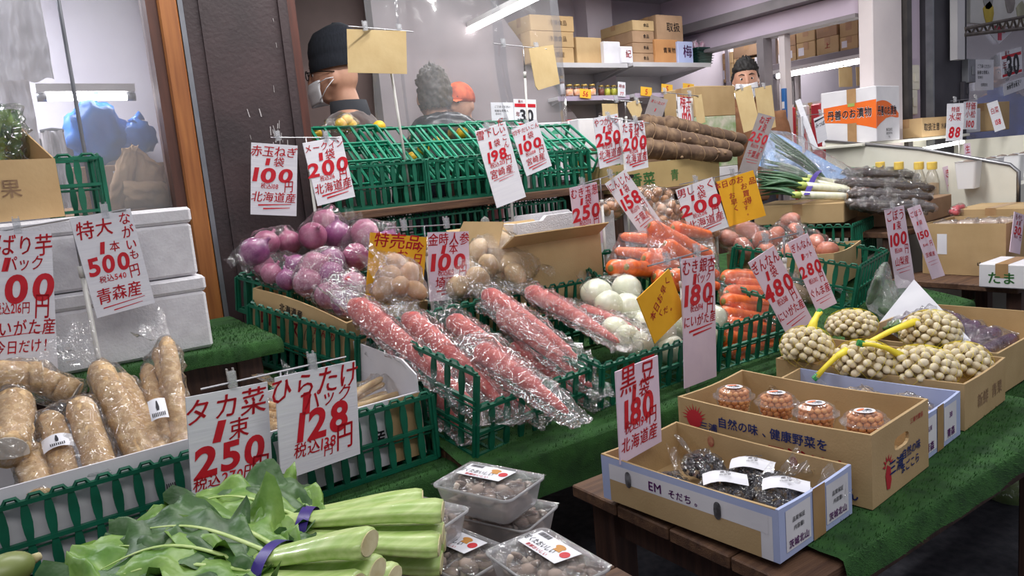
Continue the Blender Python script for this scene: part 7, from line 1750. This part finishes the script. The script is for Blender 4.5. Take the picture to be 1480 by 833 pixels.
# on the crate shelf
card('long white card offering dried winter radish at 198', (686, 190), (732, 187), (718, 301), 2.66, [('雪下し', 0.38, 0.07, 0.2), ('だいこん', 0.84, 0.13, 0.16, dict(vert=True)), bold('1', 0.34, 0.22, 0.20, 1.9), ('袋', 0.56, 0.22, 0.18), bold('198', 0.46, 0.36, 0.30, 1.2), ('税込213', 0.40, 0.47, 0.12), ('円', 0.78, 0.46, 0.2, dict(sx=0.8)), ('宮崎産', 0.46, 0.58, 0.20), ('/', 0.5, 0.65, 0.016, dict(L=0.36)), ('/', 0.55, 0.68, 0.016, dict(L=0.25))], kfit=0.68)
card('white card offering shredded dried radish at 100', (738, 187), (778, 185), (761, 255), 2.66, std('切干だいこん', '袋', '100', '税込108', '宮崎産', nh=0.16))
stand('wire card holder above the shelf crates', (692, 186), (772, 181), 2.665, 0.45, (0, 0.0), (0.14, 0.86), z0=0.98)
card('white card offering long taro at 250', (857, 171), (893, 174), (867, 244), 2.62, std('やつがしら', '袋', '250', '税込270', '北海道産', nh=0.18))
card('white card offering onions at 200 in front of the ringed taro', (898, 178), (931, 180), (905, 249), 2.62, std('たまねぎ', '袋', '200', '税込216', '北海道産', nh=0.2))
stand('wire card holder in front of the ringed taro', (865, 168), (938, 178), 2.625, 0.45, (0, 0), (0.18, 0.72), z0=0.72)
# over the middle crates
card('pink card offering peeled onions at 250', (823, 272), (862, 263), (834, 363), 2.30, std('むき玉葱', '袋', '250', '税込270', '中国産', nh=0.2), m_pink)
card('leaning white card offering carrots at 158', (874, 266), (906, 250), (928, 342), 2.30, std('にんじん', '袋', '158', '税込170', '千葉産', nh=0.22), m_paper)
stand('wire card holder between the carrots and the open carton', (835, 268), (888, 252), 2.305, 0.6, (0, 0), (0.12, 0.88), z0=0.70)
card('wide white card offering baron potatoes at 200', (976, 275), (1030, 258), (1000, 346), 2.26, std('男しゃく', '袋', '200', '税込216', '北海道産', nh=0.22, psx=1.05), m_paper)
card('yellow card announcing the bargain of the day', (1035, 263), (1090, 254), (1054, 328), 2.26, [('本日のお', 0.30, 0.10, 0.16), ('お買得', 0.66, 0.42, 0.16, dict(vert=True)), ('品', 0.90, 0.20, 0.15), ('お早く', 0.30, 0.52, 0.14, dict(vert=True)), ('です。', 0.56, 0.72, 0.11, dict(vert=True))], m_yellow, m_red2)
stand('wire card holder above the reddish potatoes', (982, 267), (1070, 249), 2.265, 0.55, (0, 0), (0.25, 0.86), z0=0.70)
card('yellow sale card tucked among the red onions', (535, 336), (617, 339), (528, 432), 2.14, [('特売品', 0.48, 0.09, 0.22), ('今日だけ!', 0.86, 0.52, 0.15, dict(vert=True)), ('お買得', 0.58, 0.50, 0.16, dict(vert=True)), ('どう', 0.30, 0.62, 0.13, dict(vert=True))], m_yellow, m_red)
card('pink card offering long red carrots at 100 each', (618, 336), (676, 324), (621, 436), 2.14, std('金時人参', '本', '100', '税込108', '埼玉産', nh=0.21), m_pink)
stand('chromed card holder among the red onions and potatoes', (556, 330), (666, 324), 2.145, 0.5, (0, 0.0), (0.24, 0.80), z0=0.66)
card('tall pink card offering peeled ginkgo at 180 per pack', (985, 375), (1032, 366), (989, 562), 1.53, [(q[0], q[1], q[2]*0.66)+tuple(q[3:]) for q in std('むき銀杏', 'パック', '180', '税込194', 'にいがた産', nh=0.21)], m_pink, kfit=0.66)
card('yellow diamond-hung card with red brush writing', (920, 432), (966, 388), (946, 497), 1.53, [('本日お早く', 0.52, 0.34, 0.14, dict(rot=0.5)), ('くだ。', 0.55, 0.62, 0.12, dict(rot=-0.2))], m_yellow, m_red2)
stand('white pole card holder in front of the peeled onions', (936, 385), (1024, 361), 1.535, 0.52, (0.0, 0.0), (0.30, 0.80), z0=0.545)
card('leaning pink card offering ginkgo nuts at 480 per bag', (1081, 380), (1118, 355), (1139, 488), 1.50, std('ぎんなん', '袋', '480', '税込518', 'にいがた産', nh=0.2), m_pink)
card('leaning pink card offering ginkgo nuts at 280 per net', (1138, 351), (1167, 337), (1181, 452), 1.50, std('ぎんなん', 'ネット', '280', '税込302', 'ぐんま産', nh=0.19), m_pink)
stand('wire card holder above the ginkgo nuts', (1098, 350), (1163, 335), 1.505, 0.52, (0, 0), (0.12, 0.88), z0=0.56)
card('creased white card offering black beans at 180, standing in the bean box', (889, 538), (950, 514), (896, 672), 1.135, [('黒', 0.26, 0.13, 0.30), ('豆', 0.72, 0.09, 0.30), bold('1', 0.38, 0.29, 0.22, 1.8), ('袋', 0.62, 0.28, 0.2), bold('180', 0.48, 0.48, 0.36, 1.1), ('税込194', 0.40, 0.64, 0.13), ('円', 0.80, 0.62, 0.2, dict(sx=0.8)), ('北海道産', 0.46, 0.82, 0.17)], m_pink)
card('pink card offering long roots at 100 beside the burdock', (1278, 304), (1306, 297), (1296, 424), 1.78, [(q[0], q[1], q[2]*0.85)+tuple(q[3:]) for q in std('ごぼう', '束', '100', '税込108', '山梨産', nh=0.24)], m_pink, kfit=0.85)
card('pink card offering burdock at 150 before the big carton', (1311, 302), (1330, 297), (1347, 404), 1.78, [(q[0], q[1], q[2]*0.9)+tuple(q[3:]) for q in std('ごぼう', '袋', '150', '税込162', '茨城産', nh=0.24)], m_pink, kfit=0.9)
stand('wire card holder before the big brown carton', (1274, 303), (1334, 293), 1.785, 0.5, (0, 0), (0.25, 0.80), z0=0.0)
card('grey-backed leaning card offering leeks at 250', (1096, 163), (1122, 160), (1062, 264), 2.56, [(q[0], q[1], q[2]*0.75)+tuple(q[3:]) for q in std('ねぎ', '束', '250', '税込270', '千葉産', nh=0.24)], m_grey, m_red2, kfit=0.75)
# kraft cards and others further in
card('blank kraft card turned backwards beside the man in the knit hat', (501, 42), (587, 45), (503, 105), 2.745, None, m_kraft, cat='card', group='blank kraft cards', name='blank_card')
stand('thin white pole with a wire bar rising from the crate shelf', (503, 38), (597, 46), 2.75, 0.55, (0.06, 0.05), (0.25, 0.78), z0=1.17, poler=0.0055)
card('blank kraft card with a cut corner beside the vinyl sheet', (764, 70), (800, 71), (775, 131), 2.80, None, m_kraft, cat='card', group='blank kraft cards', name='blank_card', shape=[(0.08, 0), (1, 0.05), (1, 1), (0, 1), (0, 0.10)])
stand('wire card holder in front of the vinyl sheet', (713, 63), (790, 71), 2.805, 0.55, (0, 0.03), (0.18, 0.80), z0=1.17, poler=0.005)
card('small blank kraft card above the tilted white carton', (870, 150), (892, 150), (872, 178), 2.92, None, m_kraft, cat='card', group='blank kraft cards', name='blank_card')
card('blank kraft card with clipped corners behind the onion price card', (905, 149), (926, 149), (909, 173), 2.92, None, m_kraft, cat='card', group='blank kraft cards', name='blank_card', shape=[(0.3, 0), (0.8, 0), (1, 0.35), (0.9, 1), (0.1, 1), (0, 0.8)])
stand('wire card holder behind the onion price card', (872, 144), (928, 148), 2.925, 0.55, (0, 0), (0.32, 0.85), z0=1.11, poler=0.005)
card('dark grey card with red figures above the ringed taro', (941, 137), (967, 136), (929, 173), 3.02, [('まいたけ', 0.5, 0.2, 0.16), bold('1', 0.5, 0.5, 0.2, 1.5), ('300', 0.5, 0.82, 0.26, dict(heavy=1))], m_grey, m_red2)
card('white card with red figures 100 above the ringed taro', (979, 140), (1001, 142), (981, 178), 3.02, [('梅干', 0.5, 0.18, 0.3), bold('1', 0.35, 0.5, 0.25, 1.5), ('杯', 0.62, 0.5, 0.24), ('100', 0.5, 0.82, 0.34, dict(heavy=1))])
card('blank kraft card beside the white 100 card', (1002, 140), (1014, 141), (1008, 181), 3.03, None, m_kraft, cat='card', group='blank kraft cards', name='blank_card')
stand('wire card holder above the ringed taro', (955, 133), (1010, 139), 3.025, 0.4, (0, 0), (0.1, 0.75), z0=1.11, poler=0.005)
card('blank kraft card before the brown jacket', (1061, 131), (1086, 129), (1075, 192), 3.05, None, m_kraft, cat='card', group='blank kraft cards', name='blank_card')
card('blank kraft card before the white mask', (1091, 128), (1115, 127), (1098, 190), 3.05, None, m_kraft, cat='card', group='blank kraft cards', name='blank_card')
stand('wire card holder in front of the shop man', (1064, 129), (1113, 125), 3.055, 0.5, (0, 0), (0.15, 0.8), z0=0.0, poler=0.005)
card('blank kraft card hung over the pickle carton tape', (1212, 97), (1231, 97), (1213, 126), 3.12, None, m_kraft, cat='card', group='blank kraft cards', name='blank_card')
card('blank kraft card hung beside the pale pillar', (1237, 97), (1256, 96), (1238, 124), 3.12, None, m_kraft, cat='card', group='blank kraft cards', name='blank_card')
stand('wire card holder above the pickle carton', (1209, 95), (1260, 92), 3.125, 0.55, (0, 0), (0.2, 0.75), z0=0.0, poler=0.005)
card('narrow white card turned edge-on beside the leek leaves', (1149, 146), (1157, 144), (1175, 217), 2.75, None, m_paper)
card('white card with a red figure behind the leek leaves', (1158, 168), (1168, 165), (1160, 222), 2.78, [('50', 0.5, 0.25, 0.4), bold('8', 0.5, 0.6, 0.6, 1.0)], m_paper)
card('white label card with black print next to the pickle carton', (1176, 172), (1190, 166), (1182, 208), 2.78, [('みつば', 0.5, 0.3, 0.25), ('/', 0.5, 0.1, 0.1, dict(L=0.5))], m_paper, m_blk)
stand('wire card holder behind the leeks', (1150, 168), (1192, 164), 2.785, 0.3, (0, 0), (0.1, 0.85), z0=0.80, poler=0.005)
card('blue-edged white card with red 88 on the showcase', (1369, 150), (1393, 149), (1367, 204), 2.52, [('水菜', 0.5, 0.36, 0.3), ('88', 0.5, 0.76, 0.5, dict(heavy=1)), ('特価', 0.5, 0.16, 0.2)])
card('white card with red band and 100 on the showcase', (1393, 147), (1412, 147), (1392, 187), 2.52, [('特価', 0.5, 0.15, 0.3), ('小松', 0.5, 0.45, 0.3), ('100', 0.5, 0.8, 0.34, dict(heavy=1))])
stand('wire card holder on the showcase rim', (1374, 146), (1414, 142), 2.525, 0.3, (0, 0), (0.15, 0.9), z0=0.94, poler=0.005)
card('white card tilted on the showcase beside the pale carton', (1426, 150), (1442, 148), (1438, 191), 2.45, [('白菜', 0.5, 0.3, 0.3), ('158', 0.5, 0.7, 0.3, dict(heavy=1))])
card('narrow pink card hanging inside the showcase', (1393, 208), (1402, 207), (1397, 252), 2.25, [('生', 0.5, 0.2, 0.6), ('98', 0.5, 0.6, 0.5, dict(heavy=1))], m_pink)
card('pink and blue card hanging by the bottles', (1362, 242), (1372, 239), (1373, 292), 2.2, [('き', 0.5, 0.2, 0.6), ('78', 0.5, 0.6, 0.5, dict(heavy=1))], m_pink)
card('thin white card leaning over the bag of sweets', (1377, 240), (1382, 238), (1398, 290), 2.2, None, m_paper)
card('pink card at the corner of the big carton', (1466, 306), (1481, 298), (1459, 364), 1.52, std('もやし', '袋', '30', '税込32', None, nh=0.2, ul=0), m_pink)
# posters and notices
def poster(label, tl, tr, bl, y):
    o = card(label, tl, tr, bl, y, [('30', 0.55, 0.56, 0.46, dict(heavy=1, slant=0, jit=0))], m_labelp, m_blk, 'poster', 'discount posters', 'poster', 0.003, yaw=0)
    W = solve_card(tl, tr, bl, y, 0); w_, h_ = W[1].length, W[2].length
    k = MB(); patch(k, 0.03*w_, 0.72*h_, 0.97*w_, 0.84*h_, T(0, 0, 0.0025)); k.build('red_band', m_red, o)
    k = MB(); patch(k, 0.03*w_, 0.04*h_, 0.97*w_, 0.14*h_, T(0, 0, 0.0025)); k.build('lower_red_band', m_red, o)
    letters(o, m_red, [('年', 0.16*w_, 0.46*h_, 0.16*w_), ('最大', 0.3*w_, 0.92*h_, 0.09*w_)], T(0, 0, 0.0026), 'red_print')
    letters(o, m_blk, [('取扱店です', 0.5*w_, 0.24*h_, 0.12*w_)], T(0, 0, 0.0026), 'small_print')
poster('red and white poster with a big 30 below the vinyl sheet', (742, 143), (774, 141), (744, 184), 3.01)
poster('red and white poster with a big 30 on the far glass', (1446, 76), (1476, 71), (1448, 114), 2.965)
N_ = [('ご了承ください', 0.5, 0.22, 0.08), ('新鮮な青果入', 0.45, 0.42, 0.08), ('年中行', 0.3, 0.58, 0.07), ('合同会社', 0.5, 0.82, 0.07)]
card('small white printed notice beside the 30 poster', (709, 148), (741, 146), (711, 177), 3.01, N_, m_labelp, m_blk, 'notice', None, 'notice', 0.003, jit=0, slant=0, yaw=0)
card('small white notice below the 30 poster on the glass', (1450, 122), (1480, 117), (1451, 139), 2.965, N_[:2], m_labelp, m_blk, 'notice', None, 'notice', 0.003, jit=0, slant=0, yaw=0)
card('pale printed sheet behind the far glass', (1408, 86), (1436, 84), (1408, 131), 2.966, N_, m_labelp, m_steel, 'notice', None, 'notice', 0.003, jit=0, slant=0, yaw=0)
bpy.context.view_layer.update()
